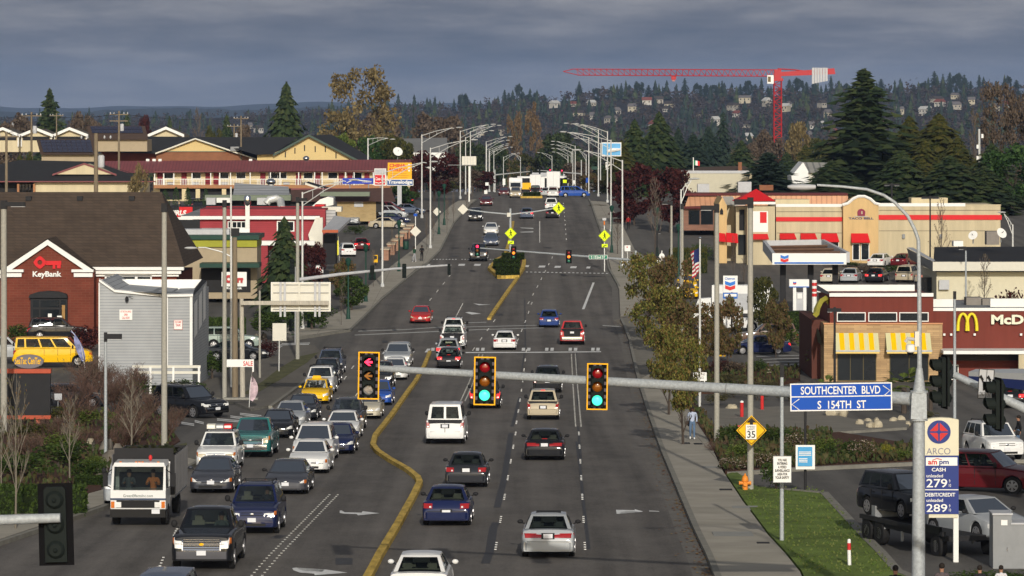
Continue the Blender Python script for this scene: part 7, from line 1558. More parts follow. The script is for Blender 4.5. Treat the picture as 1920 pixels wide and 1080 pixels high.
def branch(mb,p,d,L,r,depth,rnd,m,up=.3,tips=None,n=4):
 k=3;pts=[p];rs=[r];q=p.copy();dd=d.copy()
 for i in range(k):
  dd=(dd+Vector((rnd.uniform(-.16,.16),rnd.uniform(-.16,.16),rnd.uniform(-.05,.12)*up))).normalized();q=q+dd*L/k;pts.append(q.copy());rs.append(r*(1-.55*(i+1)/k))
 mb.path(pts,rs,m,n,False)
 if tips is not None:tips.append(q.copy())
 if depth>0:
  for i in range(rnd.choice((3,3,4))):
   t=rnd.uniform(.35,1.0);s=pts[min(k,int(t*k))];a=rnd.uniform(0,6.28);side=Vector((cos(a),sin(a),0));nd=(dd*rnd.uniform(.7,1.0)+side*rnd.uniform(.45,.8)+Vector((0,0,.25*up))).normalized()
   branch(mb,s,nd,L*rnd.uniform(.5,.72),r*(.45 if n>3 or depth<1 else .62),depth-1,rnd,m,up,tips,3 if depth<3 else 4)
def get(kind,mkey,seed):
 """prototype meshes of unit height; returns list of (part name, mesh)"""
 k=(kind,mkey,seed)
 if k in _V:return _V[k]
 rnd=random.Random(seed*77+5);out=[];m=LM.get(mkey)
 def mk(name,mb,smooth=None):
  o=mb.build(name,smooth=smooth);me=o.data;bpy.data.objects.remove(o);out.append((name,me))
 if kind in ('conifer','cedar','farconifer'):
  t=MB();t.tube((0,0,-.03),(0,0,.93),.022,.003,TRUNK,7);mk('trunk',t,60)
  if kind=='conifer':c=mesh_conifer(m,seed,1500,.3,1.0,.15)
  elif kind=='cedar':c=mesh_conifer(m,seed,1500,.08,1.0,.45)
  else:c=mesh_conifer(m,seed,420,.3,.8,.1)
  mk('crown',c)
 elif kind in ('leafy','column','sparse','street'):
  t=MB();tips=[];branch(t,Vector((0,0,-.03)),Vector((0,0,1)),.42,.028,3 if kind !='column' else 2,rnd,TRUNK,.8,tips)
  mk('trunk',t)
  if kind=='leafy':c,_=mesh_leafy(m,seed,4200,.030,30,.22,1.12,spread=.15)
  elif kind=='column':c,_=mesh_leafy(m,seed,3600,.020,40,.04,1.1,'column',.10)
  elif kind=='street':c,_=mesh_leafy(m,seed,5600,.018,75,.36,1.15,spread=.095)
  else:
   c,_=mesh_leafy(m,seed,5200,.017,80,.16,1.12,spread=.095)
  mk('crown',c)
 elif kind in ('bare','twiggy','birch'):
  bm={'bare':TWIG,'twiggy':TWIGR,'birch':TRUNKW}[kind];t=MB();tips=[]
  if kind=='twiggy':
   for i in range(13):a=rnd.uniform(0,6.28);branch(t,Vector((cos(a)*.05,sin(a)*.05,-.02)),Vector((cos(a)*.7,sin(a)*.7,1)).normalized(),.44,.011,3,rnd,bm,.5,tips,3)
   mk('stems',t);c=MB();tw=LM['brown']
   for i in range(1500):p=tips[rnd.randrange(len(tips))]*rnd.uniform(.55,1.02)+Vector((rnd.gauss(0,.03),rnd.gauss(0,.03),rnd.gauss(0,.03)));a=rnd.uniform(0,6.28);d=Vector((cos(a)*.7,sin(a)*.7,1))*rnd.uniform(.02,.05);e=Vector((.004,.002,0));c.add([p-e,p+e,p+d],[(0,1,2)],tw)
   mk('twigs',c)
  else:
   t.path([(0,0,-.02),(.01,0,.3),(.0,.01,.62),(.02,0,.98)],[.018,.014,.009,.002],bm if kind=='birch' else TRUNK,7);mk('trunk',t)
   t=MB()
   for i in range(16 if kind=='bare' else 13):z=.22+.7*i/15;a=i*2.4;branch(t,Vector((0,0,z)),Vector((cos(a)*.8,sin(a)*.8,.9)).normalized(),.34*(1.1-z*.8),.006,2,rnd,TWIG if kind=='bare' else TRUNKW,.9,tips,3)
   mk('branches',t)
  if m:
   c=MB()
   for i in range(int(len(tips)*.5)):lq(c,tips[rnd.randrange(len(tips))]+Vector((rnd.uniform(-.02,.02),)*3),.012,rnd,m)
   mk('leaves',c)
 elif kind=='shrub':
  c=MB();rr=random.Random(seed)
  bl=[(Vector((rr.uniform(-.34,.34),rr.uniform(-.3,.3),rr.uniform(.25,.68))),rr.uniform(.16,.3)) for _ in range(11)]
  for i in range(1500):
   b,r=bl[i%11];v=Vector((rr.gauss(0,1),rr.gauss(0,1),rr.gauss(0,1))).normalized()*r*rr.random()**.3;p=b+v
   if p.z<.0:p.z=abs(p.z)*.5
   lq(c,p,.030*rr.uniform(.6,1.3),rr,m)
  mk('foliage',c);t=MB();t.tube((0,0,-.05),(0,0,.4),.04,.02,TRUNK,5);mk('stem',t)
 elif kind=='hedge':
  c=MB();rr=random.Random(seed)
  for i in range(2600):
   f=rr.random();x,y,z=rr.uniform(-.5,.5),rr.uniform(-.5,.5),rr.uniform(0,1); 
   if f<.45:z=1-abs(rr.gauss(0,.05))+.05*sin(x*23+y*9)
   elif f<.9:y=-.5+abs(rr.gauss(0,.06))
   else:x=rr.choice((-.5,.5))
   a=Vector((rr.gauss(0,1)*.012,rr.gauss(0,1)*.05,rr.gauss(0,1)*.05));b=Vector((.011,rr.gauss(0,.03),rr.gauss(0,.04)));p=Vector((x,y,z));c.add([p-a,p+b,p+a,p-b],[(0,1,2,3)],m)
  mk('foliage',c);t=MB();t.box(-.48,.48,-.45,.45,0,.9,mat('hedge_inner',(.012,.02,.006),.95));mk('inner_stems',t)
 elif kind=='cypress':
  c=MB();rr=random.Random(seed)
  for i in range(900):z=rr.random();R=.42*sin(pi*min(1,z*.85+.14))**.6;a=rr.uniform(0,6.28);q=R*rr.uniform(.75,1.02);lq(c,Vector((cos(a)*q,sin(a)*q,z)),.035,rr,m,2)
  mk('foliage',c);t=MB();t.tube((0,0,0),(0,0,.7),.05,.02,TRUNK,5);mk('stem',t)
 elif kind=='palm':
  t=MB();t.tube((0,0,0),(0,0,.55),.06,.05,TRUNK,7);mk('trunk',t);c=MB()
  for i in range(26):
   a=i*2.4;el=rnd.uniform(-.3,1.1);d=Vector((cos(a)*cos(el),sin(a)*cos(el),sin(el)));e=Vector((0,0,.58))+d*.28;s=d.cross(Vector((0,0,1))).normalized()
   for k in range(-5,6):f=(d+s*k*.16-Vector((0,0,abs(k)*.02))).normalized();g=e+f*.26-Vector((0,0,.05));c.add([e,e+f*.15+s*.02,g,e+f*.15-s*.02],[(0,1,2,3)],m)
  mk('fronds',c)
 _V[k]=out
 return out
NM={'conifer':'conifer_tree','cedar':'cedar_tree','farconifer':'conifer_tree','leafy':'leafy_tree','column':'poplar_tree','sparse':'cottonwood_tree','street':'street_tree','bare':'bare_tree','twiggy':'bare_shrub','birch':'birch_tree','shrub':'shrub','hedge':'clipped_hedge','cypress':'columnar_cypress','palm':'fan_palm'}
CT={'shrub':'shrub','twiggy':'shrub','hedge':'hedge','cypress':'tree','palm':'palm'}
_rv=random.Random(3)
def veg(kind,mkey,px,w,top,label,base=None,Y=None,seed=None,group=None,depth=None,z=None):
 """stand a plant at photo column px with crown w pixels wide reaching up to row top"""
 b=G(px,base) if Y is None else GX(px,Y)
 if z is not None:b.z=z
 s=S(b.y);zt=W(px,top,b.y).z;h=max(.2,zt-b.z);wd=w/s
 r=thing(NM[kind],label,CT.get(kind,'tree'),b,_rv.uniform(0,6.28) if kind !='hedge' else 0,group)
 if Y is not None:wd*={'conifer':1.55,'cedar':1.25,'farconifer':1.25}.get(kind,1)
 if kind=='hedge':r.scale=(wd,depth or wd,h)
 else:r.scale=(wd*1.02,wd*1.02,h)
 for nme,me in get(kind,mkey,seed if seed is not None else _rv.randrange(3)):
  o=bpy.data.objects.new(nme,me);COL.objects.link(o);o.parent=r
 return r
# left,far
for a in (('conifer','conif',537,66,152,'tall dense conifer standing alone behind the dark hall roof',800,0),('sparse','gold',677,160,120,'huge golden brown cottonwood behind the hall',850,1),('sparse','gold',640,84,205,'lower left shoulder tree beside the huge cottonwood',855,2),('cedar','conif',93,66,163,'big dark conifer above the row of cream gables',900,0),
('leafy','brown',160,62,212,'reddish brown tree right of the big dark conifer',920,0),('leafy','brown',30,80,216,'brown tree above the leftmost cream gable',930,1),('conifer','conif',238,30,208,'small conifer behind the twin transformers pole',930,1),('leafy','red',270,28,220,'small dark red tree behind the solar roofs',930,2),('conifer','conif',318,24,216,'narrow conifer above the lone small gable',960,2),('farconifer','conif',337,12,218,'thin conifer right of the narrow one',960,0),
('bare','brown',372,66,208,'wide bare grey tree behind the dark hall roof',980,0),('conifer','conif',425,36,213,'dark conifer beside the short service pole',940,1),('leafy','brown',455,40,238,'brown thicket between the conifers',980,2),('leafy','olive',400,36,238,'olive bush tree at the left foot of the dark conifer',930,0),
('leafy','bright',650,60,252,'yellow green tree right of the beige gable',760,1),('leafy','grn',700,70,258,'green tree behind the maroon roof end',740,2),('leafy','olive',745,60,255,'dark olive tree left of the pale grey hall',730,0),('leafy','brown',720,110,205,'brown thicket right of the cottonwood',1000,1),
('leafy','red',815,92,284,'wide dark red maple at the end of the maroon hotel',610,0),('leafy','red',776,40,316,'smaller dark red maple beside the yellow pylon',590,1),('leafy','red',905,50,322,'dark red tree between the far left lamps',760,2),('leafy','brown',870,70,318,'brown tree behind the left pavement lamps',740,0),('leafy','grn',760,60,345,'green bush tree beside the hotel stair',575,1),('leafy','olive',830,60,340,'olive bushes beyond the left pavement',690,2),
('leafy','brown',790,90,215,'brown tree above the pale grey hall',1150,1),('leafy','brown',845,80,222,'brown tree right of the pale grey hall',1150,2),('leafy','conif',925,70,270,'dark green tree left of the poplars',1050,0),('leafy','conif',880,60,262,'dark tree behind the far left lamps',1080,1),('farconifer','conifb',775,20,190,'thin spire conifer over the brown trees left of the mast',1500,1),
('column','poplar',965,44,200,'left tall brown poplar at the head of the road',1150,0),('column','poplar',1005,54,186,'right tall brown poplar at the head of the road',1150,1),('leafy','conif',1045,84,252,'dark green tree right of the poplars',1080,2),('leafy','conif',1090,80,290,'dark low trees behind the far right lamps',1000,0),('leafy','brown',1080,60,305,'brown tree behind the far right kerb',900,2),('leafy','olive',985,70,290,'olive trees behind the far lorries',1090,1),
('leafy','autumnr',1110,50,325,'russet street tree far up the right pavement',760,1),('leafy','autumnr',1130,40,335,'russet street tree before the far right lamps',700,0),
('conifer','conif',1190,60,222,'conifer right of the blue billboard',720,0),('conifer','olive',1165,50,262,'olive conifer touching the billboard edge',700,1),('conifer','conif',1236,66,208,'taller conifer in the group right of the billboard',740,2),('conifer','conifb',1300,60,250,'blue green conifer above the small tricolour flag',800,0),('cedar','conif',1262,60,262,'spreading conifer behind the beige warehouse',760,1),
('farconifer','conifb',1356,54,203,'dark conical conifer left of the crane mast',950,1),('conifer','conifb',1328,50,235,'conifer left of the dark conical one',940,2),('conifer','conif',1390,56,262,'conifer between the cone and the crane mast',900,0),('conifer','conif',1212,44,282,'low conifer behind the red maple',640,1),
('cedar','conifb',1440,116,284,'low spreading dark cedar behind the roof units',560,2),('cedar','conif',1540,120,330,'broad low cedar behind the shaped ochre gable',520,0),('cedar','conif',1620,160,126,'giant layered cedar above the ochre gable',640,1),('leafy','gold',1495,50,232,'golden tree right of the crane mast',980,2),('leafy','brown',1440,60,245,'brown tree at the foot of the crane mast',1020,0),
('conifer','olive',1705,84,216,'olive conifer right of the giant cedar',650,1),('conifer','olive',1760,104,212,'wide olive conifer above the beige roof screen',640,2),('bare','olive',1826,60,210,'thin crowned tree beside the pale service mast',630,0),('conifer','olive',1828,70,300,'olive conifer under the thin crowned tree',620,1),
('sparse','brown',1872,90,150,'tall brown bare tree at the right, left of another',660,2),('sparse','brown',1925,80,165,'brown bare tree cut by the right edge',660,0),('leafy','grn',1900,120,272,'dark green bushy tree at the far right end of the restaurant',560,1),('conifer','conif',1690,90,280,'dark conifer directly behind the restaurant roof',560,2),('conifer','conif',1780,110,290,'dark conifer behind the right roof screen',550,0),('conifer','conif',1845,90,310,'dark conifer behind the right end of the red stripe',550,1),('conifer','conif',1560,90,300,'dark conifer left of the giant cedar',600,2)):
 veg(a[0],a[1],a[2],a[3],a[4],a[5],Y=a[6],seed=a[7])
for i,(k,m,x,w,t,Y) in enumerate((('conifer','olive',1735,70,262,620),('conifer','olive',1795,70,255,625),('conifer','conif',1860,80,268,600),('conifer','olive',1722,60,300,600),('conifer','conif',1815,70,330,590),('cedar','olive',1660,70,262,670),('conifer','olive',1510,50,270,900),('conifer','conif',1475,50,285,850),('leafy','olive',1535,50,262,950),('leafy','brown',1400,60,270,960),('conifer','conifb',1272,44,238,840),('conifer','conif',1150,44,285,760),('leafy','brown',1580,60,250,1000),('conifer','olive',1880,60,320,570))):
 veg(k,m,x,w,t,'%s in the dense tree belt on the right, %s from the left'%({'conifer':'conifer','cedar':'layered conifer','leafy':'round crowned tree'}[k],('ninth','twelfth','thirteenth','tenth','eleventh','eighth','fourth','third','fifth','second','first','farthest','seventh','fourteenth')[i]),Y=Y,seed=i%3,group='dense tree belt on the right')
for x,y,w,s,l in ((330,351,15,0,'left clipped cypress under the hotel balcony'),(352,352,15,1,'middle clipped cypress under the hotel balcony'),(386,353,14,2,'right clipped cypress under the hotel balcony'),(310,356,20,1,'wide cypress bush at the bank roof end')):veg('cypress','grn',x,w,y,l,Y=560,seed=s,group='cypresses under the hotel balcony')
for a in (('sparse','gold',262,52,303,'small yellowing tree before the hotel',425,1),('leafy','olive',48,36,287,'small yellow green tree behind the cream block',500,0),('conifer','conif',533,66,405,'dark bushy conifer in front of the red diner',352,0),('shrub','hedge',345,24,497,'small bush at the end of the bank cornice',365,1),('bare',None,700,30,470,'bare street sapling by the yellow newspaper box',430,0),
('leafy','red',1190,96,308,'large dark red maple on the right pavement, left half',520,1),('leafy','red',1256,92,318,'large dark red maple on the right pavement, right half',500,2),('bare','brown',1228,74,340,'bare grey tree in front of the dark red maples',440,1),('leafy','red',1165,46,395,'small dark red tree hanging over the right pavement',520,0),('leafy','autumnr',1120,40,388,'thin russet street tree beyond the walking sign',580,1),
('bare','autumnr',1158,40,415,'thin street tree beside the nearest right lamp',450,2),('leafy','autumnr',640,52,486,'russet sapling beside the green bin',375,1),('leafy','hedge',660,66,520,'bushy dark evergreen behind the lantern post',360,2),('leafy','red',590,50,455,'dark red shrub tree by the diner steps',385,0),('leafy','red',800,50,400,'dark red small tree left of the bus stop lamps',560,1),
('leafy','autumnr',1365,66,556,'reddish tree in front of the fuel pylon',290,1),('leafy','olive',1428,56,522,'brown olive tree right of the fuel pylon',330,2),('leafy','autumnr',1455,50,560,'brown shrubby tree beside the fuel pump portal',300,0),('bare','autumnr',1846,68,482,'sparse reddish small tree before the flat roofed shop',345,1),('bare','brown',1765,66,378,'bare tree in front of the long beige wall',405,2),
('shrub','red',1888,84,522,'dark purple bush behind the hamburger restaurant',300,0),('bare',None,1375,30,445,'small bare tree before the tower of the beige restaurant',400,1),('bare',None,1395,44,480,'bare shrub tree left of the fuel canopy',380,0)):
 veg(a[0],a[1],a[2],a[3],a[4],a[5],Y=a[6],seed=a[7])
# the bushy autumn street trees on the right
for x,b,w,t,m,s,l in ((1205,640,98,470,'autumn',0,'farthest of the bushy autumn street trees, greenish'),(1250,668,90,478,'autumnr',1,'russet autumn street tree behind the green one'),(1232,712,112,532,'autumn',2,'third bushy autumn street tree from the camera'),(1290,720,104,560,'autumnr',0,'russet autumn tree beside the flagpole'),(1246,782,98,604,'autumn',1,'second nearest autumn street tree with its trunk in the kerb strip'),(1273,838,96,628,'autumn',2,'nearest yellow green autumn street tree beside the walking man'),(1330,700,60,600,'autumnr',1,'small russet tree left of the white pickup')):
 veg('street',m,x+8,w+6,t,l,base=b,seed=s,group='autumn street trees on the right')
# near left plants
for a in (('birch','autumnr',29,120,690,'pale barked birch with a few red leaves before the red framed sign',998,0),('birch','autumnr',131,100,730,'second pale barked birch, right of the first',908,1),('birch',None,3,90,740,'birch cut by the left edge of the photo',945,2),('birch',None,246,110,700,'thin bare tree standing among the brown shrubs',862,0)):
 veg(a[0],a[1],a[2],a[3],a[4],a[5],base=a[6],seed=a[7],group='pale barked bare trees')
for i,(x,b,w,t,l) in enumerate(((175,735,130,628,'large brown bare shrub before the yellow van nose'),(215,775,130,650,'brown bare shrub in the middle of the thicket'),(265,800,90,690,'reddish bare shrub beside the black off road car'),(150,800,90,700,'bare shrub right of the red framed sign'),(230,845,90,760,'low bare shrub over the boulders'),(95,830,80,740,'low bare shrub behind the coral post'),(310,825,60,750,'small bare shrub at the foot of the concrete column'),(205,720,90,610,'bare shrub reaching up before the grey wall'),(190,760,150,640,'wide brown bare shrub filling the middle of the thicket'),(250,740,100,645,'brown bare shrub touching the white fence'),(280,770,100,700,'low brown bare shrub left of the thick column'),(140,770,110,670,'brown bare shrub over the parked dark sedan'),(240,830,110,720,'tangled bare shrub above the boulders'),(60,860,100,770,'brown bare shrub behind the first pale birch'),(175,850,110,760,'brown bare shrub left of the boulders'),(330,800,60,735,'bare shrub between the thick column and the black car'))):
 veg('twiggy',None if i%2 else 'brown',x,w,t,l,base=b,seed=i%3)
for i,(k,m,x,b,w,t,l) in enumerate((('shrub','hedge',40,905,150,838,'dark rounded hedge shrub at the left edge'),('shrub','hedge',110,880,120,815,'dark hedge shrub behind the birches'),('shrub','hedge',170,905,90,850,'hedge shrub at the right end of the left bed'),('hedge','hedge',60,968,200,912,'low clipped hedge along the left pavement'),('hedge','hedge',175,912,70,893,'low clipped hedge beside the tipper truck'),('shrub','bright',180,800,70,755,'bright green shrub among the bare ones'),('shrub','olive',115,795,60,755,'olive shrub beside the low bare shrub'),('shrub','hedge',215,830,60,785,'green shrub behind the slim grey column'),('shrub','hedge',255,690,40,655,'green bush by the office door'),('shrub','hedge',310,690,26,650,'dark bush at the office corner'),('shrub','hedge',348,697,60,672,'low green shrub behind the white fence'),('shrub','hedge',270,748,70,706,'low dark shrub left under the white fence'),('shrub','olive',318,750,70,708,'low olive shrub in the middle under the white fence'),('shrub','hedge',362,746,60,704,'low dark shrub right under the white fence'),('shrub','bright',120,850,90,800,'bright low shrub between the birches'),('shrub','hedge',250,880,70,838,'dark shrub behind the tipper truck'),('shrub','olive',55,830,90,785,'olive shrub at the foot of the coral post'),('shrub','hedge',398,712,76,650,'tall dark bush right of the white panelled office'),('shrub','hedge',30,655,70,600,'bush before the bank wall, left of the door'),('shrub','red',165,660,70,600,'reddish bush before the bank wall, right of the door'),
('hedge','hedge',420,640,80,598,'dark hedge behind the silver pole'),('shrub','hedge',515,640,110,575,'dark bush mass below the road sign'),('shrub','hedge',585,620,80,560,'dark bush mass right of the concrete column'),('shrub','red',500,672,50,630,'reddish shrub beside the boulders'),('shrub','bright',180,885,50,850,'light green shrub by the boulders'),('shrub','hedge',666,440,44,419,'green mound bush in the diner yard'),
('shrub','red',576,505,50,465,'red shrub at the corner of the diner'),('shrub','hedge',1310,500,40,448,'round green bush on the brown restaurant verge'),('hedge','olive',1290,512,70,468,'long low hedge on the right verge'),('shrub','hedge',1500,640,50,580,'dark shrub under the fuel pump portal'),('hedge','hedge',1500,600,110,585,'clipped hedge behind the fuel pump portal'),('shrub','bright',1475,655,80,608,'light green shrub left of the side wall'),('shrub','hedge',1425,700,44,668,'round dark bush in the yard bed'),('shrub','brown',1375,705,60,672,'grey brown bush in the yard bed'),('shrub','red',1345,705,44,668,'red brown bush beside the flagpole'),
('shrub','hedge',1580,500,60,488,'dark low bush left of the restaurant door'),('shrub','hedge',1680,515,60,495,'dark low bush below the white car'),('shrub','brown',1625,520,60,492,'bare brown bush in the parking verge'),('shrub','hedge',1455,923,72,848,'large round dark bush behind the surveillance notice')),0):veg(k,m,x,w,t,l,base=b,seed=i%3,depth=1.1 if k=='hedge' else None)
i=0
for x,b,w,t,m,l in ((1380,835,80,790,'hedge','dark hedge block right of the walking man'),(1460,835,80,792,'hedge','hedge block behind the diamond sign'),(1345,850,60,808,'brown','brown shrub beside the pavement edge'),(1390,870,70,825,'bright','bright shrub behind the diamond sign foot'),(1430,882,60,838,'rose','flowering shrub left of the round bush'),(1375,885,60,850,'rose','low flowering shrub near the pavement edge'),(1490,850,60,806,'rose','pink flowering shrub behind the poster board'),(1540,860,60,812,'bright','green shrub right of the poster board'),(1580,865,60,814,'hedge','green shrub left of the bare red one'),(1622,868,50,815,'rose','reddish bare shrub in the kerb bed'),(1665,862,26,825,'yel','yellow green cone bush in the kerb bed'),(1700,868,50,835,'bright','green shrub beside the near lamp pole'),(1640,868,40,845,'red','small red flowering shrub in the kerb bed'),(1600,868,60,838,'hedge','low dark shrub in front of the kerb bed'),(1545,869,50,845,'hedge','low shrub at the foot of the poster board'),(1850,862,90,843,'hedge','low hedge at the right beyond the pylon'),(1870,838,44,770,'brown','small bare shrub before the white car'),(1910,1100,110,1062,'hedge','leafy hedge top at the bottom right corner'),(1830,1110,110,1064,'hedge','leafy hedge in front of the pylon post'),(1740,790,40,765,'ground','grassy tuft by the stone edging'),(1640,770,60,752,'ground','ground cover by the boulder pile')):
 veg('twiggy' if m=='brown' else 'shrub',None if m=='brown' else m,x,w,t,l,base=b,seed=i%3);i+=1
for x,b,w,t,l in ((1695,775,90,688,'tall fan palm before the striped awnings'),(1745,770,70,700,'fan palm right of the near lamp pole'),(1545,768,60,702,'fan palm behind the blue street sign'),(1528,705,40,640,'dark fan palm beside the side wall')):veg('palm','bright',x,w,t,l,base=b,seed=1,group='fan palms by the hamburger restaurant')
g=0
for x,b in ((1330,738),(1375,745),(1420,750),(1360,722),(1400,728),(1440,735),(1345,760),(1480,752),(1310,730),(1290,722)):veg('shrub','ground',x,50,b-26,'low grey green mound, one of many alike in the bed behind the signal arm',base=b,seed=g%3,group='ground cover mounds in the right bed');g+=1
# island shrubs
for x,b,w,t,l in ((952,520,44,497,'nearest clipped shrub block in the traffic island'),(950,508,50,487,'middle clipped shrub block in the traffic island'),(962,491,42,475,'rear clipped shrub block in the traffic island'),(997,371,32,361,'low hedge in the small distant island')):veg('hedge','hedge',x,w,t,l,base=b,seed=1,depth=3.0)
veg('bare',None,958,10,470,'thin bare sapling in the traffic island',base=505,seed=0)
# pavement saplings on the left
for i,(x,b,t) in enumerate(((640,612,535),(645,590,520),(700,540,470),(735,500,430),(800,470,395),(812,455,390),(850,420,360),(838,440,370),(875,400,350),(885,385,345))):veg('bare','autumnr' if i%2 else None,x,22,t,('first','second','third','fourth','fifth','sixth','seventh','eighth','ninth','tenth')[i]+' thin street sapling up the left pavement, counted from the camera',base=b,seed=i%3,group='thin saplings on the left pavement')
# boulders
rb=random.Random(4);STO=mat('boulder_grey',(.17,.15,.125),.95,var=.3,scale=3,bump=.4,bscale=4);STP=mat('boulder_cream',(.42,.37,.27),.9,var=.25,scale=3,bump=.4,bscale=4)
def boulder(x,b,w,h,m,label,group):
 p=G(x,b);s=S(p.y);r=MB();r.ball((0,0,h/s*.42),w/2/s,w/2.6/s,h/s*.6,m,9,6,.22,rb);o=r.build('boulder',smooth=40);o.location=p;o.rotation_euler=(0,0,rb.uniform(0,6));tag(o,label,'boulder',group)
for x,b,w,h,l in ((180,848,26,24,'grey boulder left of the slim column foot'),(200,852,28,28,'grey boulder at the slim column foot'),(222,858,26,26,'tall grey boulder right of the slim column'),(205,878,34,34,'large low boulder under the column'),(170,838,24,16,'orange brown boulder uppermost in the left pile'),(150,846,26,14,'flat boulder at the left of the pile'),(192,892,24,18,'small boulder lowest in the left pile')):boulder(x,b,w,h,STP if 'orange' in l else STO,l,'boulders in the left bed')
for x,b,w,h,l in ((1632,806,22,16,'left boulder of the cream pile below the blue street sign'),(1645,806,20,18,'middle boulder of the cream pile'),(1612,800,18,14,'small cream boulder at the pile edge'),(1628,794,14,10,'top left boulder of the cream pile'),(1643,793,14,10,'top right boulder of the cream pile'),(1675,794,16,12,'cream boulder left of the near lamp pole'),(1690,792,16,13,'cream boulder second left of the lamp pole'),(1560,783,30,22,'big cream boulder under the street sign'),(1580,782,26,20,'second big cream boulder under the street sign'),(1702,800,14,10,'small cream boulder by the stone edging'),(1372,770,22,12,'cream boulder in the flower bed'),(1440,702,18,10,'pale flat boulder in the yard bed')):boulder(x,b,w,h,STP,l,'cream boulders on the right')
for x,b,w,h,l in ((480,640,14,14,'boulder at the bank drive corner'),(495,637,16,12,'second boulder at the bank drive corner')):boulder(x,b,w,h,STO,l,'boulders by the side street')
# ---------------------------------------------------------------- hills
RID=[(-300,226),(0,229),(180,224),(300,226),(420,220),(520,213),(620,211),(700,209),(800,209),(900,206),(960,200),(1050,190),(1150,181),(1300,184),(1450,180),(1600,178),(1750,172),(1920,176),(2300,178)]
def ridge(px):
 for (a,ya),(b,yb) in zip(RID,RID[1:]):
  if px<=b:return ya+(yb-ya)*(px-a)/(b-a)
 return RID[-1][1]
def hp(px,t):
 Y=2250+1950*t;y=350+(ridge(px)-350)*t**.75+3.5*sin(px*.021+t*5)*t*(1-t)*4;return W(px,y,Y)
HILLM=mat('hill_undergrowth',(.022,.020,.018),.95,var=.4,scale=.02)
vs,fs=[],[];NX,NT=90,26
for j in range(NT+1):
 for i in range(NX+1):vs.append(hp(-400+2800*i/NX,j/NT))
for i in range(NX+1):p=hp(-400+2800*i/NX,1);vs.append(Vector((p.x*1.3,5600,p.z-110)))
for j in range(NT+1):
 for i in range(NX):a=j*(NX+1)+i;fs.append((a,a+1,a+NX+2,a+NX+1))
q=MB();q.add(vs,fs,HILLM);tag(q.build('hills',smooth=60),kind='structure')
rn=random.Random(21);q=MB();FR=mat('far_ridge_woods',(.018,.028,.024),.95,var=.4,scale=.004);n=260;vs=[]
for i in range(n+1):
 px=-500+3000*i/n;y=206+4.5*sin(px*.006+1)+2.5*sin(px*.017)-(2 if px<420 else 0)+rn.uniform(-1.6,1.6);vs+=[W(px,y,9500),W(px,262,7600)]
q.add(vs,[(2*i,2*i+1,2*i+3,2*i+2) for i in range(n)],FR);tag(q.build('far_hills'),kind='structure')
vs=[];q=MB()
for i in range(n+1):px=-500+3000*i/n;y=197+4.5*sin(px*.006+.6)+2*sin(px*.019)+.8*sin(px*.05);vs+=[W(px,y,13500),W(px,240,12000)]
q.add(vs,[(2*i,2*i+1,2*i+3,2*i+2) for i in range(n)],FR);tag(q.build('farthest_hills'),kind='structure')
HOUSES=[(1045,198,24),(1113,195,16),(1083,214,26),(1110,221,12),(1140,229,30),(1185,206,24),(1213,193,26),(1236,190,22),(1252,198,20),(1246,206,16),(1368,204,22),(1396,190,34),(1377,216,14),(1396,236,20),(1405,262,22),(1410,276,14),(1432,196,16),(1470,206,20),(1484,197,14),(1546,198,22),(1549,217,18),(1524,238,16),(1540,238,12),(1520,258,16),(1526,270,14),(1572,250,16),(1688,212,26),(1731,213,26),(1762,188,36),(1788,182,22),(1758,196,24),(1792,202,30),(1822,194,18),(895,254,16),(935,252,16),(905,250,10),(1232,240,16),(1075,196,14),(1310,216,16),(1345,232,14),(25,240,12),(455,242,14),(490,246,16),(470,238,10),(830,231,12),(1160,212,18),(1655,236,16),(1860,205,18),(1890,198,16)]
HR=[mat('hill_roof_'+str(i),c,.8,var=.1) for i,c in enumerate(((.06,.05,.045),(.14,.13,.13),(.19,.06,.045),(.45,.45,.44)))]
HW=[mat('hill_wall_'+str(i),tuple(k*.72 for k in c),.8,var=.08) for i,c in enumerate(((.62,.60,.55),(.45,.42,.36),(.55,.5,.38)))]
rh=random.Random(11)
def onhill(px,y):
 lo,hi=0.,1.
 for _ in range(24):
  m=(lo+hi)/2;p=hp(px,m);yy=HY+(CZ-p.z)*F/p.y
  if yy>y:lo=m
  else:hi=m
 return lo
for i,(px,y,w) in enumerate(HOUSES):
 t=onhill(px,y+4);p=hp(px,t);s=S(p.y);wd=w/s*rh.uniform(.5,.8);h=3+rh.random()*3;d=8;r=thing('hillside_house','small pale house among dark trees on the far hillside','house',p,rh.uniform(-.9,.9),'houses on the far hillside')
 q=MB();q.box(-wd/2,wd/2,0,d,-3,h,HW[i%3]);q.build('wall',r,local=True);q=MB();hw_=wd/2+.6;rr_=2.2+rh.random()*1.2;m_=HR[rh.choice((0,1,1,2,3))]
 q.prismx([(-.8,h-.1),(d+.8,h-.1),(d/2,h+rr_)],-hw_,hw_,m_);q.build('roof',r,local=True)
 q=MB();[q.box(x-.6,x+.6,-.06,.02,h-2.4,h-1.0,M_['glass']) for x in ([-wd/4,wd/4] if wd<9 else [-wd/3,0,wd/3])];q.build('windows',r,local=True)
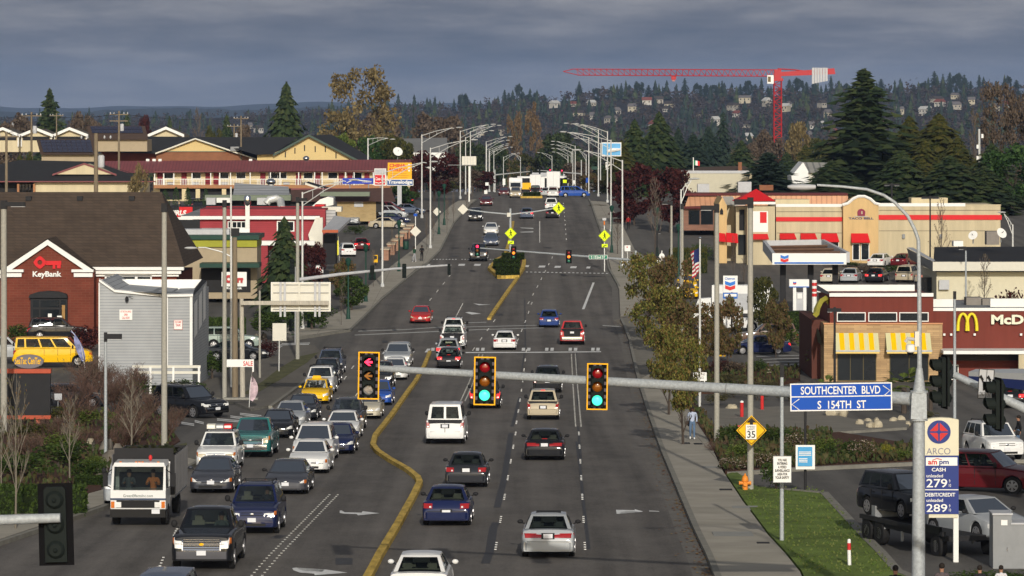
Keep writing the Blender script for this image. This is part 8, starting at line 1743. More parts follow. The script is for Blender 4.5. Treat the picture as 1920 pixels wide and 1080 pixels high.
def mini(q,p,h,kind,rnd,m):
 if kind==0:
  w=h*rnd.uniform(.22,.32)
  for k in range(4):
   z0=h*(.08+.22*k);R=w*(1-.22*k);n=6;a0=rnd.uniform(0,1);vs=[p+Vector((cos(a0+2*pi*i/n)*R*rnd.uniform(.7,1.15),sin(a0+2*pi*i/n)*R,z0+rnd.uniform(-.03,.03)*h)) for i in range(n)]+[p+Vector((0,0,min(h,z0+h*.34)))]
   q.add(vs,[(i,(i+1)%n,n) for i in range(n)],m)
 else:
  w=h*rnd.uniform(.28,.42)
  for k in range(22):
   v=Vector((rnd.gauss(0,.45),rnd.gauss(0,.3),rnd.gauss(0,.4)))*w;c=p+Vector((0,0,h*.58))+v;lq(q,c,w*.30,rnd,m,0)
far=[LM['conifb'],leafmat('far_brown_twigs',[(.03,.024,.02),(.055,.042,.032)],trans=0),LM['conif'],leafmat('grey_violet_twigs',[(.028,.024,.027),(.045,.037,.038),(.062,.05,.048)],trans=0)]
rn=random.Random(5);q=MB();N=0
while N<6500:
 px=rn.uniform(-150,2070);t=rn.random()**.8;p=hp(px,t);y=HY+(CZ-p.z)*F/p.y;s=S(p.y);h=rn.uniform(8,16) if t<.9 else rn.uniform(9,19)
 if px<650:h*=.7
 skip=False
 for hx,hy,w in HOUSES:
  if abs(px-hx)<w*.42 and -3<y-hy<16:skip=True;break
 N+=1
 if skip:continue
 k=0 if rn.random()<.2 else 1
 mini(q,p-Vector((0,0,.5)),h*(1.15 if k==0 else .8),k,rn,far[rn.choice((0,2,0))] if k==0 else far[rn.choice((1,3,3,1))])
tag(q.build('hillside_wood'),'dark woods covering the far hillside','woods',kind='stuff')
q=MB();rn=random.Random(9)
for i in range(1500):
 px=rn.uniform(-80,2000);Y=rn.uniform(1150,2100);p=GX(px,Y);y=HY+(CZ-p.z)*F/Y
 top=300-(Y-1150)/950*35+rn.uniform(-8,16);h=(y-top)/S(Y)
 if 900<px<1100:h*=.8
 q.tube(p,p+Vector((0,0,h*.7)),.3,.1,TRUNK,3,False)
 mini(q,p+Vector((0,0,h*.35)),h*.65,0 if rn.random()<.35 else 1,rn,far[rn.randrange(4)])
tag(q.build('valley_wood'),'mass of mixed trees filling the valley behind the town','woods',kind='stuff')
SK=[(868,176),(876,180),(946,166),(954,172),(975,158),(1003,172),(1058,180),(1086,150),(1118,166),(1146,160),(1165,154),(1180,157),(1198,153),(1216,158),(1245,167),(1284,144),(1308,156),(1324,154),(1354,149),(1388,156),(1402,152),(1416,156),(1427,158),(1480,147),(1497,146),(1526,150),(1558,140),(1572,150),(1600,158),(1652,146),(1688,145),(1713,158),(1728,156),(1752,131),(1768,136),(1781,133),(1795,137),(1808,138),(1836,138),(1868,150),(1888,143),(1906,148),(1130,170),(1230,160),(1340,160),(1370,162),(1440,160),(1512,152),(1585,156),(1735,150),(1820,150),(1850,152),(990,178),(1020,176),(960,176)]
for i,(px,ty) in enumerate(SK):
 p=hp(px,.97);veg('farconifer' if i%4 else 'leafy','conifb',px,(20,26,16,22)[i%4],ty,'dark tree standing on the skyline of the far hill',Y=p.y,seed=i%3,group='trees on the far skyline',z=p.z-3)
# ---------------------------------------------------------------- tower crane
Yk=1150;b=GX(1458,Yk);r=thing('tower_crane','red tower crane with a long jib to the left over the skyline','crane',b);CR=mat('crane_red',(.42,.03,.035),.5,var=.05);q=MB()
zb,zt=b.z,W(0,150,Yk).z;hw=1.05;nseg=26
for sx in (-1,1):
 for sy in (-1,1):q.tube((b.x+sx*hw,Yk+sy*hw,zb),(b.x+sx*hw,Yk+sy*hw,zt),.16,m=CR,n=4)
for k in range(nseg):
 z0=zb+(zt-zb)*k/nseg;z1=zb+(zt-zb)*(k+1)/nseg;f=1 if k%2 else -1
 for sy in (-1,1):q.tube((b.x-f*hw,Yk+sy*hw,z0),(b.x+f*hw,Yk+sy*hw,z1),.09,m=CR,n=4);q.tube((b.x-hw,Yk+sy*hw,z1),(b.x+hw,Yk+sy*hw,z1),.08,m=CR,n=4)
 for sx in (-1,1):q.tube((b.x+sx*hw,Yk-f*hw,z0),(b.x+sx*hw,Yk+f*hw,z1),.08,m=CR,n=4)
q.build('mast',r)
q=MB();tip=W(1056,134,Yk);root=W(1452,131,Yk);rb_=W(1452,143,Yk);n=34
tp=lambda t:root.lerp(W(1075,129.5,Yk),t);bt=lambda t,s:(rb_.lerp(W(1085,141,Yk),t))+Vector((0,s*.8,0))
q.path([tp(0),tp(1),tip],[.14,.12,.1],CR,4)
for s in (-1,1):q.path([bt(0,s),bt(1,s),tip],[.13,.12,.1],CR,4)
for k in range(n):
 t0,t1,tm=k/n,(k+1)/n,(k+.5)/n
 for s in (-1,1):q.tube(bt(t0,s),tp(tm),.085,m=CR,n=4);q.tube(tp(tm),bt(t1,s),.085,m=CR,n=4)
 q.tube(bt(t0,-1),bt(t0,1),.07,m=CR,n=4)
q.build('jib',r)
q=MB();c=W(1263,146,Yk);q.box(c.x-.7,c.x+.7,Yk-.6,Yk+.6,c.z-.5,c.z+.5,CR);q.box(c.x-.4,c.x+.4,Yk-.3,Yk+.3,c.z-1.0,c.z-.5,mat('trolley_pink',(.45,.2,.2),.6));q.build('trolley',r)
q=MB();q.hexa([tuple(W(x,y,Yk)+Vector((0,d,0))) for x,y,d in ((1462,143,-.7),(1566,139,-.7),(1566,139,.7),(1462,143,.7),(1462,135,-.7),(1564,128,-.7),(1564,128,.7),(1462,135,.7))],CR);q.path([W(1458,129,Yk),W(1490,131,Yk),W(1530,136,Yk)],[.18]*3,CR,4);q.build('counter_jib',r)
for k in range(6):q=MB();a=W(1522+k*5,157-k*1.0,Yk);c=W(1526.3+k*5,127,Yk);q.box(a.x,c.x,Yk-1.0,Yk-.75,a.z,c.z,M_['lgrey']);q.build('counterweight',r)
q=MB();a,c=W(1438,157,Yk),W(1450,141,Yk);q.box(a.x,c.x,Yk-1.6,Yk-.2,a.z,c.z,M_['white']);q.build('cab',r);q=MB();q.box(a.x+.2,a.x+1.0,Yk-1.62,Yk-1.58,a.z+.5,c.z-.4,M_['glass']);q.build('cab_window',r)
q=MB();q.box(b.x-1.5,b.x+1.5,Yk-1.4,Yk+1.4,zt-.3,zt+.5,CR);q.box(b.x-1.0,b.x+1.0,Yk-.9,Yk+.9,zt+.5,W(0,130,Yk).z,CR);q.build('slewing_ring',r)
# pale mast at the right
b=GX(1837,600);r=thing('service_pole','pale pole carrying antennas in front of the thin crowned tree','service pole',b);q=MB();q.tube(b,W(1836,242,600),.16,m=M_['alu'],n=8);q.build('pole_shaft',r);q=MB()
for x,y in ((1833,275),(1839,293),(1842,255),(1833,296)):c=W(x,y,599.7);q.box(c.x-.15,c.x+.15,c.y,c.y+.2,c.z-.3,c.z+.3,M_['white'])
q.build('antenna',r)
# ---------------------------------------------------------------- lorries
def truck_wheels(r,xs,ys,rad):
 for y in ys:
  for s in (-1,1):
   t=MB();t.lathe([(rad*.55,-.13),(rad*.95,-.13),(rad,-.09),(rad,.09),(rad*.95,.13),(rad*.55,.13)],(0,0,0),M_['rubber'],18,'x');w=t.build('wheel',r,smooth=35,local=True);w.location=(s*xs,y,rad)
   q=MB();q.lathe([(rad*.57,-.05),(rad*.5,.05)],(s*.08,0,0),M_['rim'],14,'x');q.build('rim',w,local=True)
p=G(262,1012);r=thing('tipper_truck','white cab tipper truck with a dark slatted box, outermost in the queue','lorry',(0,0,0));w=1.02;WH=PT['white']
q=MB();q.hexa([(-w,3.0,.62),(w,3.0,.62),(w,1.35,.62),(-w,1.35,.62),(-w,3.0,1.35),(w,3.0,1.35),(w,1.35,1.35),(-w,1.35,1.35)],WH)
q.box(-w,w,1.33,1.45,1.35,2.28,WH);q.hexa([(-w*.95,2.72,2.2),(w*.95,2.72,2.2),(w,1.35,2.2),(-w,1.35,2.2),(-w*.9,2.6,2.34),(w*.9,2.6,2.34),(w*.92,1.35,2.36),(-w*.92,1.35,2.36)],WH)
for s in (-1,1):
 q.hexa([(s*w,2.92,1.35),(s*(w-.10),2.96,1.35),(s*(w-.10),2.70,2.22),(s*w*.97,2.66,2.22),(s*w,2.80,1.35),(s*(w-.1),2.84,1.35),(s*(w-.12),2.58,2.22),(s*w*.97,2.54,2.22)],WH);q.box(s*w-.02 if s>0 else s*w-.0,s*w if s>0 else s*w+.02,1.45,1.62,1.35,2.2,WH)
q.build('cab',r,local=True,recalc=True,smooth=25)
q=MB();q.add([(-w+.1,2.96,1.37),(w-.1,2.96,1.37),(w-.12,2.69,2.21),(-w+.12,2.69,2.21)],[(0,1,2,3)],GLASS);q.build('windscreen',r,local=True)
for s in (-1,1):q=MB();q.add([(s*(w-.03),2.82,1.37),(s*(w-.03),1.62,1.37),(s*(w-.05),1.62,2.2),(s*(w-.05),2.60,2.2)],[(0,1,2,3)],GLASS);q.build('side_window',r,local=True)
q=MB();q.box(-.8,.8,2.99,3.02,.70,.98,M_['blk']);[q.box(-.75,.75,3.02,3.03,.72+k*.06,.74+k*.06,M_['trim']) for k in range(4)];q.build('grille',r,local=True)
q=MB();q.box(-w-.01,w+.01,2.95,3.03,.99,1.06,PT['slate']);q.build('stripe',r,local=True)
q=MB();q.text('GreenEffectsInc.com',.55,-.55,1.10,1.20,0,M_['green'],0,.0);q.move(lambda v:Vector((v.x,3.012,v.z)));q.build('lettering',r,local=True)
for s in (-1,1):q=MB();q.box(min(s*.62,s*.86),max(s*.62,s*.86),3.0,3.05,.72,.92,M_['lens']);h_=q.build('headlight',r,local=True);q=MB();q.box(min(s*.87,s*1.0),max(s*.87,s*1.0),2.97,3.04,.70,.94,M_['amber']);q.build('indicator',h_,local=True)
q=MB();q.box(-w,w,2.98,3.14,.36,.66,M_['blk']);q.build('bumper',r,local=True);q=MB();q.box(-.82,-.52,3.14,3.16,.5,.66,M_['plate']);q.build('number_plate',r,local=True)
q=MB();bw=1.16
for s in (-1,1):
 q.box(min(s*bw,s*(bw-.05)),max(s*bw,s*(bw-.05)),-3.2,1.1,1.0,2.5,M_['dark'])
 for k in range(9):y=-3.2+k*.53;q.box(min(s*bw,s*(bw+.05)),max(s*bw,s*(bw+.05)),y,y+.07,1.0,2.5,mat('slat_steel',(.09,.09,.095),.7))
q.box(-bw+.05,bw-.05,-3.2,-3.14,1.0,2.5,M_['dark']);q.box(-bw+.05,bw-.05,1.04,1.1,1.0,2.75,M_['dark']);q.box(-bw,bw,-3.2,1.1,.9,1.0,M_['grey']);q.build('tipper_box',r,local=True)
rq=random.Random(2);q=MB()
for k in range(260):lq(q,Vector((rq.uniform(-1.05,1.05),rq.uniform(-3.0,1.0),rq.uniform(2.2,2.55))),.16,rq,leafmat('cut_branches',[(.02,.025,.012),(.04,.045,.02),(.03,.02,.015)]))
q.build('load',r,local=True)
q=MB();q.box(-.4,.4,-3.0,2.6,.5,.8,M_['dark']);q.build('chassis',r,local=True);truck_wheels(r,.9,(2.05,-1.9),.40)
for s in (-1,1):q=MB();q.box(min(s*1.17,s*1.35),max(s*1.17,s*1.35),2.55,2.62,1.45,1.95,M_['trim']);q.tube((s*1.0,2.7,1.4),(s*1.25,2.6,1.5),.02,m=M_['trim'],n=5);q.tube((s*1.0,2.7,2.1),(s*1.25,2.6,1.9),.02,m=M_['trim'],n=5);q.build('wing_mirror',r,local=True)
q=MB();q.ball((-.35,2.0,2.47),.07,.07,.11,M_['red'],10,6);q.build('beacon',r,local=True)
q=MB();[q.box(x-.04,x+.04,2.5,2.56,2.34,2.38,M_['amber']) for x in (-.7,-.12,0,.12,.7)];q.build('marker_lights',r,local=True);q=MB();q.box(-.85,.85,1.5,1.7,1.1,1.9,M_['trim']);q.build('seat',r,local=True)
r.location=GX(262,148.0)+Vector((0,3.0,0));r.rotation_euler=(0,0,I)
TIP=r
car('van','silver',254,950,I,'silver white van hidden behind the tipper truck','van',Q)
def box_lorry(px,Y,w,h,label,rz,body='white',L=5.0,cab=True):
 r=thing('box_lorry',label,'lorry',GX(px,Y),rz);q=MB();q.box(-w/2,w/2,-L/2,L/2,.9,h,M_[body]);q.build('cargo_box',r,local=True);q=MB();q.box(-w/2-.02,w/2+.02,-L/2-.03,-L/2,.85,1.0,M_['red']);[q.box(x-.02,x+.02,-L/2-.02,-L/2,1.0,h-.1,M_['lgrey']) for x in (-w/2+.1,0,w/2-.1)];q.build('rear_doors',r,local=True)
 q=MB();q.hexa([(-w/2*.9,L/2+.1,.5),(w/2*.9,L/2+.1,.5),(w/2*.85,L/2+1.8,.5),(-w/2*.85,L/2+1.8,.5),(-w/2*.85,L/2+.1,2.2),(w/2*.85,L/2+.1,2.2),(w/2*.8,L/2+1.2,2.1),(-w/2*.8,L/2+1.2,2.1)],M_[body]);q.build('cab',r,local=True)
 q=MB();q.add([(-w/2*.78,L/2+1.62,1.2),(w/2*.78,L/2+1.62,1.2),(w/2*.74,L/2+1.27,2.0),(-w/2*.74,L/2+1.27,2.0)],[(0,1,2,3)],M_['glass']);q.build('windscreen',r,local=True);truck_wheels(r,w/2-.2,(L/2+.9,-L/2+1.0),.42);return r
box_lorry(1037.5,760,2.5,4.0,'white box lorry seen from behind at the far junction',-.01);box_lorry(1004,900,2.5,3.9,'white box lorry left of the bigger one at the far junction',-.01);box_lorry(967,800,2.6,2.9,'low white box lorry behind the pale gold car',pi-.01)
box_lorry(1012,960,2.4,3.6,'distant white van body behind the second box lorry',-.01)
r=box_lorry(1392,345,2.4,3.3,'white step van standing behind the fuel brand pylon',D(80));q=MB();q.box(-1.22,-1.2,-1.5,2.0,1.2,2.6,M_['lgrey']);q.build('side_panel',r,local=True)
r=thing('yellow_digger','small yellow machine between the far lorries','machine',GX(985,860));q=MB();c=GX(985,860);q.box(c.x-1.2,c.x+1.2,c.y,c.y+3,c.z+.6,c.z+2.0,M_['signy']);q.box(c.x-.7,c.x+.7,c.y+.3,c.y+1.8,c.z+2.0,c.z+2.9,M_['trim']);q.build('body',r);q=MB();q.lathe([(.6,-.2),(.6,.2)],(c.x-1.1,c.y+.6,c.z+.6),M_['rubber'],12,'x');q.build('wheel',r);q=MB();q.lathe([(.6,-.2),(.6,.2)],(c.x+1.1,c.y+.6,c.z+.6),M_['rubber'],12,'x');q.build('wheel',r)
# car transporter in the right yard
p=GX(1735,138.5);r=thing('car_transporter','dark low car transporter parked behind the fuel price pylon','lorry',p,D(-160));q=MB();q.box(-1.0,1.0,-3.0,3.6,.62,.80,M_['dark']);[q.box(s-.06,s+.06,-3.0,3.6,.80,.95,M_['dark']) for s in (-1.05,1.05)];q.build('deck',r,local=True);q=MB();[q.box(s-.04,s+.04,y,y+.08,.3,.64,M_['grey']) for s in (-1.0,1.0) for y in (-2.6,-1.2,.2,1.6,3.0)];q.build('frame_struts',r,local=True);truck_wheels(r,.95,(3.0,-1.5,-2.5),.42);q=MB();q.box(-.5,.5,-3.3,-3.0,.5,1.2,M_['grey']);q.build('winch_box',r,local=True)
q=MB();[q.box(s-.05,s+.05,2.1,3.4,.85,1.1,M_['blk']) for s in (-1.08,1.08)];q.build('mudguard',r,local=True)
o=car('suv','black',1697,1000,D(-157),'black sport utility car loaded on the transporter, left of the near lamp pole','car',None,('seams',),dz=.92,Y=141,scale=.92)
o=car('sedan','silver',1830,1000,D(180+26),'silver and black sedan with a yellow oval on its nose behind the price pylon','car',None,('darkmirror',),dz=.45,Y=137.5,scale=1.0)
q=MB();n=16;q.add([(.30*cos(k*2*pi/n),2.42,.62+.13*sin(k*2*pi/n)) for k in range(n)],[tuple(range(n))],M_['signy']);q.text('kaufman',.22,-.22,.57,.67,0,M_['blk'],0);q.v[n:]=[(v[0],2.428,v[2]) for v in q.v[n:]];q.build('oval_badge',o,local=True)
# crates on the roof of the white off road car
for o_ in [x for x in bpy.data.objects if x.get('label','').startswith('white older off road car')]:
 L0=Vector(o_.location)
 for k,(dx,m_,l) in enumerate(((-.40,M_['offwhite'],'pale crate on the roof rack, leftmost'),(0,M_['grey'],'grey green crate in the middle of the roof rack'),(.36,AWR,'red lettered crate on the roof rack, rightmost'))):
  z=L0.z+1.83;r=thing('roof_crate',l,'crate',(L0.x+dx,L0.y,z),0,'crates on the roof rack');q=MB();q.box(L0.x+dx-.19,L0.x+dx+.19,L0.y-.3,L0.y+.4,z,z+.2,m_);q.build('box',r);q=MB();q.box(L0.x+dx-.15,L0.x+dx+.15,L0.y-.32,L0.y-.3,z+.05,z+.15,M_['white']);q.build('label_patch',r)
# ---------------------------------------------------------------- people
def dseg(c,a,b):
 d=b-a;t=max(0,min(1,(c-a).dot(d)/max(1e-6,d.length_squared)));return (c-a-d*t).length
def person(loc,label,J,cols,rz=0.0,h=1.74,bag=None,hair=(.02,.015,.012)):
 """J: joints of a pose in units of body height (x right, y forward, z up), cols: top, trousers, shoes, skin"""
 K=dict(pel=(0,0,.52),waist=(0,0,.60),chest=(0,0,.72),neck=(0,.005,.825),head=(0,.012,.875),crown=(0,.008,.965),shL=(-.10,0,.79),shR=(.10,0,.79),elL=(-.135,0,.64),elR=(.135,0,.64),wrL=(-.14,.03,.51),wrR=(.14,.03,.51),haL=(-.14,.045,.455),haR=(.14,.045,.455),hiL=(-.05,0,.51),hiR=(.05,0,.51),knL=(-.055,.01,.28),knR=(.055,.01,.28),anL=(-.055,-.01,.045),anR=(.055,-.01,.045),toL=(-.06,.075,.015),toR=(.06,.075,.015));K.update(J)
 R=dict(pel=.075,waist=.07,chest=.085,neck=.033,head=.052,crown=.042,shL=.042,shR=.042,elL=.028,elR=.028,wrL=.02,wrR=.02,haL=.022,haR=.022,hiL=.055,hiR=.055,knL=.038,knR=.038,anL=.025,anR=.025,toL=.022,toR=.022)
 names=list(K);E=[('pel','waist'),('waist','chest'),('chest','neck'),('neck','head'),('head','crown'),('chest','shL'),('chest','shR'),('shL','elL'),('shR','elR'),('elL','wrL'),('elR','wrR'),('wrL','haL'),('wrR','haR'),('pel','hiL'),('pel','hiR'),('hiL','knL'),('hiR','knR'),('knL','anL'),('knR','anR'),('anL','toL'),('anR','toR')]
 me=bpy.data.meshes.new('person');me.from_pydata([Vector(K[n])*h for n in names],[(names.index(a),names.index(b)) for a,b in E],[]);o=bpy.data.objects.new('person',me);COL.objects.link(o)
 sk=o.modifiers.new('s','SKIN');sk.use_smooth_shade=True;sv=me.skin_vertices[0].data
 for i,n in enumerate(names):f=R[n]*h;sv[i].radius=(f,f*(.72 if n in ('chest','waist','pel') else 1))
 sv[names.index('pel')].use_root=True;o.modifiers.new('u','SUBSURF').levels=2
 dg=bpy.context.evaluated_depsgraph_get();m2=bpy.data.meshes.new_from_object(o.evaluated_get(dg));bpy.data.objects.remove(o);bpy.data.meshes.remove(me)
 for c in cols:m2.materials.append(c)
 P_={n:Vector(K[n])*h for n in names}
 seg=[('waist','chest',0),('chest','neck',0),('shL','elL',0),('shR','elR',0),('elL','wrL',0),('elR','wrR',0),('pel','waist',0),('hiL','knL',1),('hiR','knR',1),('knL','anL',1),('knR','anR',1),('pel','hiL',1),('pel','hiR',1),('anL','toL',2),('anR','toR',2),('neck','crown',3),('wrL','haL',3),('wrR','haR',3)]
 for f in m2.polygons:
  c=f.center;best=min(seg,key=lambda g:dseg(c,P_[g[0]],P_[g[1]]));f.material_index=best[2];f.use_smooth=True
 o=bpy.data.objects.new('person',m2);COL.objects.link(o);o.location=loc;o.rotation_euler=(0,0,rz);tag(o,label,'person')
 hd=P_['head'].lerp(P_['crown'],.55);q=MB();q.ball(tuple(hd+Vector((0,-.012*h,.012*h))),.056*h,.062*h,.058*h,mat('hair_dark',hair,.8,var=.1),12,8);q.v=[v for v in q.v];ha=q.build('hair',o,smooth=80,local=True)
 q=MB();q.ball((hd.x,hd.y+.058*h,hd.z-.018*h),.008*h,.012*h,.012*h,cols[3],8,5);[q.ball((hd.x+s*.02*h,hd.y+.054*h,hd.z),.006*h,.004*h,.004*h,M_['blk'],6,4) for s in (-1,1)];q.ball((hd.x,hd.y+.052*h,hd.z-.04*h),.016*h,.005*h,.004*h,mat('lips',(.2,.06,.05),.6),8,4);q.build('face',o,smooth=80,local=True)
 for s,nn_ in ((-1,'L'),(1,'R')):
  w=P_['ha'+nn_];q=MB();d=(P_['ha'+nn_]-P_['wr'+nn_]).normalized()
  for k in range(4):a=w+Vector((s*.004,(k-1.5)*.011*h,0));q.path([a,a+d*.03*h,a+d*(.045+.006*(k in (1,2)))*h+Vector((0,.008*h,0))],[.006*h,.0055*h,.004*h],cols[3],5)
  q.path([w+Vector((0,.018*h,.01*h)),w+Vector((0,.034*h,0))+d*.02*h],[.006*h,.005*h],cols[3],5);q.build('fingers',o,local=True)
 return o
WALK=dict(knL=(-.055,.07,.285),anL=(-.055,.06,.05),toL=(-.06,.14,.03),knR=(.055,.0,.28),anR=(.055,-.09,.07),toR=(.06,-.03,.015),elL=(-.135,-.05,.65),wrL=(-.135,-.04,.52),haL=(-.135,-.02,.47),elR=(.135,.03,.65),wrR=(.135,.10,.54),haR=(.135,.13,.50))
wm=lambda n,c:mat('cloth_'+n,c,.9,var=.12,scale=8)
p=G(1298,829,.14);o=person(p,'man in a white and blue shirt and jeans walking towards the camera',WALK,[wm('pale_blue',(.42,.48,.62)),wm('jeans',(.10,.16,.26)),M_['white'],M_['skin2']],pi,1.72)
q=MB();q.ball((.20,-.02,.86),.07,.13,.20,wm('black',(.012,.012,.014)),10,7);q.path([(.14,0,1.38),(.02,.14,1.2),(.16,.05,.95)],[.015]*3,wm('black',(.012,.012,.014)),5);ob=q.build('shoulder_bag',None,smooth=60,local=True);ob.location=o.location;ob.rotation_euler=(0,0,pi);tag(ob,'black shoulder bag hanging beside the walking man','bag')
p=G(777,494,.14);person(p,'person in a dark green jacket and pale grey trousers striding at the bus stop',WALK,[wm('green',(.02,.06,.035)),wm('lightgrey',(.32,.33,.36)),M_['white'],M_['skin2']],.8,1.75)
p=G(791,492,.14);person(p,'person in black clothes and a cap standing at the bus stop',dict(wrR=(.06,.10,.60),haR=(.02,.12,.60),wrL=(-.06,.10,.60),haL=(-.02,.12,.61)),[wm('black',(.012,.012,.014)),wm('black',(.012,.012,.014)),M_['dark'],M_['skin2']],pi,1.75)
p=G(1178,432,.14);person(p,'person in a red top on the far right pavement',dict(),[wm('red',(.3,.02,.02)),wm('black',(.012,.012,.014)),M_['dark'],M_['skin1']],0,1.75)
p=G(1910,842,.0);person(p,'dark haired woman in a long black coat and jeans walking left at the right edge',WALK,[wm('black',(.012,.012,.014)),wm('jeans',(.10,.16,.26)),M_['dark'],M_['skin1']],pi/2,1.70)
for px,Y,cl,hr,l in ((1679,116,(.015,.015,.017),(.012,.01,.01),'leftmost head at the bottom edge, black jacket'),(1766,117,(.10,.08,.085),(.07,.04,.035),'second head at the bottom edge, brown knit cap and plaid jacket'),(1837,118,(.02,.02,.025),(.012,.01,.01),'third head at the bottom edge, black cap and dark coat'),(1877,119,(.6,.6,.62),(.012,.01,.01),'rightmost head at the bottom edge, white shirt')):
 s=S(Y);top=W(px,1060 if px !=1766 else 1056,Y).z;g_=gz(Y);person(Vector((W(px,0,Y).x,Y,g_)),'person seen from behind, '+l,dict(),[wm('c%d'%px,cl),wm('dark',(.03,.03,.035)),M_['dark'],M_['skin1']],0,(top-g_)/.985,hair=hr)
SIT=dict(hiL=(-.06,.0,.50),hiR=(.06,.0,.50),knL=(-.08,.24,.50),knR=(.08,.24,.50),anL=(-.08,.30,.27),anR=(.08,.30,.27),toL=(-.08,.36,.25),toR=(.08,.36,.25),elL=(-.14,.08,.66),elR=(.14,.08,.66),wrL=(-.09,.20,.70),wrR=(.09,.20,.70),haL=(-.07,.24,.72),haR=(.07,.24,.72))
def driver(veh,x,y,z,label,col,skin='skin1'):
 M3=Matrix.Translation(veh.location)@veh.rotation_euler.to_matrix().to_4x4();p=M3@Vector((x,y,z));person(p,label,SIT,[wm('d'+label[:9],col),wm('dark',(.03,.03,.035)),M_['dark'],M_[skin]],veh.rotation_euler[2],1.7)
driver(TIP,-.45,1.95,.36,'passenger in an orange and white safety vest in the tipper cab',(.75,.25,.08)) ;driver(TIP,.45,1.95,.36,'driver in a grey jacket in the tipper cab',(.10,.11,.12))
BYL={o.get('label'):o for o in bpy.data.objects if o.get('label')}
for key,l,x,c in (('black full size pickup truck with wide chrome grille, nearest whole vehicle in the queue','driver holding the wheel of the black pickup truck',-.40,(.12,.14,.14)),('dark blue off road car with roof rails right behind the black pickup','driver of the dark blue off road car',-.38,(.05,.05,.06)),('grey sedan with chrome lower grille behind the white tipper truck','driver of the grey sedan behind the tipper truck',-.36,(.15,.10,.08)),('old grey sedan with rectangular headlights in the inner queue','driver of the old grey sedan in the inner queue',-.36,(.06,.05,.07)),('white compact sedan with blank dark grille strip in the inner queue','driver of the white compact sedan',-.36,(.10,.10,.13)),('white minivan tucked behind the white compact sedan','driver of the white minivan',-.38,(.25,.12,.12)),('teal pickup truck with chrome grille and bumper','driver of the teal pickup truck',-.4,(.2,.22,.15))):
 v_=BYL[key];hh_={'d':-.08,'g':-.31,'o':-.36,'w':-.31,'t':.0,'b':.04}[key[0]]
 if 'minivan' in key:hh_=-.05
 driver(v_,x,-.02,hh_,l,c)
# ---------------------------------------------------------------- camera,light,air
cam=bpy.data.cameras.new('camera');co=bpy.data.objects.new('camera',cam);COL.objects.link(co)
co.location=(0,0,CZ);co.rotation_euler=(pi/2,0,0)
cam.sensor_width=36;cam.lens=36*F/1920;cam.shift_y=-(540-HY)/1920;cam.clip_start=1;cam.clip_end=60000
SC.camera=co
EL,AZ=radians(20.5),.083
sd=bpy.data.lights.new('sun','SUN');so=bpy.data.objects.new('sun',sd);COL.objects.link(so)
sd.energy=3.0;sd.angle=radians(.6);sd.color=(1,.93,.82)
v=Vector((-sin(AZ)*cos(EL),cos(AZ)*cos(EL),-sin(EL)));so.rotation_euler=v.to_track_quat('-Z','Y').to_euler()
w=bpy.data.worlds.new('World');SC.world=w;w.use_nodes=True;t=w.node_tree;bg=t.nodes['Background']
sky=nn(t,'ShaderNodeTexSky',sky_type='NISHITA');sky.sun_disc=False;sky.sun_elevation=EL;sky.sun_rotation=pi-AZ;sky.altitude=100;sky.air_density=1.2
tc=nn(t,'ShaderNodeTexCoord');sp=nn(t,'ShaderNodeSeparateXYZ');t.links.new(tc.outputs['Generated'],sp.inputs[0])
# cloud deck:broad bands low over the horizon
mp=nn(t,'ShaderNodeMapping');mp.inputs['Scale'].default_value=(30,30,175);t.links.new(tc.outputs['Generated'],mp.inputs[0])
n1=nn(t,'ShaderNodeTexNoise');n1.inputs['Scale'].default_value=1.0;n1.inputs['Detail'].default_value=8;n1.inputs['Roughness'].default_value=.6;n1.inputs['Distortion'].default_value=.15;t.links.new(mp.outputs[0],n1.inputs['Vector'])
cr=nn(t,'ShaderNodeValToRGB');e=cr.color_ramp.elements
e[0].position=.38;e[0].color=(.55,.70,.98,1);e[1].position=.64;e[1].color=(1.95,1.95,2.08,1)
k=e.new(.5);k.color=(.98,1.08,1.33,1)
mp3=nn(t,'ShaderNodeMapping');mp3.inputs['Scale'].default_value=(16,16,120);t.links.new(tc.outputs['Generated'],mp3.inputs[0]);n3=nn(t,'ShaderNodeTexNoise');n3.inputs['Scale'].default_value=1;n3.inputs['Detail'].default_value=3;t.links.new(mp3.outputs[0],n3.inputs['Vector'])
av=nn(t,'ShaderNodeMix');av.inputs[0].default_value=.45;t.links.new(n1.outputs[0],av.inputs[2]);t.links.new(n3.outputs[0],av.inputs[3]);mz=nn(t,'ShaderNodeMath',operation='MULTIPLY');mz.inputs[1].default_value=35;t.links.new(sp.outputs[2],mz.inputs[0])
gr=nn(t,'ShaderNodeValToRGB');ge=gr.color_ramp.elements;ge[0].color=(.56,)*3+(1,);ge[1].color=(.70,)*3+(1,)
for p_,c_ in ((.2,.54),(.36,.40),(.56,.38),(.76,.56)):k_=ge.new(p_);k_.color=(c_,)*3+(1,)
t.links.new(mz.outputs[0],gr.inputs[0]);ag=nn(t,'ShaderNodeMix');ag.inputs[0].default_value=.36;t.links.new(av.outputs[0],ag.inputs[2]);t.links.new(gr.outputs[0],ag.inputs[3]);t.links.new(ag.outputs[0],cr.inputs[0])
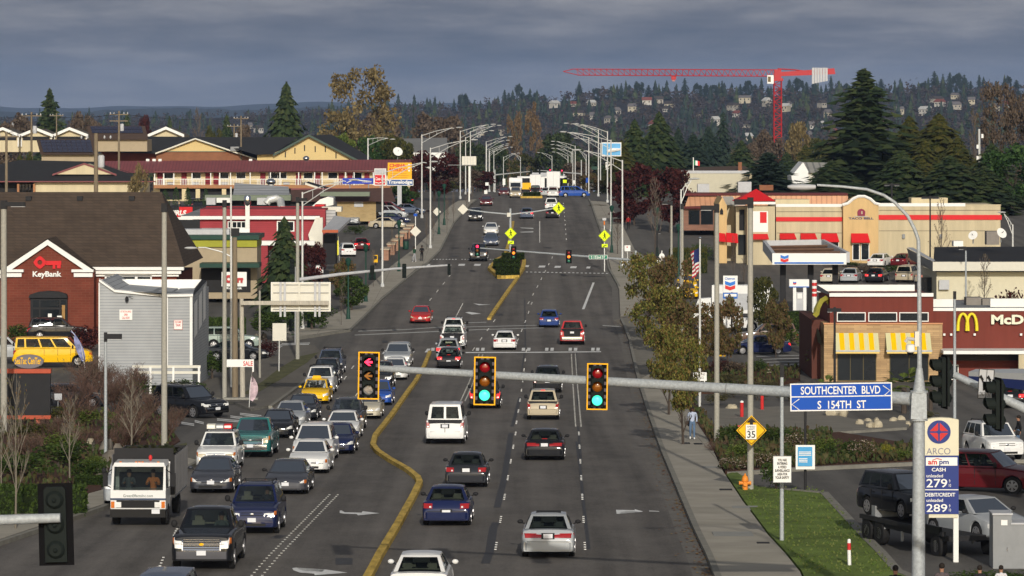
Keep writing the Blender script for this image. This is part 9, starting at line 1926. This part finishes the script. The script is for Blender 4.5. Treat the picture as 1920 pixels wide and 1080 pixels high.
# paler strip close to the horizon
hr=nn(t,'ShaderNodeMapRange');hr.inputs[1].default_value=0;hr.inputs[2].default_value=.013;hr.inputs[3].default_value=.55;hr.inputs[4].default_value=0;t.links.new(sp.outputs[2],hr.inputs[0])
mh=nn(t,'ShaderNodeMix',data_type='RGBA');mh.inputs[7].default_value=(1.15,1.3,1.6,1);t.links.new(hr.outputs[0],mh.inputs[0]);t.links.new(cr.outputs[0],mh.inputs[6])
ov=nn(t,'ShaderNodeMapRange');ov.inputs[1].default_value=.05;ov.inputs[2].default_value=.7;t.links.new(sp.outputs[2],ov.inputs[0])
mo=nn(t,'ShaderNodeMix',data_type='RGBA');mo.inputs[7].default_value=(.95,1.0,1.12,1);t.links.new(ov.outputs[0],mo.inputs[0]);t.links.new(mh.outputs[2],mo.inputs[6])
# the deck covers the north (towards+Y);it breaks up behind the camera
fr=nn(t,'ShaderNodeMapRange');fr.inputs[1].default_value=-.9;fr.inputs[2].default_value=-.5;t.links.new(sp.outputs[1],fr.inputs[0])
mx=nn(t,'ShaderNodeMix',data_type='RGBA');t.links.new(fr.outputs[0],mx.inputs[0]);t.links.new(sky.outputs[0],mx.inputs[6]);t.links.new(mo.outputs[2],mx.inputs[7])
t.links.new(mx.outputs[2],bg.inputs[0]);bg.inputs[1].default_value=.15
# air
hm=bpy.data.materials.new('haze_air');hm.use_nodes=True;ht=hm.node_tree
for n in list(ht.nodes):
 if n.type=='BSDF_PRINCIPLED':ht.nodes.remove(n)
pv=nn(ht,'ShaderNodeVolumePrincipled');pv.inputs['Color'].default_value=(.42,.6,1,1);pv.inputs['Density'].default_value=4.2e-5;pv.inputs['Anisotropy'].default_value=.0
ht.links.new(pv.outputs[0],ht.nodes['Material Output'].inputs['Volume'])
hb=MB();hb.box(-9000,9000,-60,14500,-160,170,hm);ho=hb.build('haze');tag(ho,kind='stuff')
vs=SC.view_settings;vs.view_transform='Standard';vs.look='None';vs.exposure=0;vs.gamma=1
cy=SC.cycles;cy.max_bounces=5;cy.diffuse_bounces=2;cy.glossy_bounces=2;cy.transmission_bounces=2;cy.transparent_max_bounces=12;cy.volume_bounces=0
cy.use_denoising=True;cy.sample_clamp_indirect=4
